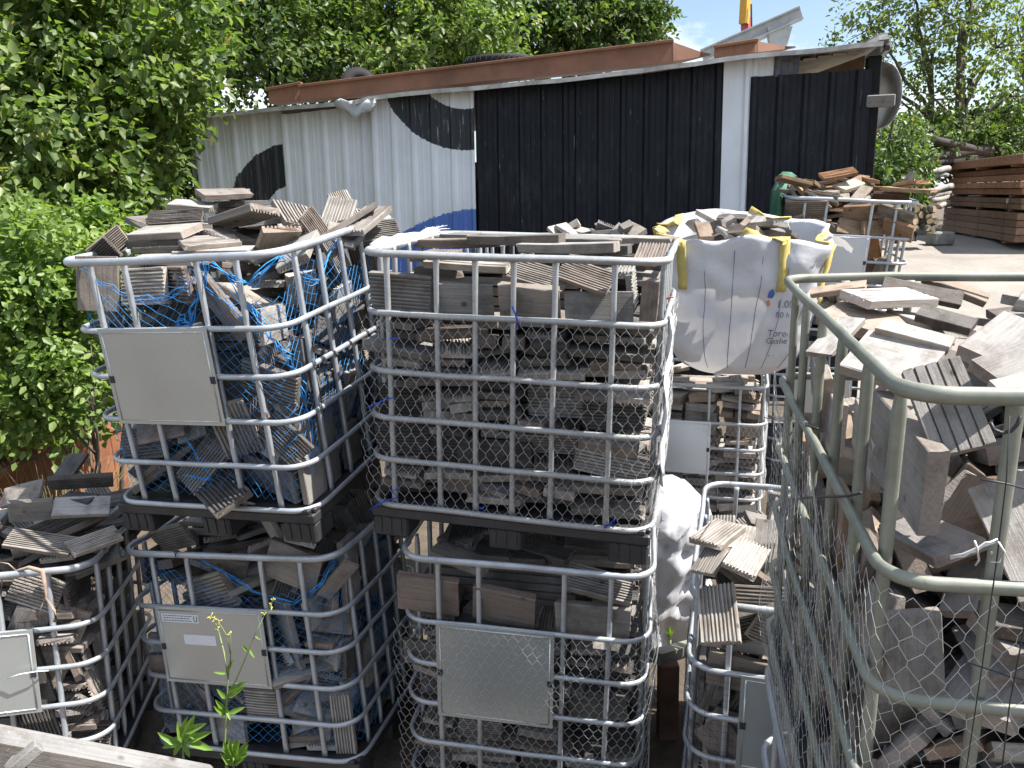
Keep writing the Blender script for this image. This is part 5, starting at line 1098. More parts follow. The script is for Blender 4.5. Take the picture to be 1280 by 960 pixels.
[3,8,1000,1000,1000,105,3180,1430,44,-839,-537,75,1,-1],[3,8,1000,1000,1000,211,3153,1425,37,-778,-622,74,1,-1],[3,1,1000,1000,1000,156,3170,1483,796,69,45,600,0,-1],[3,4,1000,1000,1000,136,3111,1517,33,999,-39,-8,0,-1],[3,1,1000,1000,1000,152,3126,1563,701,63,19,710,1,-1],[3,11,1000,1000,1000,159,3074,1634,554,818,-133,-79,1,-1],
[3,9,1000,1000,1000,109,3126,1709,7,851,525,-24,1,-1],[3,9,1000,1000,1000,202,3103,1705,7,844,537,-23,1,-1],[3,1,1000,1000,1000,183,3116,1806,716,688,-76,-88,1,-1],[3,2,1000,1000,1000,182,3154,1898,984,27,-22,-172,0,-1],[3,6,1000,1000,1000,159,3065,1936,998,44,3,-49,1,-1],[3,2,1000,1000,1000,149,3088,1979,17,992,-125,27,1,-1],
[3,2,1000,1000,1000,168,3110,2018,959,23,22,-283,1,-1],[3,2,1000,1000,1000,173,3095,2059,89,-763,-640,-25,1,-1],[3,3,1000,1000,1000,185,3200,2103,804,70,-31,590,1,-1],[3,8,1000,1000,1000,147,3206,2146,813,22,-13,582,0,-1],[3,8,1000,1000,1000,252,3180,2142,816,22,-12,577,0,-1],[3,4,1000,1000,1000,318,3045,1360,997,-7,-5,-80,1,-1],
[3,4,1000,1000,1000,445,3013,1354,992,-9,-3,-125,1,-1],[3,0,1000,1000,1000,383,3049,1445,988,-56,-1,-144,1,-1],[3,11,1000,1000,1000,387,2973,1564,688,711,-21,-142,1,-1],[3,10,1000,1000,1000,383,3001,1639,986,65,40,-145,1,-1],[3,1,1000,1000,1000,404,3056,1760,709,696,-71,-90,1,-1],[3,0,1000,1000,1000,341,3097,1855,34,-773,-633,-12,1,-1],
[3,0,1000,1000,1000,480,3062,1848,34,-765,-643,-13,1,-1],[3,8,1000,1000,1000,370,3144,1944,790,-6,-1,613,0,-1],[3,8,1000,1000,1000,494,3113,1938,788,-6,-1,616,1,-1],[3,2,1000,1000,1000,416,3025,1980,66,-994,90,-1,1,-1],[3,3,1000,1000,1000,397,3014,2018,23,-993,111,38,1,-1],[3,0,1000,1000,1000,375,3123,2076,6,850,526,4,1,-1],
[3,0,1000,1000,1000,509,3090,2070,6,849,529,4,1,-1],[3,7,1000,1000,1000,350,3090,2121,79,-805,-588,19,0,-1],[3,7,1000,1000,1000,495,3054,2114,79,-785,-614,20,1,-1],[3,10,1000,1000,1000,525,3299,1370,796,51,-32,602,0,-1],[3,0,1000,1000,1000,389,3269,1428,991,6,-64,-117,0,-1],[3,0,1000,1000,1000,419,3386,1432,991,6,-64,-117,0,-1],
[3,1,1000,1000,1000,453,3259,1478,981,62,53,-175,0,-1],[3,1,1000,1000,1000,479,3363,1481,981,62,53,-175,0,-1],[3,4,1000,1000,1000,482,3290,1524,36,864,502,18,0,-1],[3,7,1000,1000,1000,412,3326,1574,3,988,-147,-53,0,-1],[3,10,1000,1000,1000,470,3304,1626,805,-2,-8,594,0,-1],[3,11,1000,1000,1000,575,3297,1700,513,599,456,412,0,-1],
[3,11,1000,1000,1000,515,3287,1769,19,-805,-592,23,0,-1],[3,1,1000,1000,1000,518,3272,1810,794,-9,-29,607,0,-1],[3,10,1000,1000,1000,545,3276,1898,789,108,-3,605,0,-1],[3,1,1000,1000,1000,590,3288,2010,442,653,500,358,0,-1],[3,2,1000,1000,1000,527,3274,2103,12,819,573,36,0,-1],[3,3,1000,1000,1000,446,3235,2142,6,-987,152,43,0,-1],
[3,3,1000,1000,1000,471,3332,2144,6,-987,152,43,0,-1],[3,2,1000,1000,1000,514,3266,2232,573,542,410,458,0,-1],[3,6,1000,1000,1000,493,3469,1512,988,5,29,-151,0,-1],[3,6,1000,1000,1000,519,3573,1515,988,5,29,-151,0,-1],[3,3,1000,1000,1000,390,3491,1568,41,988,-149,15,0,-1],[3,3,1000,1000,1000,417,3597,1570,41,988,-149,15,0,-1],
[3,6,1000,1000,1000,596,3502,1690,507,604,460,408,0,-1],[3,10,1000,1000,1000,590,3506,1844,737,91,53,668,0,-1],[3,2,1000,1000,1000,537,3462,1897,987,68,50,-138,0,-1],[3,2,1000,1000,1000,562,3563,1899,987,68,50,-138,0,-1],[3,7,1000,1000,1000,572,3501,1936,801,70,59,591,0,-1],[3,7,1000,1000,1000,564,3509,1975,988,73,26,-135,0,-1],
[3,4,1000,1000,1000,484,3471,2015,998,50,47,13,0,-1],[3,4,1000,1000,1000,509,3569,2018,998,50,47,13,0,-1],[3,6,1000,1000,1000,532,3459,2067,981,-47,15,-186,0,-1],[3,6,1000,1000,1000,558,3563,2070,981,-47,15,-186,0,-1],[3,7,1000,1000,1000,555,3495,2114,64,-986,157,15,0,-1],[3,10,1000,1000,1000,636,3476,2189,560,555,421,448,0,-1],
[3,2,1000,1000,1000,555,3450,2254,65,-979,192,16,0,-1],[3,2,1000,1000,1000,580,3550,2257,65,-979,192,16,0,-1],[3,8,1000,1000,1000,423,3476,2338,998,13,64,-12,0,-1],[3,0,1000,1000,1000,538,3751,1378,995,58,0,-86,0,-1],[3,2,1000,1000,1000,614,3724,1506,114,-776,-620,40,0,-1],[3,8,1000,1000,1000,537,3736,1570,40,-998,39,-35,0,-1],
[3,7,1000,1000,1000,592,3724,1611,28,992,-115,-53,0,-1],[3,11,1000,1000,1000,668,3705,1655,675,3,-47,736,0,-1],[3,3,1000,1000,1000,610,3711,1770,48,819,572,21,0,-1],[3,6,1000,1000,1000,587,3722,1823,7,994,-104,-20,0,-1],[3,5,1000,1000,1000,676,3702,2048,534,580,441,428,0,-1],[3,1,1000,1000,1000,640,3693,2128,771,-23,-52,635,0,-1],
[3,1,1000,1000,1000,580,3719,2183,84,986,-142,-40,0,-1],[3,10,1000,1000,1000,595,3667,2232,959,75,1,-272,0,-1],[3,10,1000,1000,1000,615,3746,2235,959,75,1,-272,0,-1],[3,11,1000,1000,1000,573,3656,2295,997,59,31,-47,0,-1],[3,11,1000,1000,1000,594,3743,2297,997,59,31,-47,0,-1],[3,5,1000,1000,1000,550,3677,2339,965,37,46,-254,0,-1],
[3,5,1000,1000,1000,568,3748,2341,965,37,46,-254,0,-1],[4,2,1000,1000,1000,-364,3242,53,22,-792,-609,-45,1,-1],[4,7,1000,1000,1000,-366,3231,123,55,994,-91,-6,0,-1],[4,1,1000,1000,1000,-376,3204,165,980,1,-27,-198,1,-1],[4,5,1000,1000,1000,-415,3296,223,753,61,-40,654,1,-1],[4,5,1000,1000,1000,-324,3280,220,757,61,-40,650,0,-1],
[4,1,1000,1000,1000,-363,3279,270,791,42,-4,611,1,-1],[4,4,1000,1000,1000,-351,3303,315,87,-684,-724,-4,0,-1],[4,2,1000,1000,1000,-352,3277,362,100,-719,-686,52,0,-1],[4,1,1000,1000,1000,-375,3200,408,1000,21,13,-1,0,-1],[4,2,1000,1000,1000,-355,3206,456,144,-982,109,-55,1,-1],[4,3,1000,1000,1000,-329,3362,519,68,-743,-665,-26,0,-1],
[4,2,1000,1000,1000,-368,3187,548,980,15,82,-182,0,-1],[4,5,1000,1000,1000,-398,3140,640,725,-678,93,-84,1,-1],[4,3,1000,1000,1000,-333,3295,725,726,84,-34,682,0,-1],[4,3,1000,1000,1000,-344,3284,780,731,57,-70,676,0,-1],[4,1,1000,1000,1000,-338,3261,824,45,-758,-651,-3,0,-1],[4,11,1000,1000,1000,-179,3181,44,979,-39,63,-190,0,-1],
[4,0,1000,1000,1000,-178,3178,104,3,999,-28,-23,1,-1],[4,9,1000,1000,1000,-222,3222,152,731,11,-31,682,0,-1],[4,9,1000,1000,1000,-124,3204,148,724,11,-32,690,0,-1],[4,2,1000,1000,1000,-194,3143,251,602,796,-16,-66,1,-1],[4,9,1000,1000,1000,-203,3186,782,769,24,16,638,0,-1],[4,9,1000,1000,1000,-99,3168,777,769,24,16,638,0,-1],
[4,1,1000,1000,1000,-134,3264,823,856,18,-27,516,0,-1],[4,2,1000,1000,1000,92,3123,90,594,800,8,-87,1,-1],[4,6,1000,1000,1000,21,3225,190,752,69,-4,656,0,-1],[4,6,1000,1000,1000,154,3202,184,754,69,-4,653,0,-1],[4,8,1000,1000,1000,76,3118,220,997,-11,53,-50,1,-1],[4,9,1000,1000,1000,77,3109,271,52,-993,69,76,1,-1],
[4,9,1000,1000,1000,164,3206,343,820,48,18,570,0,-1],[4,1,1000,1000,1000,68,3109,389,996,38,-17,-77,0,-1],[4,10,1000,1000,1000,82,3074,440,52,-985,149,69,0,-1],[4,2,1000,1000,1000,140,3125,498,700,74,-30,710,0,-1],[4,8,1000,1000,1000,78,3091,556,986,39,70,-146,0,-1],[4,8,1000,1000,1000,171,3200,629,676,36,11,736,0,-1],
[4,3,1000,1000,1000,175,3173,665,779,18,-12,627,0,-1],[4,1,1000,1000,1000,161,3131,705,12,-807,-590,9,0,-1],[4,1,1000,1000,1000,91,3127,759,992,123,11,-3,0,-1],[4,4,1000,1000,1000,30,3157,801,780,35,-59,621,0,-1],[4,4,1000,1000,1000,158,3135,796,764,37,-60,642,1,-1],[4,6,1000,1000,1000,355,3166,26,996,-65,65,16,0,-1],
[4,8,1000,1000,1000,359,3117,79,994,38,34,-99,0,-1],[4,9,1000,1000,1000,291,3128,144,623,-18,8,782,0,-1],[4,9,1000,1000,1000,431,3103,138,646,-17,10,763,0,-1],[4,0,1000,1000,1000,362,3109,198,988,5,-53,-142,1,-1],[4,6,1000,1000,1000,341,3120,359,676,732,-75,-21,1,-1],[4,1,1000,1000,1000,318,3202,453,855,-42,47,515,0,-1],
[4,1,1000,1000,1000,442,3181,448,840,-43,44,539,0,-1],[4,11,1000,1000,1000,282,3178,495,11,-832,-553,-32,0,-1],[4,11,1000,1000,1000,383,3160,491,11,-820,-571,-34,0,-1],[4,11,1000,1000,1000,466,3146,487,12,-795,-606,-36,1,-1],[4,11,1000,1000,1000,358,3090,536,986,31,4,-162,1,-1],[4,1,1000,1000,1000,304,3130,624,46,-815,-577,-39,0,-1],
[4,1,1000,1000,1000,439,3106,618,47,-806,-589,-39,0,-1],[4,3,1000,1000,1000,321,3153,665,816,25,-27,576,1,-1],[4,3,1000,1000,1000,442,3132,660,836,24,-26,548,1,-1],[4,2,1000,1000,1000,300,3105,712,52,-743,-666,-34,1,-1],[4,2,1000,1000,1000,435,3082,706,52,-744,-665,-34,1,-1],[4,3,1000,1000,1000,380,3144,757,47,996,-53,-47,0,-1],
[4,10,1000,1000,1000,375,3425,48,999,28,28,-25,0,-1],[4,10,1000,1000,1000,393,3528,54,999,28,28,-25,0,-1],[4,1,1000,1000,1000,355,3338,152,45,-992,110,49,0,-1],[4,8,1000,1000,1000,448,3405,249,745,51,-6,665,0,-1],[4,4,1000,1000,1000,453,3325,283,65,-855,-514,-11,0,-1],[4,4,1000,1000,1000,473,3313,364,42,-741,-670,18,0,-1],
[4,11,1000,1000,1000,357,3396,676,5,999,-40,4,0,-1],[4,11,1000,1000,1000,374,3494,681,5,999,-40,4,0,-1],[4,1,1000,1000,1000,424,3296,709,994,18,65,-88,0,-1],[4,1,1000,1000,1000,449,3436,716,994,18,65,-88,0,-1],[4,2,1000,1000,1000,485,3277,760,836,-43,24,547,0,-1],[4,2,1000,1000,1000,513,3438,768,836,-43,24,547,0,-1],
[4,2,1000,1000,1000,452,3282,822,992,-19,-41,-115,0,-1],[4,2,1000,1000,1000,481,3446,831,992,-19,-41,-115,0,-1],[4,2,1000,1000,1000,371,3301,866,994,-75,53,-62,0,-1],[4,2,1000,1000,1000,398,3449,874,994,-75,53,-62,0,-1],[4,7,1000,1000,1000,424,3280,918,56,-997,34,28,0,-1],[4,7,1000,1000,1000,450,3431,926,56,-997,34,28,0,-1],
[4,4,1000,1000,1000,438,3275,961,49,-992,100,55,0,-1],[4,0,1000,1000,1000,382,3283,1017,998,17,25,-64,1,-1],[4,0,1000,1000,1000,410,3445,1026,998,17,25,-64,0,-1],[4,9,1000,1000,1000,490,3613,53,996,51,19,-76,0,-1],[4,9,1000,1000,1000,507,3706,58,996,51,19,-76,0,-1],[4,5,1000,1000,1000,530,3696,108,808,86,-4,583,0,-1],
[4,2,1000,1000,1000,531,3608,516,767,3,13,642,0,-1],[4,5,1000,1000,1000,476,3578,613,73,-992,74,68,0,-1],[4,5,1000,1000,1000,494,3676,618,73,-992,74,68,0,-1],[4,5,1000,1000,1000,511,3772,623,73,-992,74,68,0,-1],[4,9,1000,1000,1000,574,3748,677,43,-804,-586,88,0,-1],[4,4,1000,1000,1000,536,3746,733,17,-999,30,18,0,-1],
[4,2,1000,1000,1000,497,3594,808,56,-808,-586,34,0,-1],[4,2,1000,1000,1000,525,3753,817,56,-808,-586,34,0,-1],[4,3,1000,1000,1000,427,3589,953,48,995,-81,-25,0,-1],[4,3,1000,1000,1000,530,3661,1059,675,32,-46,736,0,-1],[4,1,1000,1000,1000,497,3915,510,990,118,20,-76,0,-1],[4,0,1000,1000,1000,546,4074,563,993,1,16,-118,0,-1],
[4,2,1000,1000,1000,548,3911,693,997,-2,62,-51,0,-1],[4,9,1000,1000,1000,574,3898,777,784,-7,-16,621,0,-1],[4,9,1000,1000,1000,602,4053,786,784,-7,-16,621,0,-1],[5,9,1000,1000,1000,988,5919,475,808,22,43,588,0,-1],[5,10,1000,1000,1000,915,5893,812,89,-991,102,-2,0,-1],[5,6,1000,1000,1000,891,5858,928,748,-646,128,-88,0,-1],
[5,17,1000,1000,1000,983,5929,1030,790,72,-10,609,0,-1],[5,17,1000,1000,1000,1250,5831,351,780,-17,19,625,0,-1],[5,2,1000,1000,1000,1131,5886,457,18,-808,-586,45,0,-1],[5,2,1000,1000,1000,1250,5850,456,19,-813,-581,44,0,-1],[5,10,1000,1000,1000,1221,5952,503,791,-8,-45,610,0,-1],[5,10,1000,1000,1000,1305,5927,502,786,-7,-45,616,0,-1],
[5,10,1000,1000,1000,1177,5780,897,640,752,-116,-109,0,-1],[5,10,1000,1000,1000,1187,5810,968,38,-990,134,34,0,-1],[5,9,1000,1000,1000,1120,5870,1032,808,30,26,587,0,-1],[5,9,1000,1000,1000,1257,5829,1030,806,30,26,590,0,-1],[5,17,1000,1000,1000,1135,5897,1087,900,14,-33,434,0,-1],[5,17,1000,1000,1000,1273,5855,1085,910,12,-33,414,1,-1],
[5,17,1000,1000,1000,1507,5771,240,781,35,-16,624,0,-1],[5,6,1000,1000,1000,1397,5821,310,806,15,89,585,0,-1],[5,6,1000,1000,1000,1513,5785,309,794,13,89,602,0,-1],[5,10,1000,1000,1000,1441,5712,362,18,988,-147,-38,0,-1],[5,17,1000,1000,1000,1445,5765,432,23,984,-174,1,0,-1],[5,9,1000,1000,1000,1397,5821,502,828,-92,-23,552,0,-1],
[5,9,1000,1000,1000,1520,5784,501,846,-93,-20,524,0,-1],[5,2,1000,1000,1000,1472,5837,549,980,-2,17,-198,0,-1],[5,10,1000,1000,1000,1444,5719,595,34,997,-66,9,0,-1],[5,2,1000,1000,1000,1528,5773,652,790,80,59,605,0,-1],[5,9,1000,1000,1000,1450,5748,710,1,-969,234,-83,0,-1],[5,10,1000,1000,1000,1563,5801,775,812,-97,-57,572,0,-1],
[5,14,1000,1000,1000,1432,5732,910,768,624,-48,-138,1,-1],[5,17,1000,1000,1000,1448,5772,1028,965,2,4,-262,0,-1],[5,17,1000,1000,1000,1458,5778,1095,63,974,-213,50,0,-1],[5,10,1000,1000,1000,1705,5666,191,70,958,-279,-20,0,-1],[5,17,1000,1000,1000,1656,5701,267,26,791,608,66,0,-1],[5,17,1000,1000,1000,1778,5664,266,26,792,607,66,0,-1],
[5,9,1000,1000,1000,1635,5696,329,8,808,587,47,0,-1],[5,9,1000,1000,1000,1764,5656,328,9,814,578,47,0,-1],[5,10,1000,1000,1000,1656,5774,390,790,-54,98,603,0,-1],[5,10,1000,1000,1000,1740,5748,390,798,-53,98,593,0,-1],[5,10,1000,1000,1000,1827,5722,389,790,-54,98,603,0,-1],[5,17,1000,1000,1000,1652,5732,455,860,-43,56,506,0,-1],
[5,17,1000,1000,1000,1793,5689,454,862,-43,56,501,0,-1],[5,6,1000,1000,1000,1651,5743,518,841,-45,15,539,0,-1],[5,6,1000,1000,1000,1788,5702,516,828,-44,14,558,0,-1],[5,2,1000,1000,1000,1673,5805,554,828,3,18,560,0,-1],[5,2,1000,1000,1000,1807,5764,553,822,3,18,569,0,-1],[5,14,1000,1000,1000,1676,5760,621,836,-64,-35,544,0,-1],
[5,14,1000,1000,1000,1808,5720,619,817,-62,-37,572,0,-1],[5,10,1000,1000,1000,1705,5630,683,989,22,0,-144,0,-1],[5,2,1000,1000,1000,1707,5664,773,994,-52,-29,-97,0,-1],[5,10,1000,1000,1000,1721,5640,860,691,-707,122,-88,1,-1],[5,9,1000,1000,1000,1689,5794,928,779,35,7,626,0,-1],[5,9,1000,1000,1000,1808,5758,927,771,35,7,636,0,-1],
[5,10,1000,1000,1000,1652,5768,992,824,73,-17,562,0,-1],[5,10,1000,1000,1000,1744,5740,991,807,74,-15,586,0,-1],[5,10,1000,1000,1000,1829,5714,990,812,74,-15,579,0,-1],[5,10,1000,1000,1000,1699,5646,1059,4,956,-292,-6,0,-1],[5,2,1000,1000,1000,1668,5708,1111,843,38,9,537,0,-1],[5,2,1000,1000,1000,1789,5672,1110,828,38,10,559,0,-1],
[5,6,1000,1000,1000,1859,5963,621,829,39,33,556,0,-1],[5,2,1000,1000,1000,1785,5926,675,62,994,-85,-33,0,-1],[5,2,1000,1000,1000,1831,6077,672,62,994,-85,-33,0,-1],[5,17,1000,1000,1000,1800,5906,743,16,-997,62,-38,0,-1],[5,17,1000,1000,1000,1845,6056,741,16,-997,62,-38,0,-1],[5,10,1000,1000,1000,1876,5980,804,14,-781,-619,84,0,-1],
[5,6,1000,1000,1000,1838,5980,874,764,-19,-43,644,0,-1],[5,14,1000,1000,1000,1750,5940,1049,997,-24,22,-66,0,-1],[5,14,1000,1000,1000,1792,6080,1046,997,-24,22,-66,0,-1],[5,10,1000,1000,1000,1857,5985,1104,13,823,568,2,0,-1],[5,2,1000,1000,1000,1939,6209,172,784,22,27,620,0,-1],[5,6,1000,1000,1000,1854,6246,535,991,-25,-18,-130,0,-1],
[5,6,1000,1000,1000,1895,6383,533,991,-25,-18,-130,0,-1],[5,2,1000,1000,1000,1886,6213,573,0,961,-275,14,0,-1],[5,9,1000,1000,1000,1903,6180,616,941,-15,8,-338,0,-1],[5,14,1000,1000,1000,1860,6228,1010,22,980,-199,-6,0,-1],[5,9,1000,1000,1000,1919,6198,1064,994,-38,63,-82,0,-1],[5,9,1000,1000,1000,1947,6288,1062,994,-38,63,-82,0,-1],
[5,9,1000,1000,1000,1978,6390,1060,994,-38,63,-82,0,-1],[5,17,1000,1000,1000,1879,6246,1134,25,-999,11,38,0,-1],[11,15,850,850,850,1695,5250,2391,468,-8,75,880,0,-1],[11,9,850,850,850,1498,5500,2399,49,-282,-86,954,0,-1],[11,17,850,850,850,1403,5450,2382,226,-118,130,958,0,-1],[11,9,850,850,850,1312,5300,2364,-690,-201,-227,657,1,-1],
[11,10,850,850,850,1567,5350,2365,520,-417,-63,743,0,-1],[11,14,850,850,850,1473,5300,2338,-496,177,-200,826,0,-1],[11,13,850,850,850,1592,5250,2332,875,-124,158,440,0,-1],[11,9,850,850,850,1767,5300,2345,124,50,-68,989,0,-1],[11,12,850,850,850,1519,5750,2425,-831,-64,-148,532,0,-1],[11,14,850,850,850,1609,5700,2434,132,34,84,987,0,-1],
[11,9,850,850,850,1329,5600,2390,-730,296,-166,594,0,-1],[11,10,850,850,850,1751,5600,2394,884,90,-136,438,0,-1],[11,13,850,850,850,1696,5800,2401,927,-48,-84,362,0,-1],[11,9,850,850,850,1892,5350,2318,898,-53,153,410,0,-1],[11,6,850,850,850,1709,5200,2315,-900,-125,-66,412,0,-1],[11,12,850,850,850,1500,5600,2324,645,-63,-222,729,0,-1],
[11,12,850,850,850,1726,5600,2317,-443,-96,-85,888,0,-1],[11,13,850,850,850,1929,5700,2329,798,-136,-144,569,0,-1],[11,14,1000,1000,1000,1576,5791,2213,987,-13,-68,144,0,-1],[9,11,1000,1000,1000,3130,7196,2673,932,121,-83,332,0,-1],[9,2,1000,1000,1000,3389,7329,2575,880,102,51,461,0,-1],[9,11,1000,1000,1000,3068,7201,2633,634,136,-74,757,0,-1],
[9,7,1000,1000,1000,2571,7186,2632,986,-13,55,-158,0,-1],[9,7,1000,1000,1000,2898,7142,2618,974,30,-50,219,0,-1],[9,11,1000,1000,1000,2442,6734,2593,935,38,62,-347,0,-1],[9,1,1000,1000,1000,3322,7000,2599,593,42,-9,804,0,-1],[9,0,1000,1000,1000,2740,6888,2580,695,70,19,715,0,-1],[9,2,1000,1000,1000,3296,7158,2602,991,-2,136,13,0,-1],
[9,6,1000,1000,1000,3154,7234,2662,994,33,44,97,0,-1],[9,11,1000,1000,1000,2582,6526,2566,890,18,111,-442,0,-1],[9,2,1000,1000,1000,2738,6899,2574,973,52,-66,215,0,-1],[9,0,1000,1000,1000,2898,7031,2736,980,175,-86,-45,1,-1],[9,11,1000,1000,1000,2649,7063,2644,977,197,42,67,0,-1],[9,11,1000,1000,1000,3215,7102,2675,766,102,29,633,0,-1],
[9,3,1000,1000,1000,3126,7198,2656,18,-956,249,151,0,-1],[9,4,1000,1000,1000,2642,7023,2590,29,971,-234,-42,0,-1],[9,4,1000,1000,1000,3239,7367,2608,100,966,-179,-154,0,-1],[9,7,1000,1000,1000,3096,7267,2641,947,18,140,-288,0,-1],[9,11,1000,1000,1000,2628,6903,2659,34,-867,-487,100,0,-1],[9,11,1000,1000,1000,2962,7424,2661,258,-8,89,962,0,-1],
[9,3,1000,1000,1000,2667,7459,2625,980,40,-41,191,0,-1],[7,13,735,735,735,659,1308,1832,528,-560,-370,520,1,-1],[7,14,675,675,675,697,1461,2127,491,588,345,543,1,-1],[7,14,675,675,675,700,1468,1862,599,-469,-415,500,0,-1],[7,12,621,621,621,731,1609,1826,530,514,490,464,0,-1],[7,14,704,704,704,744,1733,2096,580,-552,-415,433,1,-1],
[7,12,708,708,708,768,1882,2144,564,-561,-491,355,1,-1],[7,12,708,708,708,778,1890,1823,569,555,404,452,1,-1],[7,13,795,795,795,812,2073,1837,510,633,302,497,1,-1],[7,10,719,719,719,873,1116,2341,28,920,385,-70,0,-1],[7,6,603,603,603,1214,1186,2350,978,-22,-110,176,0,-1],[7,14,736,736,736,1432,1286,2349,9,-1000,7,31,0,-1],
[7,14,696,696,696,1550,1616,2319,472,73,105,872,0,-1],[7,12,623,623,623,871,1857,2296,409,54,-118,903,1,-1],[7,13,723,723,723,1237,1397,2281,25,558,824,96,0,-1],[7,6,557,557,557,1262,1205,2332,47,995,-83,-40,0,-1],[7,13,632,632,632,1267,1780,2331,331,92,-36,939,0,-1],[7,14,619,619,619,1329,1809,2334,31,-192,-981,13,0,-1],
[7,10,735,735,735,1618,1816,2371,0,-232,-971,-52,0,-1],[7,14,553,553,553,1306,1045,2286,807,66,-28,586,0,-1],[7,10,638,638,638,1035,1259,2323,588,294,-61,751,0,-1],[7,13,605,605,605,924,1293,2279,4,-790,-603,-112,0,-1],[7,6,732,732,732,994,1833,2299,669,75,42,738,1,-1],[7,16,680,680,680,1373,1344,2293,624,-121,-108,765,0,-1],
[7,6,626,626,626,1382,1524,2350,761,155,-132,616,0,-1],[7,17,566,566,566,873,1073,2347,169,-863,-467,93,0,-1],[7,10,706,706,706,1491,1938,2368,742,-26,128,657,0,-1],[7,10,560,560,560,1139,1194,2276,97,-993,-32,-66,0,-1],[7,14,562,562,562,1294,1981,2287,42,794,604,51,0,-1],[7,10,658,658,658,881,1552,2273,759,-47,-2,649,0,-1],
[7,12,587,587,587,888,2032,2305,23,854,515,-72,0,-1],[7,14,658,658,658,1458,1215,2323,697,-4,58,715,0,-1],[7,14,675,675,675,1532,1785,2359,23,-972,-230,-48,0,-1],[7,15,606,606,606,1061,1543,2296,921,155,-85,346,0,-1],[7,17,694,694,694,1359,1339,2336,900,3,35,435,0,-1],[7,16,552,552,552,1193,1847,2286,750,28,88,655,0,-1],
[7,10,588,588,588,1531,1561,2335,696,187,-118,683,0,-1],[7,14,570,570,570,1476,1041,2318,487,-109,60,865,0,-1],[7,12,697,697,697,1535,1313,2317,146,389,906,-83,0,-1],[7,14,581,581,581,1254,1834,2348,36,-980,-193,1,0,-1],[7,13,735,735,735,1240,1697,2317,104,-933,-338,-62,0,-1],[7,17,646,646,646,1208,1661,2323,422,0,18,906,0,-1],
[7,14,717,717,717,1414,1878,2359,993,43,22,107,0,-1],[7,14,595,595,595,1358,1484,2341,23,887,428,-173,0,-1],[7,13,673,673,673,1160,1495,2346,25,103,994,37,0,-1],[7,15,686,686,686,1303,1459,2351,5,-562,-824,-70,0,-1],[7,19,585,585,585,1194,1652,2335,12,230,969,-90,0,-1],[7,17,576,576,576,1402,1630,2348,22,626,777,67,0,-1],
[7,19,585,585,585,1676,1850,2331,464,-142,1,874,0,-1],[7,13,569,569,569,1516,1487,2344,60,521,830,187,0,-1],[7,15,648,648,648,1523,1696,2358,496,-9,-41,867,0,-1],[7,14,677,677,677,1071,1549,2319,15,997,24,65,0,-1],[7,14,603,603,603,1170,1728,2317,910,-8,-2,414,0,-1],[7,12,614,614,614,1380,1592,2326,497,84,5,864,0,-1],
[7,19,747,747,747,1358,1769,2333,143,-99,77,982,0,-1],[7,17,733,733,733,1282,1479,2348,987,127,-4,-100,0,-1],[7,14,554,554,554,1576,1667,2321,6,-297,-955,17,0,-1],[7,12,647,647,647,1658,1793,2335,44,-940,-324,102,0,-1],[7,15,573,573,573,1429,1715,2324,759,-83,21,645,0,-1],[7,17,678,678,678,1376,1496,2312,737,9,1,676,0,-1],
[7,13,690,690,690,1482,2006,2365,106,258,960,-36,0,-1],[7,15,570,570,570,1480,1863,2362,273,6,-98,957,0,-1],[7,6,686,686,686,1683,1886,2360,744,2,-28,668,0,-1],[7,14,679,679,679,1602,1476,2326,172,173,-85,966,0,-1],[0,0,1000,1000,1000,-662,3711,2538,815,108,-142,552,1,-1],[0,1,1000,1000,1000,-877,3879,2471,351,78,135,923,0,-1],
[0,3,1000,1000,1000,-747,3830,2476,742,61,-127,656,0,-1],[0,3,1000,1000,1000,-679,3797,2475,928,301,27,217,1,-1],[0,3,1000,1000,1000,-771,3927,2491,171,-15,299,939,0,-1],[0,3,1000,1000,1000,-836,4148,2474,343,-98,183,916,0,-1],[0,3,1000,1000,1000,-926,4145,2506,932,7,58,359,0,-1],[0,3,1000,1000,1000,-835,3900,2532,696,276,-196,634,1,-1],
[0,6,1000,1000,1000,-962,4057,2506,534,-127,131,826,0,-1],[0,3,1000,1000,1000,-754,3700,2520,925,-67,-256,272,1,-1],[0,6,1000,1000,1000,-749,3711,2454,744,47,-52,665,0,-1],[0,6,1000,1000,1000,-772,3710,2474,624,183,30,759,0,-1],[10,10,900,900,900,606,4753,2366,913,-212,-347,-12,0,-1],[10,9,900,900,900,575,4890,2361,196,338,52,919,0,-1],
[10,10,900,900,900,661,4799,2369,281,146,-133,939,0,-1],[10,7,900,900,900,549,4741,2399,974,-62,-25,216,0,-1],[10,4,900,900,900,355,4734,2400,550,228,162,787,0,-1],[10,9,900,900,900,390,4879,2395,-100,61,-115,986,0,-1],[10,7,900,900,900,496,4845,2395,-960,-76,-96,251,0,-1],[10,7,900,900,900,613,4860,2385,520,324,241,752,0,-1],
[10,2,900,900,900,590,4811,2388,-647,383,107,651,0,-1],[10,2,900,900,900,630,4791,2372,964,-4,-82,251,0,-1],[10,10,900,900,900,348,4893,2415,-966,105,224,80,0,-1],[10,9,900,900,900,738,4726,2406,486,37,-256,835,0,-1],[10,10,900,900,900,674,4731,2382,493,-370,63,785,0,-1],[10,7,900,900,900,343,4748,2398,-829,-209,-172,490,0,-1],
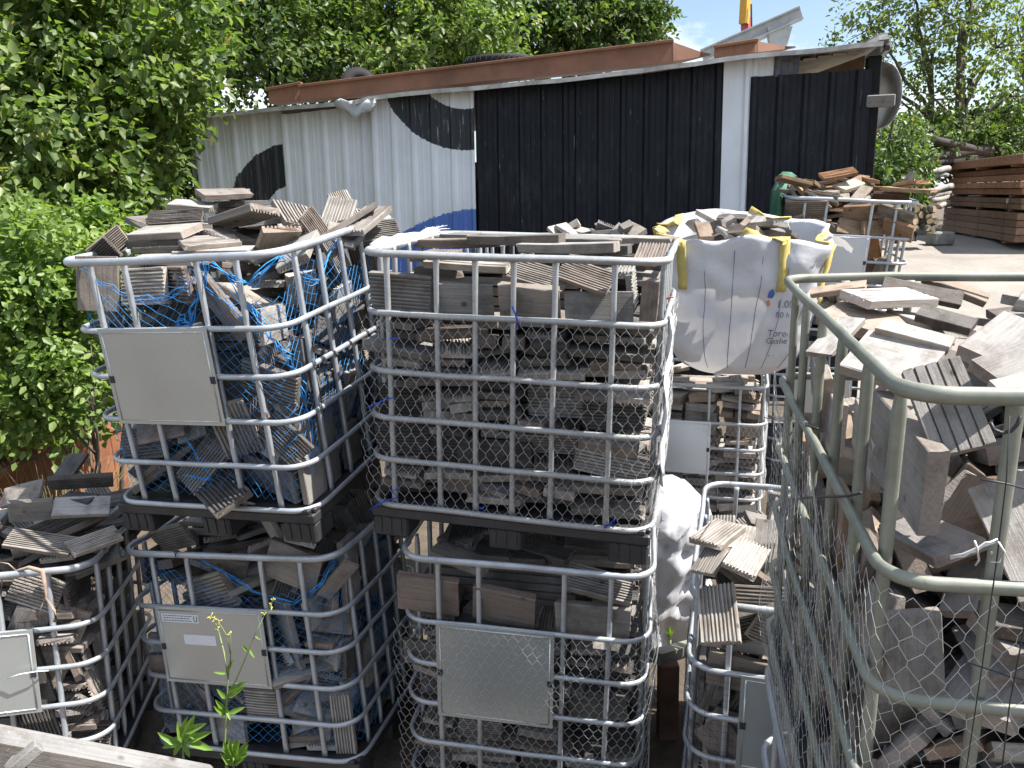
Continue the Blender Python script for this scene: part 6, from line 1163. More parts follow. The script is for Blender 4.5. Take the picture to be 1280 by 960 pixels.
[10,10,900,900,900,688,4767,2389,840,-92,-6,535,0,-1],[2,6,1000,1000,1000,-2092,3134,157,993,8,-23,112,0,-1],[2,6,1000,1000,1000,-2117,3260,148,993,8,-23,112,0,-1],[2,3,1000,1000,1000,-2085,3207,256,444,454,590,499,0,-1],[2,2,1000,1000,1000,-2048,3158,350,996,-2,45,77,1,-1],[2,2,1000,1000,1000,-2071,3274,342,996,-2,45,77,0,-1],
[2,7,1000,1000,1000,-2082,3160,405,124,984,127,-32,0,-1],[2,4,1000,1000,1000,-2086,3216,482,622,40,83,777,0,-1],[2,5,1000,1000,1000,-2045,3233,526,15,636,768,-82,1,-1],[2,7,1000,1000,1000,-2019,3218,637,515,371,495,593,1,-1],[2,5,1000,1000,1000,-2076,3180,734,42,-998,-6,45,1,-1],[2,5,1000,1000,1000,-2099,3299,726,42,-998,-6,45,0,-1],
[2,3,1000,1000,1000,-2057,3238,783,13,657,753,-36,1,-1],[2,1,1000,1000,1000,-2063,3188,832,999,-3,-50,15,0,-1],[2,1,1000,1000,1000,-2088,3318,823,999,-3,-50,15,0,-1],[2,7,1000,1000,1000,-2071,3186,882,997,-73,5,37,1,-1],[2,7,1000,1000,1000,-2096,3312,874,997,-73,5,37,0,-1],[2,5,1000,1000,1000,-2018,3279,959,472,425,557,536,1,-1],
[2,5,1000,1000,1000,-2067,3458,177,409,486,625,454,0,-1],[2,4,1000,1000,1000,-2139,3534,250,999,-26,-29,6,0,-1],[2,6,1000,1000,1000,-2095,3521,546,412,483,622,459,0,-1],[2,1,1000,1000,1000,-2131,3443,641,60,998,32,-21,0,-1],[2,1,1000,1000,1000,-2156,3570,632,60,998,32,-21,0,-1],[2,3,1000,1000,1000,-2045,3502,735,490,404,533,559,0,-1],
[2,4,1000,1000,1000,-2050,3563,878,444,454,589,500,0,-1],[2,1,1000,1000,1000,-2166,3751,111,21,-657,-752,45,0,-1],[2,4,1000,1000,1000,-2170,3686,202,991,-81,15,107,0,-1],[2,7,1000,1000,1000,-2151,3767,230,3,605,793,-70,0,-1],[2,1,1000,1000,1000,-2165,3776,277,44,-564,-824,36,0,-1],[2,4,1000,1000,1000,-2213,3680,328,684,23,20,729,0,-1],
[2,4,1000,1000,1000,-2154,3705,375,694,-15,104,712,0,-1],[2,4,1000,1000,1000,-2180,3835,366,694,-15,104,712,0,-1],[2,5,1000,1000,1000,-2122,3793,453,498,394,521,571,0,-1],[2,5,1000,1000,1000,-2182,3787,534,26,603,798,0,0,-1],[2,7,1000,1000,1000,-2146,3796,582,34,519,849,-92,0,-1],[2,1,1000,1000,1000,-2086,3794,699,468,430,562,530,0,-1],
[2,2,1000,1000,1000,-2167,3812,789,20,-659,-751,38,0,-1],[2,4,1000,1000,1000,-2129,3753,882,649,-37,84,755,0,-1],[2,4,1000,1000,1000,-2156,3894,872,649,-37,84,755,0,-1],[2,3,1000,1000,1000,-2159,3823,917,739,-16,31,673,0,-1],[2,7,1000,1000,1000,-2147,3825,962,11,-594,-805,9,0,-1],[2,4,1000,1000,1000,-2340,3156,247,999,-3,16,34,0,-1],
[2,2,1000,1000,1000,-2474,3142,346,693,3,39,720,0,-1],[2,0,1000,1000,1000,-2487,3186,380,636,-18,57,769,0,-1],[2,6,1000,1000,1000,-2105,3198,152,980,-34,12,197,0,-1],[2,3,1000,1000,1000,-2081,3146,257,716,681,151,31,1,-1],[2,5,1000,1000,1000,-2035,3293,337,600,25,47,798,0,-1],[2,6,1000,1000,1000,-2041,3331,389,6,-665,-746,45,0,-1],
[2,6,1000,1000,1000,-2122,3796,1009,860,24,-58,507,0,-1],[2,1,1000,1000,1000,-2383,3573,1076,87,32,-177,-980,0,-1],[2,3,1000,1000,1000,-2154,3912,1024,76,978,130,-143,0,-1],[2,1,1000,1000,1000,-2103,3819,971,45,19,10,-999,0,-1],[2,3,1000,1000,1000,-2064,3628,1126,968,85,11,234,0,-1],[2,6,1000,1000,1000,-2247,3340,1146,20,444,896,11,0,-1],
[2,6,1000,1000,1000,-2096,3527,992,99,741,664,-24,0,-1],[2,2,1000,1000,1000,-2815,3554,1121,118,-781,-609,-78,0,-1],[2,3,1000,1000,1000,-2387,3199,1036,122,-659,-733,117,0,-1],[2,2,1000,1000,1000,-1978,3399,1099,624,-23,129,771,0,-1],[2,2,1000,1000,1000,-2410,3333,1026,725,77,16,684,0,-1],[2,18,1000,1000,1000,-2283,3169,1077,987,110,63,96,1,-1],
[2,6,1000,1000,1000,-1979,3366,1027,80,-923,-376,-20,1,-1],[2,1,1000,1000,1000,-2702,3046,1091,261,949,143,-102,0,-1],[2,3,1000,1000,1000,-2730,3296,1134,267,21,43,962,0,-1],[2,2,1000,1000,1000,-2653,3709,1111,135,-736,-663,27,0,-1],[2,18,1000,1000,1000,-2116,3454,1120,790,-42,70,608,0,-1],[2,0,1000,1000,1000,-2055,3832,1074,80,-20,-994,67,0,-1],
[2,2,1000,1000,1000,-2044,3295,1127,683,-25,-38,729,0,-1],[2,6,1000,1000,1000,-2609,3285,1118,48,-146,-987,39,0,-1],[2,0,1000,1000,1000,-2667,3152,1038,77,126,-18,-989,0,-1],[2,3,1000,1000,1000,-2560,3459,1017,30,-586,-810,14,0,-1],[2,2,1000,1000,1000,-2677,3126,1086,35,-111,15,993,0,-1],[2,2,1000,1000,1000,-2101,3915,974,48,135,985,-94,0,-1],
[2,1,1000,1000,1000,-2724,3422,1109,98,-409,-901,104,0,-1],[2,7,1000,1000,1000,-2786,3412,1066,96,799,594,-12,0,-1],[2,1,1000,1000,1000,-2320,3146,1043,86,825,556,44,0,-1],[2,0,1000,1000,1000,-2069,3412,1128,88,-17,38,995,0,-1],[2,0,1000,1000,1000,-2410,3621,1134,383,15,10,924,0,-1],[2,6,1000,1000,1000,-2104,3592,1053,41,-610,-790,36,0,-1],
[2,7,1000,1000,1000,-2312,3447,1031,305,-37,111,945,0,-1],[2,0,1000,1000,1000,-2391,3138,1033,978,-72,104,165,0,-1],[2,18,1000,1000,1000,-2707,3137,1114,32,25,998,-40,0,-1],[1,0,1000,1000,1000,-917,3306,143,766,-36,-4,642,0,-1],[1,6,1000,1000,1000,-874,3304,241,546,571,459,407,0,-1],[1,7,1000,1000,1000,-868,3288,331,851,-8,-37,524,0,-1],
[1,7,1000,1000,1000,-801,3310,430,623,485,395,469,0,-1],[1,3,1000,1000,1000,-990,3256,518,81,-988,-92,-96,1,-1],[1,3,1000,1000,1000,-957,3387,513,81,-988,-92,-96,0,-1],[1,0,1000,1000,1000,-914,3322,582,766,-175,-47,617,0,-1],[1,0,1000,1000,1000,-877,3308,652,70,787,612,-34,1,-1],[1,6,1000,1000,1000,-922,3313,804,608,505,409,456,1,-1],
[1,7,1000,1000,1000,-766,3523,200,543,574,461,404,0,-1],[1,2,1000,1000,1000,-793,3558,290,892,11,-2,452,0,-1],[1,6,1000,1000,1000,-877,3508,485,6,-996,74,-46,0,-1],[1,6,1000,1000,1000,-840,3654,479,6,-996,74,-46,0,-1],[1,0,1000,1000,1000,-755,3586,594,544,572,460,405,0,-1],[1,4,1000,1000,1000,-899,3522,680,786,38,20,616,0,-1],
[1,4,1000,1000,1000,-865,3652,676,786,38,20,616,0,-1],[1,0,1000,1000,1000,-761,3586,797,629,478,389,473,0,-1],[1,0,1000,1000,1000,-903,3534,884,11,-984,173,-37,0,-1],[1,0,1000,1000,1000,-872,3655,880,11,-984,173,-37,0,-1],[1,0,1000,1000,1000,-812,3598,990,787,-10,-92,610,0,-1],[1,7,1000,1000,1000,-678,3819,189,571,546,440,426,0,-1],
[1,2,1000,1000,1000,-698,3816,442,620,489,398,467,0,-1],[1,5,1000,1000,1000,-694,3873,707,647,453,370,489,0,-1],[1,2,1000,1000,1000,-726,3866,784,116,761,636,59,0,-1],[1,1,1000,1000,1000,-794,3804,830,14,988,-85,126,0,-1],[1,1,1000,1000,1000,-758,3942,825,14,988,-85,126,0,-1],[1,6,1000,1000,1000,-814,3811,880,984,-81,63,-146,0,-1],
[1,6,1000,1000,1000,-777,3953,875,984,-81,63,-146,0,-1],[1,3,1000,1000,1000,-754,3875,941,813,73,-14,577,0,-1],[3,1,1000,1000,1000,-291,3227,2401,797,11,-7,604,0,-1],[3,3,1000,1000,1000,-152,3111,2367,994,18,37,-105,1,-1],[3,6,1000,1000,1000,393,3708,2415,998,35,36,-40,1,-1],[3,6,1000,1000,1000,-222,3972,2440,21,-805,-593,8,0,-1],
[3,3,1000,1000,1000,16,3925,2424,983,-4,-5,-183,0,-1],[3,0,1000,1000,1000,463,3801,2408,810,13,-18,585,0,-1],[3,1,1000,1000,1000,653,3735,2408,9,-982,186,10,1,-1],[3,2,1000,1000,1000,344,3541,2319,995,34,-9,-90,0,-1],[3,9,1000,1000,1000,464,3544,2315,853,46,-3,520,0,-1],[3,6,1000,1000,1000,529,3669,2317,998,55,8,-13,0,-1],
[3,8,1000,1000,1000,12,3603,2333,995,50,29,-76,0,-1],[3,1,1000,1000,1000,391,3272,2308,997,21,52,-55,0,-1],[3,0,1000,1000,1000,-113,3525,2335,992,15,-7,-123,0,-1],[3,10,1000,1000,1000,-201,3669,2344,977,-7,36,-210,0,-1],[3,11,1000,1000,1000,268,3249,2312,803,18,2,596,0,-1],[3,3,1000,1000,1000,188,3623,2328,984,42,41,-167,0,-1],
[3,9,1000,1000,1000,-288,3251,2332,992,-8,36,-125,1,-1],[3,3,1000,1000,1000,235,3653,2327,988,15,48,-148,0,-1],[3,6,1000,1000,1000,-64,3650,2338,754,53,11,655,0,-1],[3,11,1000,1000,1000,486,3332,2307,779,10,-16,626,0,-1],[3,6,1000,1000,1000,-126,3378,2330,993,17,4,-119,0,-1],[4,4,1000,1000,1000,2,3464,1097,998,60,20,21,0,-1],
[4,1,1000,1000,1000,402,3466,1084,11,-821,-568,-49,0,-1],[4,1,1000,1000,1000,85,3298,1054,716,124,-9,686,0,-1],[4,7,1000,1000,1000,29,3268,1055,637,36,72,767,1,-1],[4,4,1000,1000,1000,-246,3342,1105,738,96,4,668,1,-1],[4,7,1000,1000,1000,326,3335,1060,996,30,59,-62,1,-1],[4,10,1000,1000,1000,388,3479,1080,996,82,36,-15,0,-1],
[4,6,1000,1000,1000,183,3370,1049,732,40,35,680,0,-1],[4,1,1000,1000,1000,31,3590,1087,994,-1,-26,-110,0,-1],[4,4,1000,1000,1000,-262,3351,1099,970,-8,0,-242,1,-1],[4,5,1000,1000,1000,119,3277,1059,964,24,26,-264,1,-1],[4,0,1000,1000,1000,-166,3544,1104,671,10,-5,742,0,-1],[5,17,1000,1000,1000,1782,6094,1169,989,55,58,-124,0,-1],
[5,10,1000,1000,1000,1082,5928,1164,989,-73,121,45,0,-1],[5,17,1000,1000,1000,1132,6135,1187,994,25,22,100,0,-1],[5,17,1000,1000,1000,1079,6116,1193,905,133,-48,401,0,-1],[5,2,1000,1000,1000,1463,6472,1199,953,-97,-84,276,0,-1],[5,17,1000,1000,1000,1852,6335,1186,854,16,-27,520,0,-1],[5,10,1000,1000,1000,1281,6582,1181,735,-14,47,676,0,-1],
[5,17,1000,1000,1000,1655,5910,1173,717,-54,-16,695,0,-1],[5,17,1000,1000,1000,1598,5781,1169,998,-41,1,51,0,-1],[5,10,1000,1000,1000,1721,5784,1182,721,77,-112,680,0,-1],[5,9,1000,1000,1000,1413,6508,1159,945,-49,-6,323,0,-1],[5,17,1000,1000,1000,1102,6087,1180,996,-12,4,84,0,-1],[5,10,1000,1000,1000,1290,6061,1173,997,-70,18,3,0,-1],
[5,17,1000,1000,1000,954,5883,1211,910,24,-95,403,0,-1],[5,17,1000,1000,1000,1906,6384,1194,156,30,14,987,0,-1],[5,9,1000,1000,1000,1325,5919,1170,258,40,36,964,0,-1],[0,11,1000,1000,1000,-1534,3492,1440,671,729,-110,-83,0,-1],[0,9,1000,1000,1000,-1296,3414,1488,442,-530,-421,-589,0,-1],[0,18,1000,1000,1000,-1062,3229,1468,270,258,625,686,1,-1],
[0,2,1000,1000,1000,-786,3835,1468,42,-973,226,-15,0,-1],[0,1,1000,1000,1000,-719,4023,1486,874,21,-39,483,0,-1],[0,18,1000,1000,1000,-1550,3348,1510,945,67,-313,-66,1,-1],[0,18,1000,1000,1000,-1326,3315,1573,302,297,449,-787,1,-1],[0,18,1000,1000,1000,-908,3495,1437,820,17,-41,571,0,-1],[0,1,1000,1000,1000,-1598,3392,1514,277,-582,748,-157,0,-1],
[0,3,1000,1000,1000,-823,3273,1576,125,-713,67,686,1,-1],[0,6,1000,1000,1000,-882,3517,1469,744,12,-43,666,0,-1],[0,2,1000,1000,1000,-650,4115,1690,417,-561,-437,-566,0,-1],[0,10,1000,1000,1000,-1625,3371,1537,942,10,-318,105,0,-1],[0,7,1000,1000,1000,-1288,3323,1672,75,-297,-789,-532,0,-1],[0,7,1000,1000,1000,-883,3169,1632,21,683,-214,-698,0,-1],
[0,3,1000,1000,1000,-643,3927,1729,428,426,-576,-551,0,-1],[0,18,1000,1000,1000,-1434,3336,1700,836,512,-174,94,0,-1],[0,7,1000,1000,1000,-860,3136,1504,68,686,-125,713,1,-1],[0,10,1000,1000,1000,-786,4013,1518,43,-671,740,12,0,-1],[0,0,1000,1000,1000,-1494,3444,1655,593,671,279,-346,0,-1],[0,1,1000,1000,1000,-1069,3226,1653,662,-666,340,-54,0,-1],
[0,3,1000,1000,1000,-1044,3257,1566,1,-494,-500,-711,0,-1],[0,11,1000,1000,1000,-795,3788,1736,612,-569,202,-510,0,-1],[0,3,1000,1000,1000,-1084,3925,2218,925,43,-8,-378,0,-1],[0,2,1000,1000,1000,-761,3489,1530,687,-68,-713,-125,1,-1],[0,2,1000,1000,1000,-842,3602,1519,83,964,253,-2,0,-1],[0,1,1000,1000,1000,-884,3740,1582,610,-423,-664,-94,0,-1],
[0,9,1000,1000,1000,-753,3969,1566,231,-521,-818,77,0,-1],[0,1,1000,1000,1000,-1631,3310,1615,822,547,-141,-76,1,-1],[0,6,1000,1000,1000,-1412,3297,1763,634,474,260,-554,1,-1],[0,8,1000,1000,1000,-682,3782,1550,507,-340,610,-505,0,-1],[0,8,1000,1000,1000,-796,3788,1602,426,-732,322,-424,0,-1],[0,7,1000,1000,1000,-798,4013,1696,559,513,418,500,0,-1],
[0,10,1000,1000,1000,-1604,3420,1656,689,709,-140,53,0,-1],[0,18,1000,1000,1000,-1176,3395,2190,71,-587,-806,23,0,-1],[0,11,1000,1000,1000,-1020,3237,1707,462,75,-665,582,0,-1],[0,0,1000,1000,1000,-742,3887,1684,457,437,-774,-36,0,-1],[0,5,1000,1000,1000,-1522,3267,1699,177,55,822,538,1,-1],[0,11,1000,1000,1000,-1296,3284,1792,871,445,207,-26,0,-1],
[0,18,1000,1000,1000,-738,3904,1718,774,35,457,436,0,-1],[0,11,1000,1000,1000,-1440,3207,1824,686,-673,-68,-268,0,-1],[0,10,1000,1000,1000,-914,3223,1532,226,576,-74,782,0,-1],[0,8,1000,1000,1000,-794,3589,1697,85,-581,117,801,1,-1],[0,0,1000,1000,1000,-1601,3265,1890,408,-443,-456,-656,0,-1],[0,2,1000,1000,1000,-875,3707,1638,623,-505,-593,-72,0,-1],
[0,11,1000,1000,1000,-1047,4032,2256,547,40,19,-836,0,-1],[0,3,1000,1000,1000,-1456,3329,2153,382,-19,847,-369,1,-1],[0,6,1000,1000,1000,-1361,3299,2139,353,95,108,-924,1,-1],[0,4,1000,1000,1000,-870,3436,1597,295,458,-77,835,0,-1],[0,0,1000,1000,1000,-816,4016,2044,482,-464,611,-422,0,-1],[0,4,1000,1000,1000,-1310,3654,2186,42,-593,804,16,0,-1],
[0,18,1000,1000,1000,-891,3484,1706,480,463,30,745,0,-1],[0,5,1000,1000,1000,-810,3345,1809,459,-394,576,-550,1,-1],[0,5,1000,1000,1000,-923,3363,1712,205,505,-728,-416,0,-1],[0,18,1000,1000,1000,-864,3654,1900,480,474,247,695,0,-1],[0,5,1000,1000,1000,-867,3931,2148,543,-284,569,-549,0,-1],[0,1,1000,1000,1000,-1614,3362,1821,43,-238,-430,870,0,-1],
[0,6,1000,1000,1000,-965,3363,1866,562,414,329,636,0,-1],[0,4,1000,1000,1000,-981,3274,1786,888,-17,336,-312,0,-1],[0,4,1000,1000,1000,-864,3320,1638,572,555,184,575,0,-1],[0,11,1000,1000,1000,-842,3677,1927,790,-126,520,-300,0,-1],[0,4,1000,1000,1000,-1029,3269,2172,684,186,316,631,0,-1],[0,7,1000,1000,1000,-864,3388,1902,604,-30,117,-787,0,-1],
[0,3,1000,1000,1000,-1212,3253,1830,322,-573,-592,-467,1,-1],[0,8,1000,1000,1000,-869,3382,1780,757,243,394,460,0,-1],[0,2,1000,1000,1000,-909,3351,1934,62,100,-68,991,0,-1],[0,2,1000,1000,1000,-1532,3333,2094,697,-75,-526,-481,0,-1],[0,2,1000,1000,1000,-1072,3372,2224,507,70,208,834,0,-1],[0,10,1000,1000,1000,-859,3215,1971,66,686,-127,713,1,-1],
[0,1,1000,1000,1000,-1643,3388,1894,585,458,159,-650,0,-1],[0,9,1000,1000,1000,-908,3315,1964,427,-54,108,-896,1,-1],[0,11,1000,1000,1000,-1657,3327,2019,906,116,396,-94,0,-1],[0,1,1000,1000,1000,-863,3392,2004,790,47,245,560,0,-1],[0,4,1000,1000,1000,-615,4037,1869,426,-428,551,-576,0,-1],[0,2,1000,1000,1000,-1069,3171,2259,33,955,-134,-263,1,-1],
[0,1,1000,1000,1000,-1092,3235,1792,462,533,272,-654,1,-1],[0,6,1000,1000,1000,-1675,3373,2112,746,-135,488,433,1,-1],[0,3,1000,1000,1000,-1243,3884,2235,611,4,-45,790,0,-1],[0,2,1000,1000,1000,-1021,3272,2002,544,360,737,176,1,-1],[0,4,1000,1000,1000,-726,4007,1810,608,591,-97,-521,0,-1],[0,1,1000,1000,1000,-1611,3478,2196,430,-105,-45,-896,0,-1],
[0,11,1000,1000,1000,-935,3566,1971,176,689,-420,-564,0,-1],[0,10,1000,1000,1000,-716,4091,1953,828,471,-287,103,0,-1],[0,0,1000,1000,1000,-1144,3124,2224,128,-432,-353,-820,1,-1],[0,5,1000,1000,1000,-802,3554,2020,451,-754,-208,430,1,-1],[0,11,1000,1000,1000,-765,3892,1912,640,268,83,716,0,-1],[0,3,1000,1000,1000,-794,3640,2019,643,-8,597,-480,0,-1],
[0,1,1000,1000,1000,-768,3901,1882,277,-264,-923,-42,0,-1],[0,5,1000,1000,1000,-1263,3293,2303,149,174,-969,96,0,-1],[0,2,1000,1000,1000,-962,3140,2153,442,451,-558,-539,1,-1],[0,2,1000,1000,1000,-770,3764,2102,727,113,586,-340,0,-1],[0,2,1000,1000,1000,-686,3793,1927,530,-312,624,-482,0,-1],[0,5,1000,1000,1000,-743,3863,1966,610,-45,297,-733,0,-1],
[0,3,1000,1000,1000,-1016,4017,2286,29,-123,991,33,0,-1],[0,18,1000,1000,1000,-1468,3640,2200,870,108,-39,-479,0,-1],[0,3,1000,1000,1000,-682,3824,2096,506,609,341,507,1,-1],[0,2,1000,1000,1000,-1444,3914,2228,445,163,48,-879,0,-1],[0,18,1000,1000,1000,-702,3984,2236,452,484,-671,334,1,-1],[0,1,1000,1000,1000,-1389,4128,2246,140,-30,60,-988,0,-1],
[0,10,1000,1000,1000,-809,3682,1951,34,-522,99,-846,0,-1],[0,10,1000,1000,1000,-1183,3598,2237,659,-40,60,-749,0,-1],[0,2,1000,1000,1000,-1116,4143,2288,930,-110,-244,-254,0,-1],[0,11,1000,1000,1000,-1661,3382,2144,805,-212,460,309,0,-1],[0,0,1000,1000,1000,-1048,3582,2275,729,-22,16,684,0,-1],[0,7,1000,1000,1000,-1353,3576,2239,581,114,10,-806,0,-1],
[0,8,1000,1000,1000,-1534,3600,2242,133,-141,45,980,0,-1],[0,11,1000,1000,1000,-1390,3785,2252,274,-5,-19,961,0,-1],[0,11,1000,1000,1000,-831,3757,2058,191,-897,55,396,0,-1],[0,4,1000,1000,1000,-1372,3475,2255,6,-959,-258,-115,0,-1],[0,11,1000,1000,1000,-1206,3781,2281,897,11,-74,-436,0,-1],[0,11,1000,1000,1000,-1429,3454,2270,105,117,986,49,0,-1],
[0,7,1000,1000,1000,-760,3911,2075,420,-456,-768,162,0,-1],[0,18,1000,1000,1000,-1547,3434,2285,506,-24,-22,862,0,-1],[0,7,1000,1000,1000,-1183,4138,2345,604,31,-5,-796,0,-1],[0,2,1000,1000,1000,-1401,3395,2322,992,2,-33,122,0,-1],[0,5,1000,1000,1000,-809,3933,2250,386,820,362,-220,0,-1],[0,5,1000,1000,1000,-1468,4159,2389,486,-78,-860,-133,0,-1],
[0,10,1000,1000,1000,-1611,3756,2338,710,-289,363,530,0,-1],[0,18,1000,1000,1000,-1492,4070,2438,145,-435,233,-857,0,-1],[0,7,1000,1000,1000,-778,3895,2232,514,780,334,-126,1,-1],[0,4,1000,1000,1000,-775,3619,2172,727,-36,-617,-298,1,-1],[0,4,1000,1000,1000,-1514,3937,2366,268,-959,71,55,0,-1],[0,10,1000,1000,1000,-1202,4124,2453,44,-531,737,417,0,-1],
[0,5,1000,1000,1000,-1517,3753,2430,846,272,-113,-445,0,-1],[0,11,1000,1000,1000,-1585,3542,2372,74,-733,661,-144,0,-1],[0,7,1000,1000,1000,-1660,3770,2559,507,-51,114,-853,0,-1],[0,7,1000,1000,1000,-1457,4188,2685,875,36,-36,481,0,-1],[0,2,1000,1000,1000,-1525,3906,2627,77,-994,-48,64,1,-1],[0,1,1000,1000,1000,-1392,3992,2680,32,286,-952,-104,1,-1],
[1,1,1000,1000,1000,-1167,3333,185,579,-220,-204,-758,0,-1],[1,1,1000,1000,1000,-989,3288,132,56,21,-26,-998,0,-1],[1,0,1000,1000,1000,-784,3404,163,1,-613,789,-34,1,-1],[1,18,1000,1000,1000,-720,3748,122,1,-650,759,-33,0,-1],[1,2,1000,1000,1000,-1665,3434,123,189,-27,20,982,1,-1],[1,0,1000,1000,1000,-1607,3462,96,24,999,-23,23,0,-1],
[1,0,1000,1000,1000,-1589,3567,172,679,-719,30,-144,0,-1],[1,5,1000,1000,1000,-971,3250,181,58,-61,-47,995,1,-1],[1,18,1000,1000,1000,-804,3484,229,690,171,-378,-593,0,-1],[1,3,1000,1000,1000,-695,3974,269,481,577,385,-536,0,-1],[1,0,1000,1000,1000,-1270,3431,221,21,-326,-215,920,0,-1],[1,7,1000,1000,1000,-1002,3289,256,170,12,367,-914,0,-1],
[1,3,1000,1000,1000,-724,3796,212,784,-105,89,605,0,-1],[1,4,1000,1000,1000,-682,3875,145,992,-22,-26,-120,0,-1],[1,11,1000,1000,1000,-1456,3420,169,271,-241,-547,755,0,-1],[1,0,1000,1000,1000,-1328,3422,214,902,285,-306,-109,0,-1],[1,3,1000,1000,1000,-883,3314,339,316,-727,-582,-183,0,-1],[1,18,1000,1000,1000,-801,3486,288,799,-292,-336,404,0,-1],
[1,1,1000,1000,1000,-719,3919,421,30,96,-528,843,0,-1],[1,2,1000,1000,1000,-1037,3289,337,183,-582,726,316,0,-1],[1,2,1000,1000,1000,-720,3838,310,47,106,-542,832,0,-1],[1,11,1000,1000,1000,-1629,3421,287,305,-531,-262,-746,1,-1],[1,4,1000,1000,1000,-1225,3255,333,716,686,-106,-70,1,-1],[1,1,1000,1000,1000,-1235,3263,475,70,-106,-686,716,0,-1],
[1,4,1000,1000,1000,-1410,3296,169,106,70,716,686,1,-1],[1,1,1000,1000,1000,-1058,3266,449,390,-46,872,294,1,-1],[1,0,1000,1000,1000,-1168,3760,830,519,-32,9,854,0,-1],[1,11,1000,1000,1000,-1650,3691,813,33,697,716,-2,0,-1],[1,11,1000,1000,1000,-1282,3331,284,48,-51,-327,942,0,-1],[1,5,1000,1000,1000,-931,3241,318,90,-92,-926,-354,1,-1],
[1,1,1000,1000,1000,-698,3771,397,558,-156,668,-467,0,-1],[1,0,1000,1000,1000,-1160,3469,501,98,-80,-689,713,0,-1],[1,3,1000,1000,1000,-869,3345,486,720,-134,55,-679,0,-1],[1,2,1000,1000,1000,-664,3771,350,655,9,685,-319,0,-1],[1,1,1000,1000,1000,-1686,3664,842,613,2,-33,-789,0,-1],[1,2,1000,1000,1000,-1329,3376,384,501,-130,345,-783,0,-1],
[1,11,1000,1000,1000,-828,3159,282,495,527,448,-526,1,-1],[1,1,1000,1000,1000,-720,3572,848,671,-23,-726,-148,1,-1],[1,11,1000,1000,1000,-1496,3392,384,95,-336,-837,-422,1,-1],[1,2,1000,1000,1000,-1333,3414,461,337,25,-75,938,0,-1],[1,1,1000,1000,1000,-904,3684,646,585,-522,-506,360,0,-1],[1,11,1000,1000,1000,-1657,3373,482,684,-718,57,-119,1,-1],
[1,18,1000,1000,1000,-1438,3497,546,98,100,891,431,0,-1],[1,1,1000,1000,1000,-730,3650,749,261,-417,506,-708,0,-1],[1,0,1000,1000,1000,-690,3607,483,580,536,430,437,1,-1],[1,1,1000,1000,1000,-1569,3417,265,667,-148,574,452,0,-1],[1,2,1000,1000,1000,-1114,3426,481,276,-448,-560,-640,0,-1],[1,5,1000,1000,1000,-893,3293,421,67,119,-616,776,0,-1],
[1,1,1000,1000,1000,-842,3627,420,798,-6,554,-237,0,-1],[1,8,1000,1000,1000,-1691,3505,357,248,670,367,-596,0,-1],[1,11,1000,1000,1000,-1352,3554,835,977,32,-46,205,0,-1],[1,1,1000,1000,1000,-1771,3584,929,435,-432,535,-582,1,-1],[1,4,1000,1000,1000,-1528,3406,450,800,397,104,-438,0,-1],[1,3,1000,1000,1000,-1531,3684,847,613,-1,-30,-790,0,-1],
[1,18,1000,1000,1000,-1416,3394,520,332,-934,126,-31,0,-1],[1,8,1000,1000,1000,-1231,4038,914,6,-251,700,669,0,-1],[1,8,1000,1000,1000,-693,3822,554,751,-279,-289,525,0,-1],[1,3,1000,1000,1000,-724,3976,998,712,318,-576,245,0,-1],[1,1,1000,1000,1000,-1334,3614,870,40,-998,-32,-40,0,-1],[1,8,1000,1000,1000,-1119,4026,931,726,675,65,117,0,-1],
[1,11,1000,1000,1000,-1559,3470,390,395,63,-394,827,0,-1],[1,11,1000,1000,1000,-1146,3340,513,79,-526,-593,604,0,-1],[1,8,1000,1000,1000,-815,3578,585,133,833,-208,-495,0,-1],[1,5,1000,1000,1000,-743,3828,613,210,-680,-631,310,0,-1],[1,0,1000,1000,1000,-1078,3460,875,50,-962,-263,-60,0,-1],[1,4,1000,1000,1000,-784,3254,563,500,-613,-390,471,1,-1],
[1,18,1000,1000,1000,-1206,3463,893,302,83,-44,-949,1,-1],[1,18,1000,1000,1000,-1328,3856,922,132,-185,974,-4,0,-1],[1,5,1000,1000,1000,-1208,3533,920,143,89,-30,-985,0,-1],[1,10,1000,1000,1000,-764,3646,600,685,225,294,628,0,-1],[1,6,1000,1000,1000,-1311,3658,910,100,38,72,-992,0,-1],[1,5,1000,1000,1000,-922,3358,787,215,-692,550,416,0,-1],
[1,3,1000,1000,1000,-1069,3273,685,709,-274,620,195,1,-1],[1,1,1000,1000,1000,-1616,3572,878,10,-266,964,-29,1,-1],[1,1,1000,1000,1000,-1223,3482,1009,474,-318,100,815,0,-1],[1,2,1000,1000,1000,-875,3396,584,520,201,268,-786,0,-1],[1,18,1000,1000,1000,-1386,4090,909,190,-286,98,934,0,-1],[1,2,1000,1000,1000,-1717,3420,527,621,-462,489,403,0,-1],
[1,18,1000,1000,1000,-1135,3736,954,967,83,135,-201,0,-1],[1,9,1000,1000,1000,-897,3265,584,615,-716,254,-211,0,-1],[1,10,1000,1000,1000,-752,3392,455,685,-118,-717,-59,1,-1],[1,7,1000,1000,1000,-1464,3521,947,523,-90,-12,-847,0,-1],[1,4,1000,1000,1000,-865,3291,652,81,974,-209,-46,0,-1],[1,11,1000,1000,1000,-784,3497,714,746,-105,141,642,0,-1],
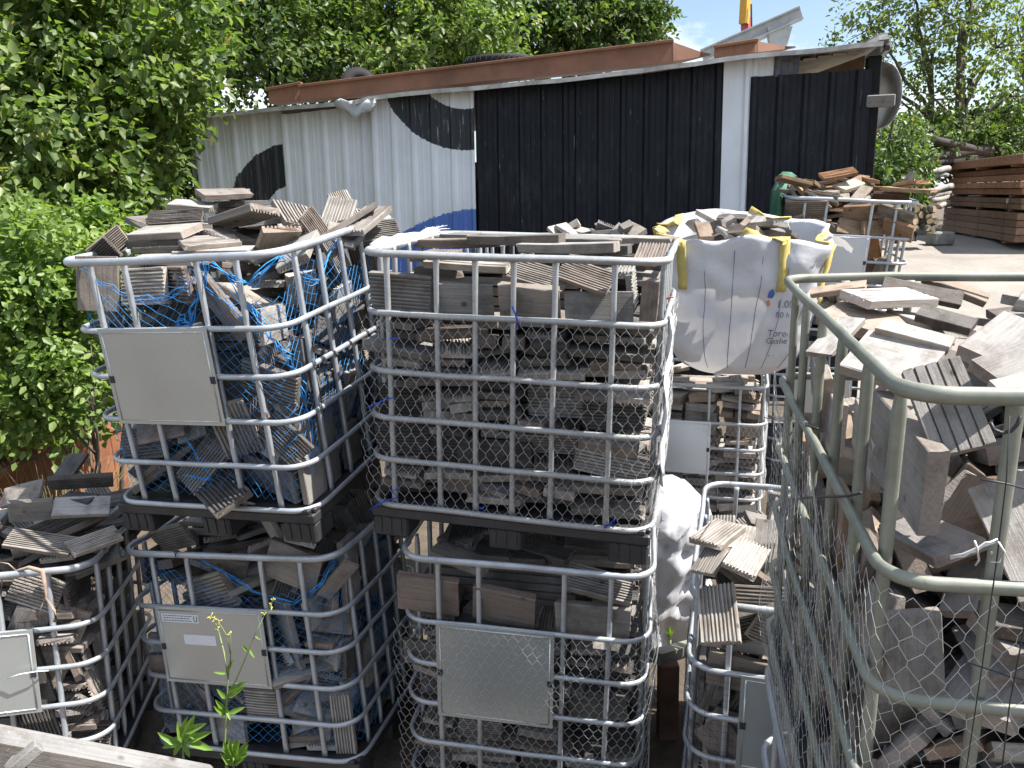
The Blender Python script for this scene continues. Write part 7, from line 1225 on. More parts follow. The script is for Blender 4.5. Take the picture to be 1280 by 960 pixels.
[1,8,1000,1000,1000,-850,3995,1042,372,-483,687,396,0,-1],[1,4,1000,1000,1000,-1333,3618,962,643,-115,42,756,0,-1],[1,9,1000,1000,1000,-865,3285,737,5,122,-432,893,1,-1],[1,6,1000,1000,1000,-866,3518,895,153,830,-525,-104,0,-1],[1,0,1000,1000,1000,-715,3889,983,204,-653,-375,-626,0,-1],[1,8,1000,1000,1000,-1352,3596,996,95,49,-112,-988,1,-1],
[1,3,1000,1000,1000,-784,3342,950,51,-716,127,685,1,-1],[1,8,1000,1000,1000,-910,3562,938,205,150,106,961,0,-1],[1,1,1000,1000,1000,-689,3828,669,695,365,177,594,0,-1],[1,0,1000,1000,1000,-1588,4084,906,616,0,-400,-679,0,-1],[1,10,1000,1000,1000,-1694,3632,905,778,-144,16,612,1,-1],[1,9,1000,1000,1000,-1005,4008,999,336,-748,-549,-162,0,-1],
[1,9,1000,1000,1000,-1141,3888,1020,834,134,69,531,0,-1],[1,4,1000,1000,1000,-1631,3811,866,42,104,992,-58,0,-1],[1,1,1000,1000,1000,-862,3293,890,89,681,437,581,1,-1],[1,4,1000,1000,1000,-980,3291,1161,770,-190,123,-596,0,-1],[1,10,1000,1000,1000,-1568,3951,866,133,-58,23,989,0,-1],[1,5,1000,1000,1000,-1544,3861,939,651,214,-238,-688,0,-1],
[1,0,1000,1000,1000,-949,3664,971,844,-149,108,-504,0,-1],[1,7,1000,1000,1000,-835,3705,880,31,-386,-631,-672,0,-1],[1,1,1000,1000,1000,-917,3950,1018,322,173,-534,762,0,-1],[1,11,1000,1000,1000,-1097,3378,1085,137,-504,-367,-770,0,-1],[1,0,1000,1000,1000,-1049,3420,940,668,405,-144,607,1,-1],[1,1,1000,1000,1000,-782,3839,1026,728,466,117,-490,1,-1],
[1,7,1000,1000,1000,-730,3930,928,728,361,-551,190,0,-1],[1,1,1000,1000,1000,-894,3895,967,28,-139,-804,-577,0,-1],[1,1,1000,1000,1000,-890,3816,929,463,157,-491,721,1,-1],[1,5,1000,1000,1000,-814,3527,977,164,-776,-609,14,0,-1],[1,4,1000,1000,1000,-952,3609,1015,101,-8,-994,36,0,-1],[1,0,1000,1000,1000,-1080,3612,1061,31,972,233,-28,0,-1],
[1,0,1000,1000,1000,-954,3370,964,582,-124,685,-420,1,-1],[1,11,1000,1000,1000,-1432,4042,958,140,635,759,-27,0,-1],[1,1,1000,1000,1000,-1421,3785,964,720,-87,-67,685,0,-1],[1,18,1000,1000,1000,-1217,3706,1054,108,-227,964,-92,0,-1],[1,5,1000,1000,1000,-1672,3891,1000,611,-214,-758,-77,0,-1],[1,7,1000,1000,1000,-1630,3700,1023,495,-63,173,849,0,-1],
[1,0,1000,1000,1000,-1562,4073,892,397,599,694,-48,0,-1],[1,18,1000,1000,1000,-1392,3496,1098,773,-68,-128,-617,0,-1],[1,3,1000,1000,1000,-1554,3940,1038,557,56,24,-829,0,-1],[1,0,1000,1000,1000,-1300,3980,1044,373,-150,-77,912,0,-1],[1,2,1000,1000,1000,-1465,3758,1037,462,-159,-207,-848,0,-1],[1,4,1000,1000,1000,-1042,3374,1082,573,322,-750,79,0,-1],
[1,0,1000,1000,1000,-1390,3880,1041,293,-154,-57,942,0,-1],[1,11,1000,1000,1000,-1254,3665,1098,946,22,-24,-324,0,-1],[1,9,1000,1000,1000,-728,3761,814,532,469,661,-246,0,-1],[1,3,1000,1000,1000,-1587,3895,1059,23,-824,-563,-57,0,-1],[2,8,1000,1000,1000,-2171,3174,149,992,-36,12,122,0,-1],[2,5,1000,1000,1000,-2114,3785,128,756,158,-174,-611,0,-1],
[2,9,1000,1000,1000,-2840,2993,277,354,657,-385,543,0,-1],[2,18,1000,1000,1000,-2516,3146,240,44,-27,457,-888,0,-1],[2,5,1000,1000,1000,-2071,3264,174,398,-14,44,916,0,-1],[2,18,1000,1000,1000,-2078,3540,195,588,-221,-120,769,0,-1],[2,1,1000,1000,1000,-2954,3080,288,189,701,-107,-680,0,-1],[2,7,1000,1000,1000,-2069,3181,212,990,46,-106,80,0,-1],
[2,18,1000,1000,1000,-2861,3010,370,483,-530,306,626,0,-1],[2,7,1000,1000,1000,-2523,3064,242,661,299,355,-589,0,-1],[2,3,1000,1000,1000,-2115,3130,226,107,-108,988,42,0,-1],[2,18,1000,1000,1000,-2150,3708,222,822,101,-327,-454,0,-1],[2,18,1000,1000,1000,-2485,3032,238,879,464,9,109,0,-1],[2,2,1000,1000,1000,-2736,3060,292,805,-136,487,-311,0,-1],
[2,7,1000,1000,1000,-2501,3068,333,575,262,-265,729,0,-1],[2,1,1000,1000,1000,-2154,3070,353,414,488,-476,603,1,-1],[2,1,1000,1000,1000,-2623,3092,408,386,505,-563,-529,0,-1],[2,8,1000,1000,1000,-2063,3776,358,157,696,-6,-701,1,-1],[2,1,1000,1000,1000,-2885,3056,633,711,-245,242,-613,0,-1],[2,7,1000,1000,1000,-2361,3031,384,118,16,-731,-672,0,-1],
[2,8,1000,1000,1000,-2221,3413,862,238,-16,-34,-970,0,-1],[2,3,1000,1000,1000,-2154,3689,332,507,-196,838,-39,0,-1],[2,11,1000,1000,1000,-2747,3094,388,932,-92,350,28,0,-1],[2,0,1000,1000,1000,-2614,3049,486,264,43,-957,-110,0,-1],[2,11,1000,1000,1000,-2077,3120,371,271,266,686,-621,1,-1],[2,4,1000,1000,1000,-1962,3273,255,624,454,-529,-353,0,-1],
[2,0,1000,1000,1000,-2196,3801,863,105,132,-806,568,0,-1],[2,5,1000,1000,1000,-2833,3065,640,439,-204,-862,152,0,-1],[2,11,1000,1000,1000,-2266,3220,405,224,-970,-62,-72,0,-1],[2,1,1000,1000,1000,-1974,3247,486,545,546,-578,-265,1,-1],[2,11,1000,1000,1000,-2142,3684,920,133,321,84,-934,0,-1],[2,11,1000,1000,1000,-2159,3747,922,634,652,-211,360,0,-1],
[2,18,1000,1000,1000,-2718,3078,474,194,-682,539,455,0,-1],[2,1,1000,1000,1000,-2285,3075,393,623,-713,163,278,0,-1],[2,11,1000,1000,1000,-2249,3475,890,366,-25,52,929,0,-1],[2,0,1000,1000,1000,-2031,3282,428,516,343,492,611,0,-1],[2,0,1000,1000,1000,-2006,3363,371,540,-532,277,-590,0,-1],[2,18,1000,1000,1000,-2197,3661,948,189,-958,45,-213,0,-1],
[2,5,1000,1000,1000,-2736,3072,625,64,-919,157,356,0,-1],[2,0,1000,1000,1000,-2087,3277,430,285,-534,-714,350,0,-1],[2,3,1000,1000,1000,-2125,3275,538,166,927,333,49,0,-1],[2,4,1000,1000,1000,-2822,2991,1110,660,546,408,-316,0,-1],[2,6,1000,1000,1000,-2171,3086,609,414,488,-476,603,1,-1],[2,18,1000,1000,1000,-2065,3144,720,296,-439,585,614,1,-1],
[2,18,1000,1000,1000,-2196,3224,582,950,-68,-16,304,0,-1],[2,0,1000,1000,1000,-2183,3457,990,77,596,786,145,0,-1],[2,7,1000,1000,1000,-2835,3020,736,483,-651,-579,-86,0,-1],[2,18,1000,1000,1000,-2161,3456,967,155,-88,982,56,0,-1],[2,9,1000,1000,1000,-2008,3222,660,740,-351,566,90,0,-1],[2,18,1000,1000,1000,-2710,3120,731,279,270,-462,798,0,-1],
[2,3,1000,1000,1000,-2197,3116,786,662,-543,-415,-307,1,-1],[2,2,1000,1000,1000,-2296,3347,938,564,-7,-204,800,0,-1],[2,8,1000,1000,1000,-2003,3695,1148,908,-50,-296,292,0,-1],[2,5,1000,1000,1000,-2799,3129,860,112,141,-495,850,0,-1],[2,0,1000,1000,1000,-2306,3143,460,846,-526,-80,-16,0,-1],[2,9,1000,1000,1000,-2010,3364,615,487,259,633,543,0,-1],
[2,9,1000,1000,1000,-2725,2992,766,175,-321,657,659,0,-1],[2,3,1000,1000,1000,-2735,3280,968,668,647,-226,-288,0,-1],[2,0,1000,1000,1000,-2646,3374,908,117,-418,-900,52,0,-1],[2,1,1000,1000,1000,-2168,3877,948,23,-184,-431,-883,0,-1],[2,2,1000,1000,1000,-2711,3106,1112,78,-292,-823,480,0,-1],[2,11,1000,1000,1000,-2397,3282,869,458,62,-56,885,0,-1],
[2,1,1000,1000,1000,-2378,3186,890,85,-757,-614,-206,0,-1],[2,2,1000,1000,1000,-2471,3086,882,206,180,423,-864,0,-1],[2,10,1000,1000,1000,-2764,3256,953,645,662,-178,-337,0,-1],[2,6,1000,1000,1000,-2679,3056,735,138,326,-492,795,0,-1],[2,3,1000,1000,1000,-2887,3126,970,761,-82,161,-623,0,-1],[2,9,1000,1000,1000,-2880,3040,1103,549,-438,588,402,0,-1],
[2,2,1000,1000,1000,-2109,3135,1008,758,600,237,-91,1,-1],[2,3,1000,1000,1000,-2166,3325,1052,663,-101,-115,733,0,-1],[2,1,1000,1000,1000,-2212,3913,1123,804,417,61,-420,0,-1],[2,3,1000,1000,1000,-2558,3303,927,13,823,-507,-254,0,-1],[2,4,1000,1000,1000,-2546,3868,1077,222,-563,674,423,0,-1],[2,2,1000,1000,1000,-2688,3274,962,637,-680,259,-254,0,-1],
[2,1,1000,1000,1000,-2760,3356,1074,48,776,472,-416,0,-1],[2,4,1000,1000,1000,-2819,3140,1014,902,-68,157,-395,0,-1],[2,8,1000,1000,1000,-2566,3301,1025,70,904,396,-145,0,-1],[2,6,1000,1000,1000,-2673,3121,959,554,64,-586,588,0,-1],[2,3,1000,1000,1000,-2254,3570,1082,820,-123,-97,550,0,-1],[2,11,1000,1000,1000,-2779,3083,1142,290,-362,-324,-824,0,-1],
[2,5,1000,1000,1000,-2406,3530,1034,822,6,-53,566,0,-1],[2,9,1000,1000,1000,-2781,3039,960,173,73,-981,-52,0,-1],[2,18,1000,1000,1000,-2492,3596,1053,487,117,-68,-863,0,-1],[2,11,1000,1000,1000,-2365,3158,919,974,207,-35,-89,0,-1],[2,5,1000,1000,1000,-2324,3867,1093,109,-53,-446,887,0,-1],[2,0,1000,1000,1000,-2418,3721,1110,932,78,-153,-321,0,-1],
[2,2,1000,1000,1000,-2228,3566,1143,77,337,-934,-91,0,-1],[2,18,1000,1000,1000,-2555,3180,1154,705,-204,-170,-657,0,-1],[2,0,1000,1000,1000,-2104,3818,1162,970,41,-14,238,0,-1],[2,2,1000,1000,1000,-2369,3253,1023,169,-774,610,22,0,-1],[2,5,1000,1000,1000,-2390,3198,1082,529,744,-296,-280,0,-1],[2,2,1000,1000,1000,-2395,3516,1124,308,25,103,945,0,-1],
[2,6,1000,1000,1000,-2916,3408,1025,872,42,-456,-172,0,-1],[2,18,1000,1000,1000,-2552,3684,1084,63,-967,-103,-223,0,-1],[2,11,1000,1000,1000,-2799,3086,1038,171,-132,-976,32,0,-1],[2,7,1000,1000,1000,-2731,3400,1099,277,268,213,898,0,-1],[2,9,1000,1000,1000,-2546,3456,1079,39,-134,43,989,0,-1],[2,6,1000,1000,1000,-2617,3263,1141,443,-134,-229,-856,0,-1],
[2,5,1000,1000,1000,-2568,3719,1115,385,-164,-164,893,0,-1],[2,6,1000,1000,1000,-2470,3090,937,423,-864,-206,-180,0,-1],[2,10,1000,1000,1000,-3027,3727,1021,375,532,655,-385,0,-1],[2,3,1000,1000,1000,-2088,3388,1159,216,824,500,156,1,-1],[2,3,1000,1000,1000,-2627,3522,1086,140,396,907,9,0,-1],[2,4,1000,1000,1000,-2373,3830,1081,618,368,234,-655,0,-1],
[2,8,1000,1000,1000,-2719,3601,1119,130,590,797,17,0,-1],[2,3,1000,1000,1000,-2543,3488,1160,7,620,782,63,0,-1],[2,7,1000,1000,1000,-2159,3301,1107,285,204,-172,-921,0,-1],[2,9,1000,1000,1000,-2962,3534,1029,120,385,13,-915,0,-1],[2,1,1000,1000,1000,-2609,3288,1202,4,993,-114,25,0,-1],[2,3,1000,1000,1000,-2563,3364,1177,33,-39,-65,997,0,-1],
[2,2,1000,1000,1000,-2487,3111,1231,119,-105,-946,282,0,-1],[2,0,1000,1000,1000,-2192,3492,1155,841,129,60,521,1,-1],[2,3,1000,1000,1000,-2315,3135,1189,421,504,-720,227,0,-1],[2,0,1000,1000,1000,-2857,3612,1139,500,-220,-286,787,0,-1],[6,6,1000,1000,1000,1006,2690,215,526,-349,746,213,0,-1],[6,4,1000,1000,1000,888,3159,157,133,333,-55,932,0,-1],
[6,5,1000,1000,1000,951,3582,165,557,577,421,424,0,-1],[6,18,1000,1000,1000,984,2770,154,30,23,-697,-716,0,-1],[6,1,1000,1000,1000,1136,2682,272,254,-241,570,-744,0,-1],[6,18,1000,1000,1000,986,3592,304,669,-131,-719,-136,0,-1],[6,5,1000,1000,1000,913,3075,194,960,34,240,-140,0,-1],[6,9,1000,1000,1000,972,3235,167,569,135,164,795,0,-1],
[6,11,1000,1000,1000,904,2674,217,150,383,704,-579,0,-1],[6,18,1000,1000,1000,1013,3391,231,501,-28,67,-862,0,-1],[6,0,1000,1000,1000,1016,3463,158,414,-153,326,-836,0,-1],[6,9,1000,1000,1000,780,2682,249,680,618,-359,163,0,-1],[6,4,1000,1000,1000,873,3211,314,311,510,-673,-436,0,-1],[6,5,1000,1000,1000,792,2893,208,707,-434,-210,518,0,-1],
[6,8,1000,1000,1000,1041,3119,445,710,-130,-688,-72,0,-1],[6,11,1000,1000,1000,1087,3444,542,559,326,707,-284,0,-1],[6,5,1000,1000,1000,745,2882,262,327,-510,500,-619,0,-1],[6,11,1000,1000,1000,818,2889,285,782,-106,37,614,0,-1],[6,18,1000,1000,1000,951,2812,497,705,46,-654,270,0,-1],[6,0,1000,1000,1000,740,2859,409,499,-619,-327,510,0,-1],
[6,1,1000,1000,1000,815,2783,397,572,-731,-259,268,0,-1],[6,18,1000,1000,1000,1102,3494,936,106,-334,936,-16,0,-1],[6,3,1000,1000,1000,831,2656,452,223,-398,-574,-680,1,-1],[6,8,1000,1000,1000,1137,3602,981,994,21,-106,1,0,-1],[6,3,1000,1000,1000,997,3139,497,754,-91,-639,-122,0,-1],[6,11,1000,1000,1000,922,3467,372,706,-89,-695,-106,0,-1],
[6,0,1000,1000,1000,1363,2824,949,103,-541,-823,137,0,-1],[6,3,1000,1000,1000,1016,3501,356,590,677,334,285,0,-1],[6,11,1000,1000,1000,1005,3347,757,238,170,-861,-415,0,-1],[6,5,1000,1000,1000,935,3148,296,585,-120,183,-781,0,-1],[6,11,1000,1000,1000,909,3054,326,188,-752,-621,112,0,-1],[6,2,1000,1000,1000,867,3285,458,570,-564,-415,430,0,-1],
[6,18,1000,1000,1000,924,3084,422,484,653,464,350,0,-1],[6,5,1000,1000,1000,1003,3538,985,795,71,-166,579,0,-1],[6,0,1000,1000,1000,782,2898,371,478,371,-600,-523,0,-1],[6,4,1000,1000,1000,1175,3542,1021,775,190,19,-602,0,-1],[6,1,1000,1000,1000,770,2830,616,800,-203,-565,-19,1,-1],[6,11,1000,1000,1000,837,3037,466,238,-600,633,-427,0,-1],
[6,5,1000,1000,1000,1385,3623,1080,713,-683,150,-53,0,-1],[6,3,1000,1000,1000,885,3180,607,173,773,437,426,0,-1],[6,3,1000,1000,1000,1287,3264,910,0,-406,914,15,0,-1],[6,1,1000,1000,1000,920,3167,561,382,599,510,484,0,-1],[6,18,1000,1000,1000,1492,3379,994,574,-29,2,-818,0,-1],[6,0,1000,1000,1000,968,3382,964,784,137,-162,583,0,-1],
[6,5,1000,1000,1000,954,3356,983,787,138,-161,580,0,-1],[6,18,1000,1000,1000,1095,2698,724,600,318,-505,532,0,-1],[6,5,1000,1000,1000,1088,2749,945,291,272,326,-857,0,-1],[6,18,1000,1000,1000,932,2719,674,545,591,-528,276,0,-1],[6,1,1000,1000,1000,936,3162,1008,637,241,-314,661,0,-1],[6,4,1000,1000,1000,780,2984,530,473,376,-589,-536,0,-1],
[6,18,1000,1000,1000,911,2623,812,46,156,681,714,1,-1],[6,2,1000,1000,1000,856,2704,534,782,-525,-29,-336,0,-1],[6,4,1000,1000,1000,838,2745,530,850,-490,192,20,0,-1],[6,18,1000,1000,1000,1137,2576,918,281,507,551,-600,0,-1],[6,18,1000,1000,1000,977,2977,1037,485,748,-272,-362,1,-1],[6,0,1000,1000,1000,959,3164,581,498,500,-421,-570,0,-1],
[6,3,1000,1000,1000,1675,3332,1068,393,-909,131,-36,0,-1],[6,5,1000,1000,1000,1027,3323,992,473,-238,479,-700,0,-1],[6,2,1000,1000,1000,1011,3250,599,485,612,454,430,0,-1],[6,5,1000,1000,1000,1168,3404,1003,187,-704,684,40,0,-1],[6,11,1000,1000,1000,791,2782,638,74,-705,378,-595,0,-1],[6,0,1000,1000,1000,1258,3076,982,344,-50,121,-930,0,-1],
[6,3,1000,1000,1000,1053,2738,980,445,27,-478,756,0,-1],[6,11,1000,1000,1000,1226,3460,1063,150,-969,-66,183,0,-1],[6,8,1000,1000,1000,1115,3168,976,696,99,36,-710,0,-1],[6,4,1000,1000,1000,1265,3215,1004,569,4,-343,-748,0,-1],[6,0,1000,1000,1000,1310,3096,1056,863,169,347,-325,0,-1],[6,3,1000,1000,1000,1450,3402,1041,87,468,-873,-105,0,-1],
[6,3,1000,1000,1000,951,2936,751,663,551,380,336,0,-1],[6,4,1000,1000,1000,1377,3051,1014,821,128,364,-421,0,-1],[6,9,1000,1000,1000,1030,3055,1010,212,167,890,368,0,-1],[6,7,1000,1000,1000,843,2996,672,831,309,462,-20,0,-1],[6,5,1000,1000,1000,874,2662,1017,82,152,727,-664,1,-1],[6,3,1000,1000,1000,1287,2629,1045,31,-73,-996,-44,0,-1],
[6,5,1000,1000,1000,1224,2944,1012,65,969,-202,-125,0,-1],[6,1,1000,1000,1000,968,2783,1032,149,-145,-457,865,1,-1],[6,8,1000,1000,1000,1123,3223,1058,114,-807,-551,-180,1,-1],[6,11,1000,1000,1000,1514,3129,1029,510,-762,-298,267,0,-1],[6,9,1000,1000,1000,1326,2995,1056,216,47,-446,868,0,-1],[6,1,1000,1000,1000,987,2625,1003,640,737,134,-168,1,-1],
[6,0,1000,1000,1000,1261,3428,1077,779,319,24,539,0,-1],[6,2,1000,1000,1000,1047,3108,1084,548,83,-101,-826,0,-1],[6,18,1000,1000,1000,886,2919,669,728,-428,-420,332,0,-1],[6,8,1000,1000,1000,870,2742,932,624,-754,148,-146,1,-1],[6,5,1000,1000,1000,1264,3283,1086,328,-458,799,-210,0,-1],[6,2,1000,1000,1000,1395,3374,1081,745,-44,129,-653,0,-1],
[6,0,1000,1000,1000,1416,3418,1110,132,-586,-799,33,0,-1],[6,9,1000,1000,1000,977,3191,1123,92,-514,852,46,0,-1],[7,8,620,620,620,905,1200,1305,13,-998,-67,-4,0,-1],[7,19,620,620,620,756,1447,1408,416,-125,-898,-73,0,-1],[7,14,620,620,620,851,2004,1328,998,14,-2,-66,0,-1],[7,19,620,620,620,763,1064,1324,73,71,694,713,0,-1],
[7,6,620,620,620,770,1550,1337,878,14,6,-478,0,-1],[7,9,620,620,620,824,2072,1351,761,-122,129,624,0,-1],[7,6,620,620,620,767,1525,1355,997,12,2,-73,0,-1],[7,6,620,620,620,896,2108,1362,96,210,-35,972,0,-1],[7,14,620,620,620,692,1191,1305,561,6,-13,828,0,-1],[7,16,620,620,620,862,1653,1334,58,923,377,-50,0,-1],
[7,16,620,620,620,903,2162,1370,72,71,694,713,0,-1],[7,13,620,620,620,714,1335,1377,312,-52,-936,-156,0,-1],[7,8,620,620,620,910,2062,1372,17,-916,336,218,0,-1],[7,10,620,620,620,776,1118,1357,139,596,-763,209,0,-1],[7,17,620,620,620,784,1552,1383,888,9,-2,460,0,-1],[7,14,620,620,620,789,1192,1350,316,-21,-284,-905,0,-1],
[7,16,620,620,620,758,1168,1400,338,887,-293,120,0,-1],[7,14,620,620,620,767,1919,1403,619,210,-676,-341,0,-1],[7,17,620,620,620,671,1132,1386,245,-325,-273,-872,0,-1],[7,15,620,620,620,834,1815,1370,86,75,992,-55,0,-1],[7,14,620,620,620,809,1095,1426,144,-162,-440,-872,0,-1],[7,15,620,620,620,732,1175,1424,285,829,-445,182,0,-1],
[7,13,620,620,620,746,1207,1433,403,-168,294,850,0,-1],[7,14,620,620,620,814,1580,1445,110,3,-9,994,0,-1],[7,6,620,620,620,834,1996,1428,717,-26,46,-695,0,-1],[7,8,620,620,620,1446,1219,2013,1000,14,-3,-16,0,-1],[7,14,620,620,620,810,1665,1418,710,-623,-98,-313,0,-1],[7,12,620,620,620,874,1909,1445,109,-849,501,127,0,-1],
[7,10,620,620,620,867,2059,1458,915,0,162,-369,0,-1],[7,9,620,620,620,687,1304,1464,118,-167,-85,975,0,-1],[7,6,620,620,620,938,2029,1457,230,-380,-895,46,0,-1],[7,6,620,620,620,1290,1306,2013,12,-760,650,7,0,-1],[7,12,620,620,620,905,2096,1531,947,212,217,-103,0,-1],[7,14,620,620,620,661,1152,1472,533,194,-201,-799,0,-1],
[7,12,620,620,620,769,1251,1514,958,88,-44,-268,0,-1],[7,14,620,620,620,774,1688,1496,886,-15,-416,-203,0,-1],[7,6,620,620,620,644,1198,1546,24,551,-206,-808,0,-1],[7,10,620,620,620,741,1711,1493,586,238,-342,-695,0,-1],[7,8,620,620,620,908,1979,1490,983,163,43,71,0,-1],[7,12,620,620,620,762,1176,1536,380,64,32,-922,0,-1],
[7,16,620,620,620,762,1119,1555,974,62,-34,-216,0,-1],[7,19,620,620,620,684,1516,1569,390,499,-501,-590,0,-1],[7,15,620,620,620,891,1993,1549,141,-865,463,130,0,-1],[7,17,620,620,620,759,1123,1585,24,-871,-486,-67,0,-1],[7,16,620,620,620,637,1293,1576,238,604,-368,-665,1,-1],[7,6,620,620,620,766,1775,1447,527,-409,742,69,1,-1],
[7,9,620,620,620,608,1144,1589,576,-286,647,-410,0,-1],[7,14,620,620,620,726,1370,1543,620,285,-618,391,0,-1],[7,13,620,620,620,803,1504,1525,806,264,95,-521,0,-1],[7,14,620,620,620,698,1110,1631,106,-18,168,980,0,-1],[7,12,620,620,620,1376,972,1811,255,943,-32,-211,0,-1],[7,14,620,620,620,676,1169,1694,456,797,367,149,1,-1],
[7,14,620,620,620,824,1277,1594,514,551,-654,65,0,-1],[7,16,620,620,620,831,2057,1695,100,763,548,327,0,-1],[7,16,620,620,620,751,1102,1659,984,-168,-10,-60,1,-1],[7,15,620,620,620,895,1888,1558,47,51,-191,979,0,-1],[7,14,620,620,620,836,1080,1691,106,-18,167,980,0,-1],[7,6,620,620,620,777,1207,1616,322,878,-330,130,0,-1],
[7,14,620,620,620,775,1183,1675,129,-174,243,945,1,-1],[7,10,620,620,620,748,1394,1596,693,659,-200,-213,0,-1],[7,9,620,620,620,801,1068,1736,359,927,-108,-3,1,-1],[7,17,620,620,620,932,1066,1755,818,483,38,-310,0,-1],[7,14,620,620,620,781,1509,1602,11,102,-158,-982,0,-1],[7,15,620,620,620,880,1147,1748,532,-529,-46,660,0,-1],
[7,10,620,620,620,1363,1088,1738,505,-340,100,-787,0,-1],[7,6,620,620,620,733,1140,1715,471,-8,-301,-830,1,-1],[7,8,620,620,620,794,1427,1637,293,-60,-120,947,0,-1],[7,14,620,620,620,871,2029,1618,320,25,200,-926,0,-1],[7,14,620,620,620,653,1364,1941,654,133,-695,-270,1,-1],[7,15,620,620,620,1185,963,1766,155,-11,697,700,0,-1],
[7,12,620,620,620,1199,1088,1741,615,314,205,-694,0,-1],[7,12,620,620,620,707,1267,1636,619,-428,370,544,1,-1],[7,16,620,620,620,1192,1116,1800,860,371,44,-347,0,-1],[7,12,620,620,620,744,1388,1716,461,182,-71,-866,0,-1],[7,15,620,620,620,750,1212,1757,925,218,118,287,1,-1],[7,17,620,620,620,873,2148,1662,321,414,560,-642,0,-1],
[7,14,620,620,620,861,1174,1788,296,287,-214,-886,0,-1],[7,14,620,620,620,1240,1051,1784,882,394,56,-253,0,-1],[7,9,620,620,620,786,1876,1514,778,-89,98,614,0,-1],[7,14,620,620,620,787,1158,1787,849,-108,-153,494,0,-1],[7,14,620,620,620,1039,1114,1716,482,-29,-154,862,0,-1],[7,6,620,620,620,1237,996,1878,126,620,630,-450,0,-1],
[7,15,620,620,620,872,1927,1634,893,196,-42,403,0,-1],[7,12,620,620,620,804,1156,1822,933,-74,-172,306,1,-1],[7,6,620,620,620,1045,1109,1757,178,72,-1,981,0,-1],[7,16,620,620,620,1215,1000,1768,642,677,60,-354,0,-1],[7,14,620,620,620,1111,1539,2036,254,-28,150,-955,0,-1],[7,14,620,620,620,808,1172,1852,606,136,-128,-773,1,-1],
[7,13,620,620,620,1052,1092,1782,910,-17,82,-406,0,-1],[7,8,620,620,620,1165,989,1778,574,-631,-297,-430,0,-1],[7,8,620,620,620,1050,1041,1826,225,971,35,-75,0,-1],[7,16,620,620,620,1385,958,1873,862,-435,215,144,0,-1],[7,15,620,620,620,816,1575,1639,195,-246,111,943,0,-1],[7,10,620,620,620,754,1769,1550,110,-766,-633,-11,0,-1],
[7,14,620,620,620,1068,1047,1846,752,-134,195,615,0,-1],[7,13,620,620,620,744,1392,1685,90,812,550,173,0,-1],[7,15,620,620,620,983,1092,1862,233,871,-430,44,0,-1],[7,19,620,620,620,1242,1059,1860,397,915,-54,-44,0,-1],[7,12,620,620,620,814,1571,1669,958,-135,-233,-98,0,-1],[7,8,620,620,620,676,1481,1706,707,-118,-697,-25,1,-1],
[7,17,620,620,620,830,1808,1594,595,-606,522,80,0,-1],[7,13,620,620,620,1526,1591,2028,365,8,12,-931,0,-1],[7,16,620,620,620,819,1828,1696,325,-942,86,17,0,-1],[7,15,620,620,620,1433,1108,1996,67,-28,-208,976,0,-1],[7,12,620,620,620,1139,2017,2036,76,-2,-14,997,0,-1],[7,9,620,620,620,1193,1400,2018,490,9,10,-872,0,-1],
[7,12,620,620,620,1036,1347,2017,493,9,10,-870,0,-1],[7,16,620,620,620,1113,1661,2023,510,5,-13,860,0,-1],[7,10,620,620,620,706,1295,1795,449,-77,-800,-390,0,-1],[7,16,620,620,620,1472,1350,2017,6,-601,-799,-13,0,-1],[7,12,620,620,620,1036,1157,1906,951,-270,74,-132,0,-1],[7,12,620,620,620,1248,1933,2062,684,37,9,729,0,-1],
[7,17,620,620,620,690,1325,1790,477,-798,-96,356,0,-1],[7,16,620,620,620,1279,1891,2030,424,8,11,-906,0,-1],[7,13,620,620,620,843,1906,1700,33,-100,-976,-190,0,-1],[7,10,620,620,620,1136,1926,2033,2,76,997,14,0,-1],[7,13,620,620,620,1522,1731,2054,89,977,183,69,0,-1],[7,14,620,620,620,764,1744,1624,746,389,407,356,0,-1],
[7,6,620,620,620,844,1282,1734,478,656,-228,-537,0,-1],[7,16,620,620,620,1286,1277,2032,926,12,-8,376,0,-1],[7,13,620,620,620,959,1172,2014,934,64,-285,205,0,-1],[7,14,620,620,620,816,1111,1898,991,53,120,-18,1,-1],[7,12,620,620,620,1371,1886,2081,982,90,136,-100,0,-1],[7,9,620,620,620,683,1375,1797,610,-289,-626,-389,0,-1],
[7,19,620,620,620,867,1088,1939,43,-988,148,6,1,-1],[7,6,620,620,620,1320,1132,1861,152,51,-721,674,0,-1],[7,9,620,620,620,1121,1198,1922,687,716,-25,-116,0,-1],[7,15,620,620,620,1531,1660,2093,317,56,-97,-942,0,-1],[7,15,620,620,620,1165,1093,1936,184,959,-79,-202,0,-1],[7,16,620,620,620,1106,1854,2057,972,19,-179,154,0,-1],
[7,10,620,620,620,928,1087,1912,998,44,2,-46,0,-1],[7,12,620,620,620,894,1023,1876,343,471,541,-607,0,-1],[7,15,620,620,620,1106,1033,1949,500,842,-117,-166,0,-1],[7,10,620,620,620,665,1332,1715,772,-59,-130,619,1,-1],[7,19,620,620,620,1522,1217,2044,630,-46,20,-775,0,-1],[7,19,620,620,620,1024,1596,2037,235,61,27,-970,0,-1],
[7,14,620,620,620,796,1805,1722,628,150,174,-743,0,-1],[7,14,620,620,620,851,2015,1754,100,51,-12,994,0,-1],[7,13,620,620,620,831,1943,1771,194,-613,736,213,0,-1],[7,15,620,620,620,1055,1413,2066,3,-815,579,-26,0,-1],[7,14,620,620,620,701,1598,1754,697,22,707,-121,0,-1],[7,14,620,620,620,864,1548,1779,210,-592,-551,550,0,-1],
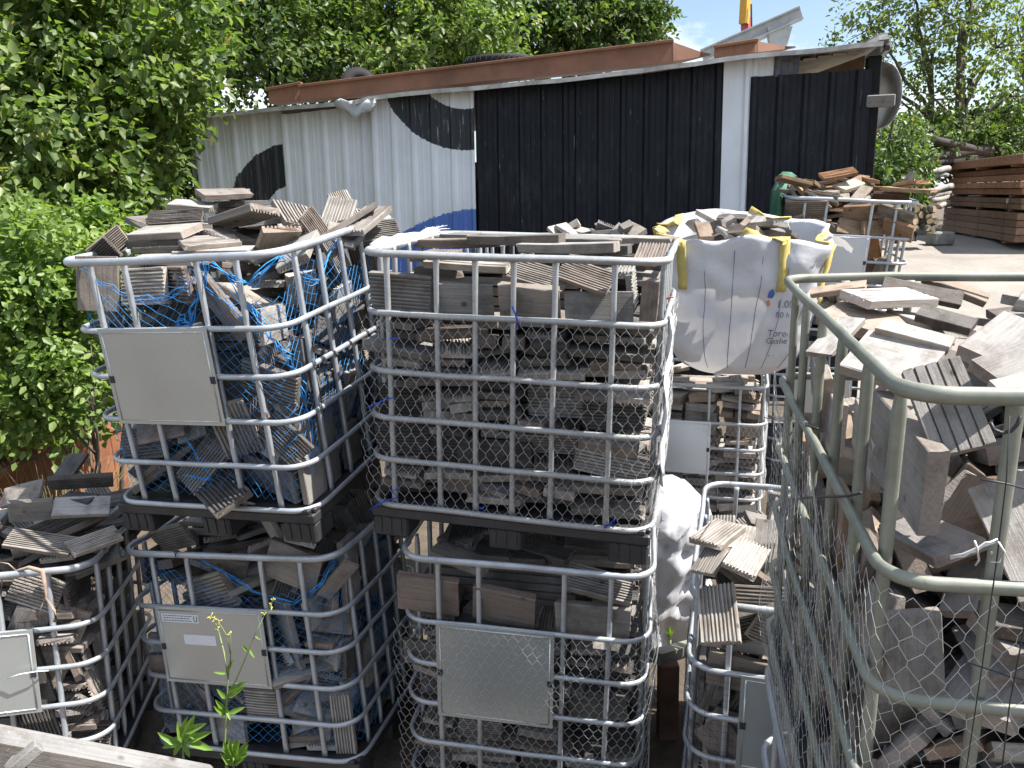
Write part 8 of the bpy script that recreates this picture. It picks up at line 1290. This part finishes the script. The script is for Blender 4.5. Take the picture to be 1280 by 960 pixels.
[7,12,620,620,620,1206,1958,2120,559,-144,-150,803,0,-1],[7,9,620,620,620,810,1379,1807,166,-268,-10,-949,0,-1],[7,10,620,620,620,1259,1160,1987,151,-367,-728,-558,0,-1],[7,17,620,620,620,734,1575,1673,747,-220,-93,620,0,-1],[7,16,620,620,620,1385,1213,2037,875,-20,3,484,0,-1],[7,14,620,620,620,1312,971,1934,661,-268,411,567,0,-1],
[7,6,620,620,620,1192,1268,2050,32,-305,951,-38,0,-1],[7,14,620,620,620,1307,1050,2010,320,634,566,418,0,-1],[7,15,620,620,620,898,1451,1860,228,610,-358,-669,0,-1],[7,14,620,620,620,1121,2029,2063,9,-791,-612,-10,0,-1],[7,10,620,620,620,1357,1704,2029,1000,14,-3,26,0,-1],[7,10,620,620,620,1473,1177,2075,909,-6,-80,-409,0,-1],
[7,12,620,620,620,1354,1385,2057,51,-163,-985,23,0,-1],[7,12,620,620,620,1136,1267,2072,183,24,-36,-982,0,-1],[7,8,620,620,620,1364,1645,2077,953,-236,-187,43,0,-1],[7,19,620,620,620,1513,1350,2067,733,-57,35,-677,0,-1],[7,8,620,620,620,1204,1361,2095,980,-39,-6,192,0,-1],[7,8,620,620,620,1232,1150,2020,606,344,-442,565,0,-1],
[7,9,620,620,620,840,1481,1800,136,-747,-152,633,0,-1],[7,17,620,620,620,1565,1675,2172,538,-357,-693,-322,0,-1],[7,9,620,620,620,1539,1693,2158,538,-357,-693,-322,0,-1],[7,14,620,620,620,1402,1531,2073,285,99,98,-948,0,-1],[7,13,620,620,620,862,1578,1888,880,-126,-443,-115,0,-1],[7,16,620,620,620,1321,1050,1985,478,-412,744,-220,0,-1],
[7,8,620,620,620,814,1272,1958,863,-74,-359,348,1,-1],[7,19,620,620,620,778,1446,1846,576,137,-715,-371,0,-1],[7,13,620,620,620,1205,1525,2081,229,-10,63,-971,0,-1],[7,12,620,620,620,937,1340,2052,830,102,-266,-480,0,-1],[7,6,620,620,620,764,1361,1810,292,-261,28,-920,0,-1],[7,6,620,620,620,1537,1334,2086,629,-61,27,-774,0,-1],
[7,8,620,620,620,870,1733,1814,504,526,652,-207,0,-1],[7,15,620,620,620,1234,1411,2114,629,-34,20,777,0,-1],[7,14,620,620,620,1377,1667,2100,492,-285,95,817,0,-1],[7,16,620,620,620,1037,1032,1961,732,-295,437,431,0,-1],[7,9,620,620,620,1139,1258,2112,133,-1,163,-978,0,-1],[7,14,620,620,620,714,1476,1805,135,618,-304,712,0,-1],
[7,6,620,620,620,1007,1930,2033,946,-17,-313,-78,0,-1],[7,17,620,620,620,706,1312,1880,559,-196,106,-799,1,-1],[7,14,620,620,620,1116,1455,2109,566,584,-407,-415,0,-1],[7,13,620,620,620,1526,1815,2098,130,-569,789,-192,0,-1],[7,12,620,620,620,858,1690,1824,504,526,653,-208,0,-1],[7,17,620,620,620,999,1524,2084,31,624,-766,151,1,-1],
[7,14,620,620,620,904,1146,2006,277,-660,692,-93,0,-1],[7,17,620,620,620,764,1564,1880,752,282,276,528,0,-1],[7,16,620,620,620,1058,1723,2047,237,68,-232,-941,0,-1],[7,8,620,620,620,756,1511,1921,434,-283,268,-812,0,-1],[7,14,620,620,620,1042,1826,2056,63,-171,-58,982,0,-1],[7,19,620,620,620,745,1811,1794,648,-408,-578,283,1,-1],
[7,6,620,620,620,1040,1805,2076,938,-8,-180,295,0,-1],[7,19,620,620,620,1388,1057,1933,548,802,-227,72,0,-1],[7,19,620,620,620,816,1720,1841,118,-674,233,-691,1,-1],[7,17,620,620,620,1420,1025,1905,284,-289,-438,-803,0,-1],[7,10,620,620,620,1293,2044,2121,625,737,-253,44,0,-1],[7,13,620,620,620,886,1685,2030,14,-701,-713,18,0,-1],
[7,15,620,620,620,1189,1147,2054,69,-43,-558,826,0,-1],[7,17,620,620,620,881,1472,2021,142,-423,221,867,1,-1],[7,16,620,620,620,854,1147,2004,276,-668,684,-96,0,-1],[7,12,620,620,620,829,1749,1960,886,-357,237,-175,1,-1],[7,14,620,620,620,912,1053,2003,809,-586,-28,32,0,-1],[7,13,620,620,620,1364,1238,2081,86,-138,-2,987,0,-1],
[7,15,620,620,620,1436,1836,2117,731,19,112,673,0,-1],[7,9,620,620,620,1060,1337,2092,26,624,781,5,0,-1],[7,16,620,620,620,1264,1567,2118,995,-19,1,95,0,-1],[7,8,620,620,620,1407,1467,2095,276,24,23,961,0,-1],[7,17,620,620,620,806,2078,1852,641,-421,-568,298,0,-1],[7,15,620,620,620,1240,1682,2081,948,-282,-139,-39,0,-1],
[7,6,620,620,620,882,1876,1970,398,-702,-334,486,0,-1],[7,12,620,620,620,1093,1074,2007,238,137,-952,134,0,-1],[7,16,620,620,620,906,1824,1877,345,-590,291,670,0,-1],[7,19,620,620,620,825,1231,2046,66,-260,-240,933,1,-1],[7,17,620,620,620,712,1293,1956,422,368,-750,-353,1,-1],[7,15,620,620,620,1503,1512,2119,46,179,-980,-69,0,-1],
[7,9,620,620,620,1330,1771,2083,283,-626,-674,-271,0,-1],[7,14,620,620,620,865,1410,1846,379,-509,491,-597,0,-1],[7,14,620,620,620,816,1406,1944,770,337,244,483,0,-1],[7,13,620,620,620,892,2056,1896,530,-9,217,-820,0,-1],[7,6,620,620,620,1283,1805,2090,392,-919,-38,8,0,-1],[7,15,620,620,620,849,1331,2031,293,-694,616,-230,0,-1],
[7,14,620,620,620,824,1315,2037,372,-190,908,-10,1,-1],[7,17,620,620,620,857,2098,1809,932,220,-240,-162,0,-1],[7,12,620,620,620,841,1172,2061,354,-583,732,1,1,-1],[7,14,620,620,620,993,1986,2044,723,-234,-209,615,0,-1],[7,15,620,620,620,804,1376,1890,451,-602,-615,235,0,-1],[7,12,620,620,620,934,2000,1979,491,-594,-527,357,0,-1],
[7,15,620,620,620,1181,1055,2000,961,-175,210,-37,0,-1],[7,6,620,620,620,1264,1490,2156,52,431,-897,81,0,-1],[7,12,620,620,620,864,1844,1858,117,190,-629,-745,0,-1],[7,17,620,620,620,1186,1700,2090,313,831,459,-28,0,-1],[7,8,620,620,620,825,1486,2011,227,906,143,328,0,-1],[7,13,620,620,620,963,1827,2074,217,245,944,34,0,-1],
[7,6,620,620,620,1326,1185,2097,543,-120,-67,829,0,-1],[7,17,620,620,620,968,1982,2064,226,746,588,217,0,-1],[7,19,620,620,620,1355,1314,2106,164,-13,-325,-931,0,-1],[7,15,620,620,620,895,2031,1856,694,37,214,-687,0,-1],[7,14,620,620,620,1570,1338,2146,534,-561,-430,464,0,-1],[7,17,620,620,620,1224,1054,2014,155,961,51,-225,0,-1],
[7,19,620,620,620,1337,1731,2118,30,-68,-939,335,0,-1],[7,14,620,620,620,1453,1820,2140,993,-66,92,-41,0,-1],[7,12,620,620,620,912,1779,2085,170,688,691,139,0,-1],[7,13,620,620,620,697,1564,1921,461,-432,560,-536,1,-1],[7,17,620,620,620,945,1595,2090,271,796,529,116,0,-1],[7,15,620,620,620,811,1902,1980,231,-604,738,194,1,-1],
[7,9,620,620,620,1404,1380,2122,600,-440,-550,-379,0,-1],[7,16,620,620,620,1399,987,1913,868,-460,173,67,0,-1],[7,16,620,620,620,1084,1079,2060,978,-172,114,30,0,-1],[7,17,620,620,620,1212,1368,2146,977,-34,-21,-208,0,-1],[7,15,620,620,620,866,1994,1943,206,359,-891,-183,0,-1],[7,10,620,620,620,863,1936,1889,199,-526,-820,-109,0,-1],
[7,17,620,620,620,1512,1438,2137,126,116,-150,974,0,-1],[8,15,1000,1000,1000,818,2108,302,704,73,703,-70,0,-1],[8,14,1000,1000,1000,865,2150,323,71,-704,72,703,0,-1],[8,17,1000,1000,1000,924,2152,427,58,-811,82,576,0,-1],[8,15,1000,1000,1000,904,1974,507,573,171,356,-718,0,-1],[8,14,1000,1000,1000,927,1938,520,674,343,-196,624,0,-1],
[8,15,1000,1000,1000,899,1849,508,706,270,-261,600,0,-1],[8,15,1000,1000,1000,865,1757,645,730,-98,138,662,0,-1],[8,6,1000,1000,1000,887,1920,698,890,-300,290,-185,0,-1],[8,10,1000,1000,1000,935,2091,645,230,700,584,-342,0,-1],[8,14,1000,1000,1000,934,2151,646,85,57,406,908,0,-1],[9,3,1000,1000,1000,2486,6590,1560,453,882,-91,-87,0,-1],
[9,18,1000,1000,1000,2601,6691,1506,34,-992,122,32,0,-1],[9,18,1000,1000,1000,2990,6598,1497,983,178,31,36,0,-1],[9,0,1000,1000,1000,2373,6677,1647,554,-309,-213,-743,0,-1],[9,2,1000,1000,1000,2616,6621,1667,162,-876,448,73,0,-1],[9,7,1000,1000,1000,3044,6543,1502,709,158,-98,680,0,-1],[9,7,1000,1000,1000,2557,6706,1636,829,449,244,-227,0,-1],
[9,6,1000,1000,1000,2892,6561,1581,920,270,-190,213,0,-1],[9,2,1000,1000,1000,3054,6504,1516,108,58,-177,976,0,-1],[9,18,1000,1000,1000,3166,6743,1696,35,-494,176,851,0,-1],[9,2,1000,1000,1000,2410,6666,1731,30,228,964,-134,0,-1],[9,9,1000,1000,1000,2626,6605,1698,136,-720,671,115,0,-1],[9,1,1000,1000,1000,3080,6532,1555,144,-612,-769,-119,0,-1],
[9,6,1000,1000,1000,2575,6629,1776,741,140,-275,597,0,-1],[9,7,1000,1000,1000,2899,6534,1599,153,-89,940,293,0,-1],[9,2,1000,1000,1000,3107,6493,1568,642,90,163,-744,0,-1],[9,18,1000,1000,1000,2738,6571,1763,370,-202,-499,-757,0,-1],[9,9,1000,1000,1000,2711,6556,1595,156,788,-269,531,0,-1],[9,8,1000,1000,1000,3062,6508,1747,658,-559,218,-455,0,-1],
[9,9,1000,1000,1000,2952,6969,2321,989,33,32,-140,0,-1],[9,3,1000,1000,1000,3047,7176,2325,25,-934,354,39,0,-1],[9,18,1000,1000,1000,2645,7029,2336,963,29,36,-266,0,-1],[9,2,1000,1000,1000,3118,6523,1673,369,-247,-761,472,0,-1],[9,2,1000,1000,1000,2720,6956,2354,424,-9,46,-904,0,-1],[9,9,1000,1000,1000,2516,6623,1818,492,-235,-366,754,0,-1],
[9,2,1000,1000,1000,2417,6613,1835,897,-206,-339,-196,0,-1],[9,2,1000,1000,1000,2804,6467,1655,409,-512,-456,-602,0,-1],[9,8,1000,1000,1000,2915,6470,1682,22,264,657,706,0,-1],[9,18,1000,1000,1000,2793,6635,1854,882,442,50,-152,0,-1],[9,0,1000,1000,1000,3210,6544,1803,598,-514,-447,421,0,-1],[9,0,1000,1000,1000,2711,6753,2334,991,42,106,-67,0,-1],
[9,2,1000,1000,1000,2437,6670,2346,696,-561,10,448,0,-1],[9,7,1000,1000,1000,2909,7022,2368,67,39,-997,7,0,-1],[9,19,1000,1000,1000,3293,6741,2542,118,-505,38,854,0,-1],[9,2,1000,1000,1000,2892,6549,1863,455,-655,-555,-236,0,-1],[9,3,1000,1000,1000,3024,6398,1880,606,541,-487,321,0,-1],[9,6,1000,1000,1000,3028,6539,2387,296,-58,-34,953,0,-1],
[9,8,1000,1000,1000,3048,6571,1875,801,543,76,239,0,-1],[9,1,1000,1000,1000,2992,6471,1919,560,621,248,-489,0,-1],[9,3,1000,1000,1000,3205,6849,2410,452,-262,666,532,0,-1],[9,3,1000,1000,1000,2942,6830,2378,572,30,75,-816,0,-1],[9,8,1000,1000,1000,3018,6553,2448,471,-49,-141,-869,0,-1],[9,8,1000,1000,1000,3212,6956,2079,481,656,443,-377,0,-1],
[9,1,1000,1000,1000,2514,6880,2427,462,-394,-69,-791,0,-1],[9,3,1000,1000,1000,3198,6754,2446,499,122,857,-35,0,-1],[9,8,1000,1000,1000,3068,6824,2404,488,652,555,172,0,-1],[9,1,1000,1000,1000,2847,6482,1905,681,677,68,-272,0,-1],[9,1,1000,1000,1000,3038,7063,2411,455,704,-282,-466,0,-1],[9,1,1000,1000,1000,2815,6802,2399,31,-983,148,-103,0,-1],
[9,2,1000,1000,1000,2379,6631,2566,687,-175,540,-453,0,-1],[9,0,1000,1000,1000,2921,7115,2406,120,568,811,-70,0,-1],[9,0,1000,1000,1000,2696,7414,2541,276,-119,-381,-874,0,-1],[9,18,1000,1000,1000,3219,6408,2587,21,-895,444,41,0,-1],[9,8,1000,1000,1000,2572,6921,2458,346,228,428,803,0,-1],[9,6,1000,1000,1000,2663,6988,2435,65,-397,-916,0,0,-1],
[9,7,1000,1000,1000,2452,6665,2598,109,396,-143,900,0,-1],[9,2,1000,1000,1000,2513,7193,2479,539,453,-497,-507,0,-1],[9,8,1000,1000,1000,2508,7035,2655,134,-638,-756,-50,0,-1],[9,18,1000,1000,1000,2774,6872,2444,26,684,-726,-60,0,-1],[9,6,1000,1000,1000,2990,6908,2473,970,-158,-158,96,0,-1],[9,2,1000,1000,1000,3071,6578,1991,1,152,-306,-940,0,-1],
[9,3,1000,1000,1000,3336,7058,1799,700,36,-680,-212,0,-1],[9,3,1000,1000,1000,2529,6773,2520,659,132,-35,740,0,-1],[9,7,1000,1000,1000,2858,7108,2464,118,982,-135,-51,0,-1],[9,1,1000,1000,1000,2582,7033,2525,262,-328,-904,-79,0,-1],[9,0,1000,1000,1000,2570,6620,2533,242,305,-906,-166,0,-1],[9,7,1000,1000,1000,3232,7213,1923,367,559,-211,713,0,-1],
[9,7,1000,1000,1000,2718,6816,2506,967,-132,124,-179,0,-1],[9,3,1000,1000,1000,2896,7090,2499,16,-478,-862,170,0,-1],[9,9,1000,1000,1000,3054,7113,2484,444,-280,-797,298,0,-1],[9,19,1000,1000,1000,2777,6978,2532,0,846,-530,55,0,-1],[9,9,1000,1000,1000,3350,7215,2140,760,80,618,-185,0,-1],[9,3,1000,1000,1000,2588,7032,2587,457,-39,73,-886,0,-1],
[9,7,1000,1000,1000,3283,7092,1999,240,113,-749,-607,0,-1],[9,19,1000,1000,1000,3162,7438,2526,707,653,101,-252,0,-1],[9,19,1000,1000,1000,2775,7504,2495,387,889,-223,98,0,-1],[9,6,1000,1000,1000,2334,6525,2680,26,-131,-73,-988,1,-1],[9,1,1000,1000,1000,3268,6472,2636,602,-18,34,798,0,-1],[9,8,1000,1000,1000,3258,7343,2476,214,-7,-591,778,0,-1],
[9,19,1000,1000,1000,2713,6545,2217,293,222,-706,605,0,-1]]
# ---------------------------------------------------------------- the timber offcuts
TONES = {  # word, linear colour
 'grey': [('dark', (.10, .092, .085)), ('dark', (.15, .14, .128)), ('grey', (.21, .197, .182)), ('grey', (.265, .25, .232)), ('grey', (.30, .28, .257)), ('brownish', (.235, .20, .172)), ('brownish', (.27, .235, .20)), ('pale', (.36, .335, .305)), ('pale', (.40, .375, .34))],
 'dark': [('blackish', (.075, .07, .066)), ('dark', (.125, .117, .108)), ('dark', (.16, .15, .139)), ('grey', (.205, .193, .18)), ('grey', (.27, .255, .24)), ('grey', (.30, .285, .265)), ('brownish', (.21, .172, .148)), ('brownish', (.25, .212, .185)), ('pale', (.35, .328, .30))],
 'warm': [('greyish', (.26, .235, .212)), ('greyish', (.33, .305, .28)), ('pale', (.40, .37, .34)), ('pale', (.46, .43, .395)), ('brown', (.28, .215, .165)), ('brown', (.33, .262, .205)), ('dark', (.155, .135, .12))],
 'brown': [('dark', (.15, .11, .085)), ('brown', (.25, .175, .115)), ('brown', (.30, .20, .125)), ('greyish', (.26, .225, .19)), ('pale', (.44, .39, .32)), ('greyish', (.31, .28, .24)), ('reddish', (.33, .185, .10))]}
PAL = {'A': 'grey', 'B': 'grey', 'C': 'grey', 'D': 'dark', 'E': 'dark', 'F': 'warm', 'G': 'grey', 'H': 'warm', 'I': 'warm', 'J': 'brown', 'L': 'grey', 'bag': 'warm'}
CN = {'A': 'tilted upper cage', 'B': 'stickered bottom cage', 'C': 'far left cage', 'D': 'flat topped cage', 'E': 'lower middle cage', 'F': 'cage under the bag', 'G': 'low board cage', 'H': 'near olive cage', 'I': 'cage under the near one', 'J': 'far heaped cage', 'L': 'stack behind flat topped cage', 'bag': 'open white bag'}
GRP = {k: 'timber offcuts in the ' + v for k, v in CN.items()}
ORD = ['first', 'second', 'third', 'fourth', 'fifth', 'sixth', 'seventh', 'eighth']
def proj(p):
    q = cam_inv @ p; return 640 + FPX * q.x / -q.z, 480 - FPX * q.y / -q.z
cam_inv = (Matrix.Translation(CAM) @ M3.to_4x4() @ Matrix.Rotation(-ROLL, 4, 'Z')).inverted()
def where(k, p):
    if k == 'bag': return 'in mouth of open white bag'
    if k == 'L': return 'peeking over back of flat topped cage'
    M, W, D, Hc, _ = CAGES[k]; q = M.inverted() @ p; rails = RD if k == 'D' else R4
    ups = {'D': (.093, .264, .392, .522, .655, .845)}.get(k, (.155, .32, .66, .84))
    row = next((i for i in range(5) if q.z > Hc * (1 - rails[i + 1])), 4)
    col_ = sum(1 for u in ups if (q.x + W / 2) / W > u)
    if q.z > Hc - .015:
        d = (q.y + D / 2) / D
        return '%s of heap over bay %d, %s' % ('front' if d < .34 else 'middle' if d < .67 else 'rear', col_ + 1, CN[k])
    fx = min(abs(q.y + D / 2), .9); sx = W / 2 - q.x if k not in ('H', 'G', 'I') else W / 2 + q.x
    rw = ('top', 'second', 'third', 'fourth', 'lowest')[row]
    if fx <= sx + .05: return '%s row, %s bay, %s' % (rw, ORD[min(col_, 7)], CN[k])
    s = (q.y + D / 2) / D; return '%s row at %s side, %s' % (rw, 'near' if s < .4 else 'middle of' if s < .7 else 'far', CN[k])
def offcut_pal(k): return 'wood_pale' if k in ('H', 'F', 'bag', 'I') else 'wood'
mass_v, mass_f, mass_tone, mass_grain = [], [], [], []; items = []
for n_, row in enumerate(TILES):
    k = KEYS[row[0]]; var = row[1]; s3 = [t / 1000 for t in row[2:5]]; s = s3[0]; p = Vector(row[5:8]) / 1000; q = Quaternion([t / 1000 for t in row[8:12]]).normalized(); alone = row[12]
    rt_ = random.Random(n_ * 13 + 5); word, c = rt_.choice(TONES[PAL[k]])
    if row[13] >= 0: word, c = TONES[PAL[k]][row[13]]
    kk = rt_.uniform(.86, 1.16); hh = rt_.uniform(-.03, .03); cool = 0 if k == 'J' else .010; c = (c[0] * kk * (1 + hh - cool), c[1] * kk, c[2] * kk * (1 - hh + cool)); M_ = Matrix.Translation(p) @ q.to_matrix().to_4x4() @ Matrix.Diagonal((*s3, 1)); me = offcut(var, offcut_pal(k))
    if alone:
        o = new_obj('timber_offcut', me, None, M_); o.color = (*c, 1)
        zax = abs((q @ Vector((0, 0, 1))).z); xz = abs((q @ Vector((1, 0, 0))).z)
        att = 'lying flat' if zax > .93 else 'slanting' if zax > .5 else 'on end' if xz > .75 else 'on edge'
        Lx = SIZES[var][0] * s; sz = 'long' if Lx > .30 else 'short' if Lx < .19 else ''
        items.append([o, k, p, word, KIND_WORD[SIZES[var][3]], att, sz]); o['group'] = GRP[k]; o['category'] = 'timber offcut'
    else:
        n0 = len(mass_v); off = Vector((rt_.uniform(-9, 9), rt_.uniform(-9, 9), rt_.uniform(-9, 9)))
        for v_ in me.vertices: mass_v.append(tuple(M_ @ v_.co)); mass_grain.append(tuple(v_.co + off)); mass_tone.append((*c, 1))
        mass_f += [tuple(i + n0 for i in pl.vertices) for pl in me.polygons]
# deep inside the cages: closely packed boards that only show as dark gaps
rr = random.Random(77)
for k, (x0, x1, y0, y1, z1) in CORES.items():
    M = CAGES[k][0]; z = .03
    while z < z1 - .03:
        y = y0
        while y < y1 - .05:
            w_ = min(rr.uniform(.12, .2), y1 - y); n0 = len(mass_v); xx0, xx1 = x0 + rr.uniform(0, .05), x1 - rr.uniform(0, .05); t = .034; c = rr.choice(TONES[PAL[k]])[1]
            for dz in (0, t):
                for a, e in ((xx0, y + .004), (xx1, y + .004), (xx1, y + w_ - .004), (xx0, y + w_ - .004)): mass_v.append(tuple(M @ Vector((a, e, z + dz)))); mass_grain.append((a + z * 7, e, dz + z * 3)); mass_tone.append((*c, 1))
            mass_f += [tuple(i + n0 for i in f) for f in ((3, 2, 1, 0), (4, 5, 6, 7), (0, 1, 5, 4), (1, 2, 6, 5), (2, 3, 7, 6), (3, 0, 4, 7))]
            y += w_
        z += .042
me = bpy.data.meshes.new('timber_offcuts'); me.from_pydata(mass_v, [], mass_f); me.materials.append(MAT['wood_mass'])
a = me.attributes.new('tone', 'FLOAT_COLOR', 'POINT'); a.data.foreach_set('color', np.array(mass_tone, dtype=np.float32).reshape(-1))
a = me.attributes.new('grain', 'FLOAT_VECTOR', 'POINT'); a.data.foreach_set('vector', np.array(mass_grain, dtype=np.float32).reshape(-1)); me.update()
tag(new_obj('timber_offcuts', me), 'the many smaller and deeper offcuts that fill the cages', 'timber offcuts', kind='stuff')
# labels: look first, then the row and bay it lies in; ties broken by which of them is further left or higher
groups = {}
for it in items:
    o, k, p, word, kd, att, sz = it
    lab = ' '.join(x for x in ((sz + ' ' if sz else '') + word, kd, 'offcut', att, where(k, p)) if x).replace('  ', ' ')
    groups.setdefault(lab, []).append(it)
for lab, its in groups.items():
    if len(its) == 1: its[0][0]['label'] = lab; continue
    pp = [proj(it[2]) for it in its]; spread_x = max(q[0] for q in pp) - min(q[0] for q in pp); spread_y = max(q[1] for q in pp) - min(q[1] for q in pp)
    if spread_x >= spread_y: order = sorted(range(len(its)), key=lambda i: pp[i][0]); names = ('leftmost', 'rightmost', 'from the left')
    else: order = sorted(range(len(its)), key=lambda i: pp[i][1]); names = ('upper', 'lower', 'from the top')
    for r_, i in enumerate(order):
        pre = names[0] if r_ == 0 else names[1] if r_ == len(its) - 1 else ORD[min(r_, 7)] + ' ' + names[2]
        its[i][0]['label'] = pre + ' ' + lab
# ---------------------------------------------------------------- daylight: high sun from the right, almost along the shed front
SUN = Vector((.66, -.10, .98)).normalized()
sl = bpy.data.lights.new('sun', 'SUN'); sl.energy = 5.0; sl.angle = R(.53); sl.color = (1, .965, .915)
so = bpy.data.objects.new('sun', sl); col.objects.link(so); so.rotation_euler = SUN.to_track_quat('Z', 'Y').to_euler(); so.location = (6, 2, 12)
w = bpy.data.worlds.new('World'); scene.world = w; w.use_nodes = True; nt = w.node_tree
bg = nt.nodes['Background']; sky = nt.nodes.new('ShaderNodeTexSky'); sky.sky_type = 'NISHITA'; sky.sun_disc = False
sky.sun_elevation = math.asin(SUN.z); sky.sun_rotation = math.atan2(SUN.x, SUN.y); sky.air_density = 1.0; sky.dust_density = 1.2
tc = nt.nodes.new('ShaderNodeTexCoord'); mp = nt.nodes.new('ShaderNodeMapping'); mp.inputs['Scale'].default_value = (1, 1, 2.4); mp.inputs['Location'].default_value = (.35, .1, .3); nt.links.new(tc.outputs['Generated'], mp.inputs[0])
cl = noise(nt, 3.2, 8, .62, mp.outputs[0], .3); cf = ramp(nt, cl, [(.47, (0, 0, 0)), (.61, (1, 1, 1))])
cc = ramp(nt, noise(nt, 6, 5, .6, mp.outputs[0]), [(.3, (5.4, 5.8, 6.6)), (.7, (8.2, 8.4, 8.8))])
nt.links.new(mixc(nt, cf, sky.outputs[0], cc), bg.inputs['Color']); bg.inputs['Strength'].default_value = .094
vs_ = scene.view_settings; vs_.view_transform = 'Standard'; vs_.look = 'None'; vs_.gamma = 1; vs_.use_curve_mapping = False; vs_.exposure = 1.12
scene.cycles.max_bounces = 7; scene.cycles.diffuse_bounces = 3; scene.cycles.glossy_bounces = 3; scene.cycles.transmission_bounces = 3; scene.cycles.transparent_max_bounces = 4
scene.cycles.caustics_reflective = False; scene.cycles.caustics_refractive = False
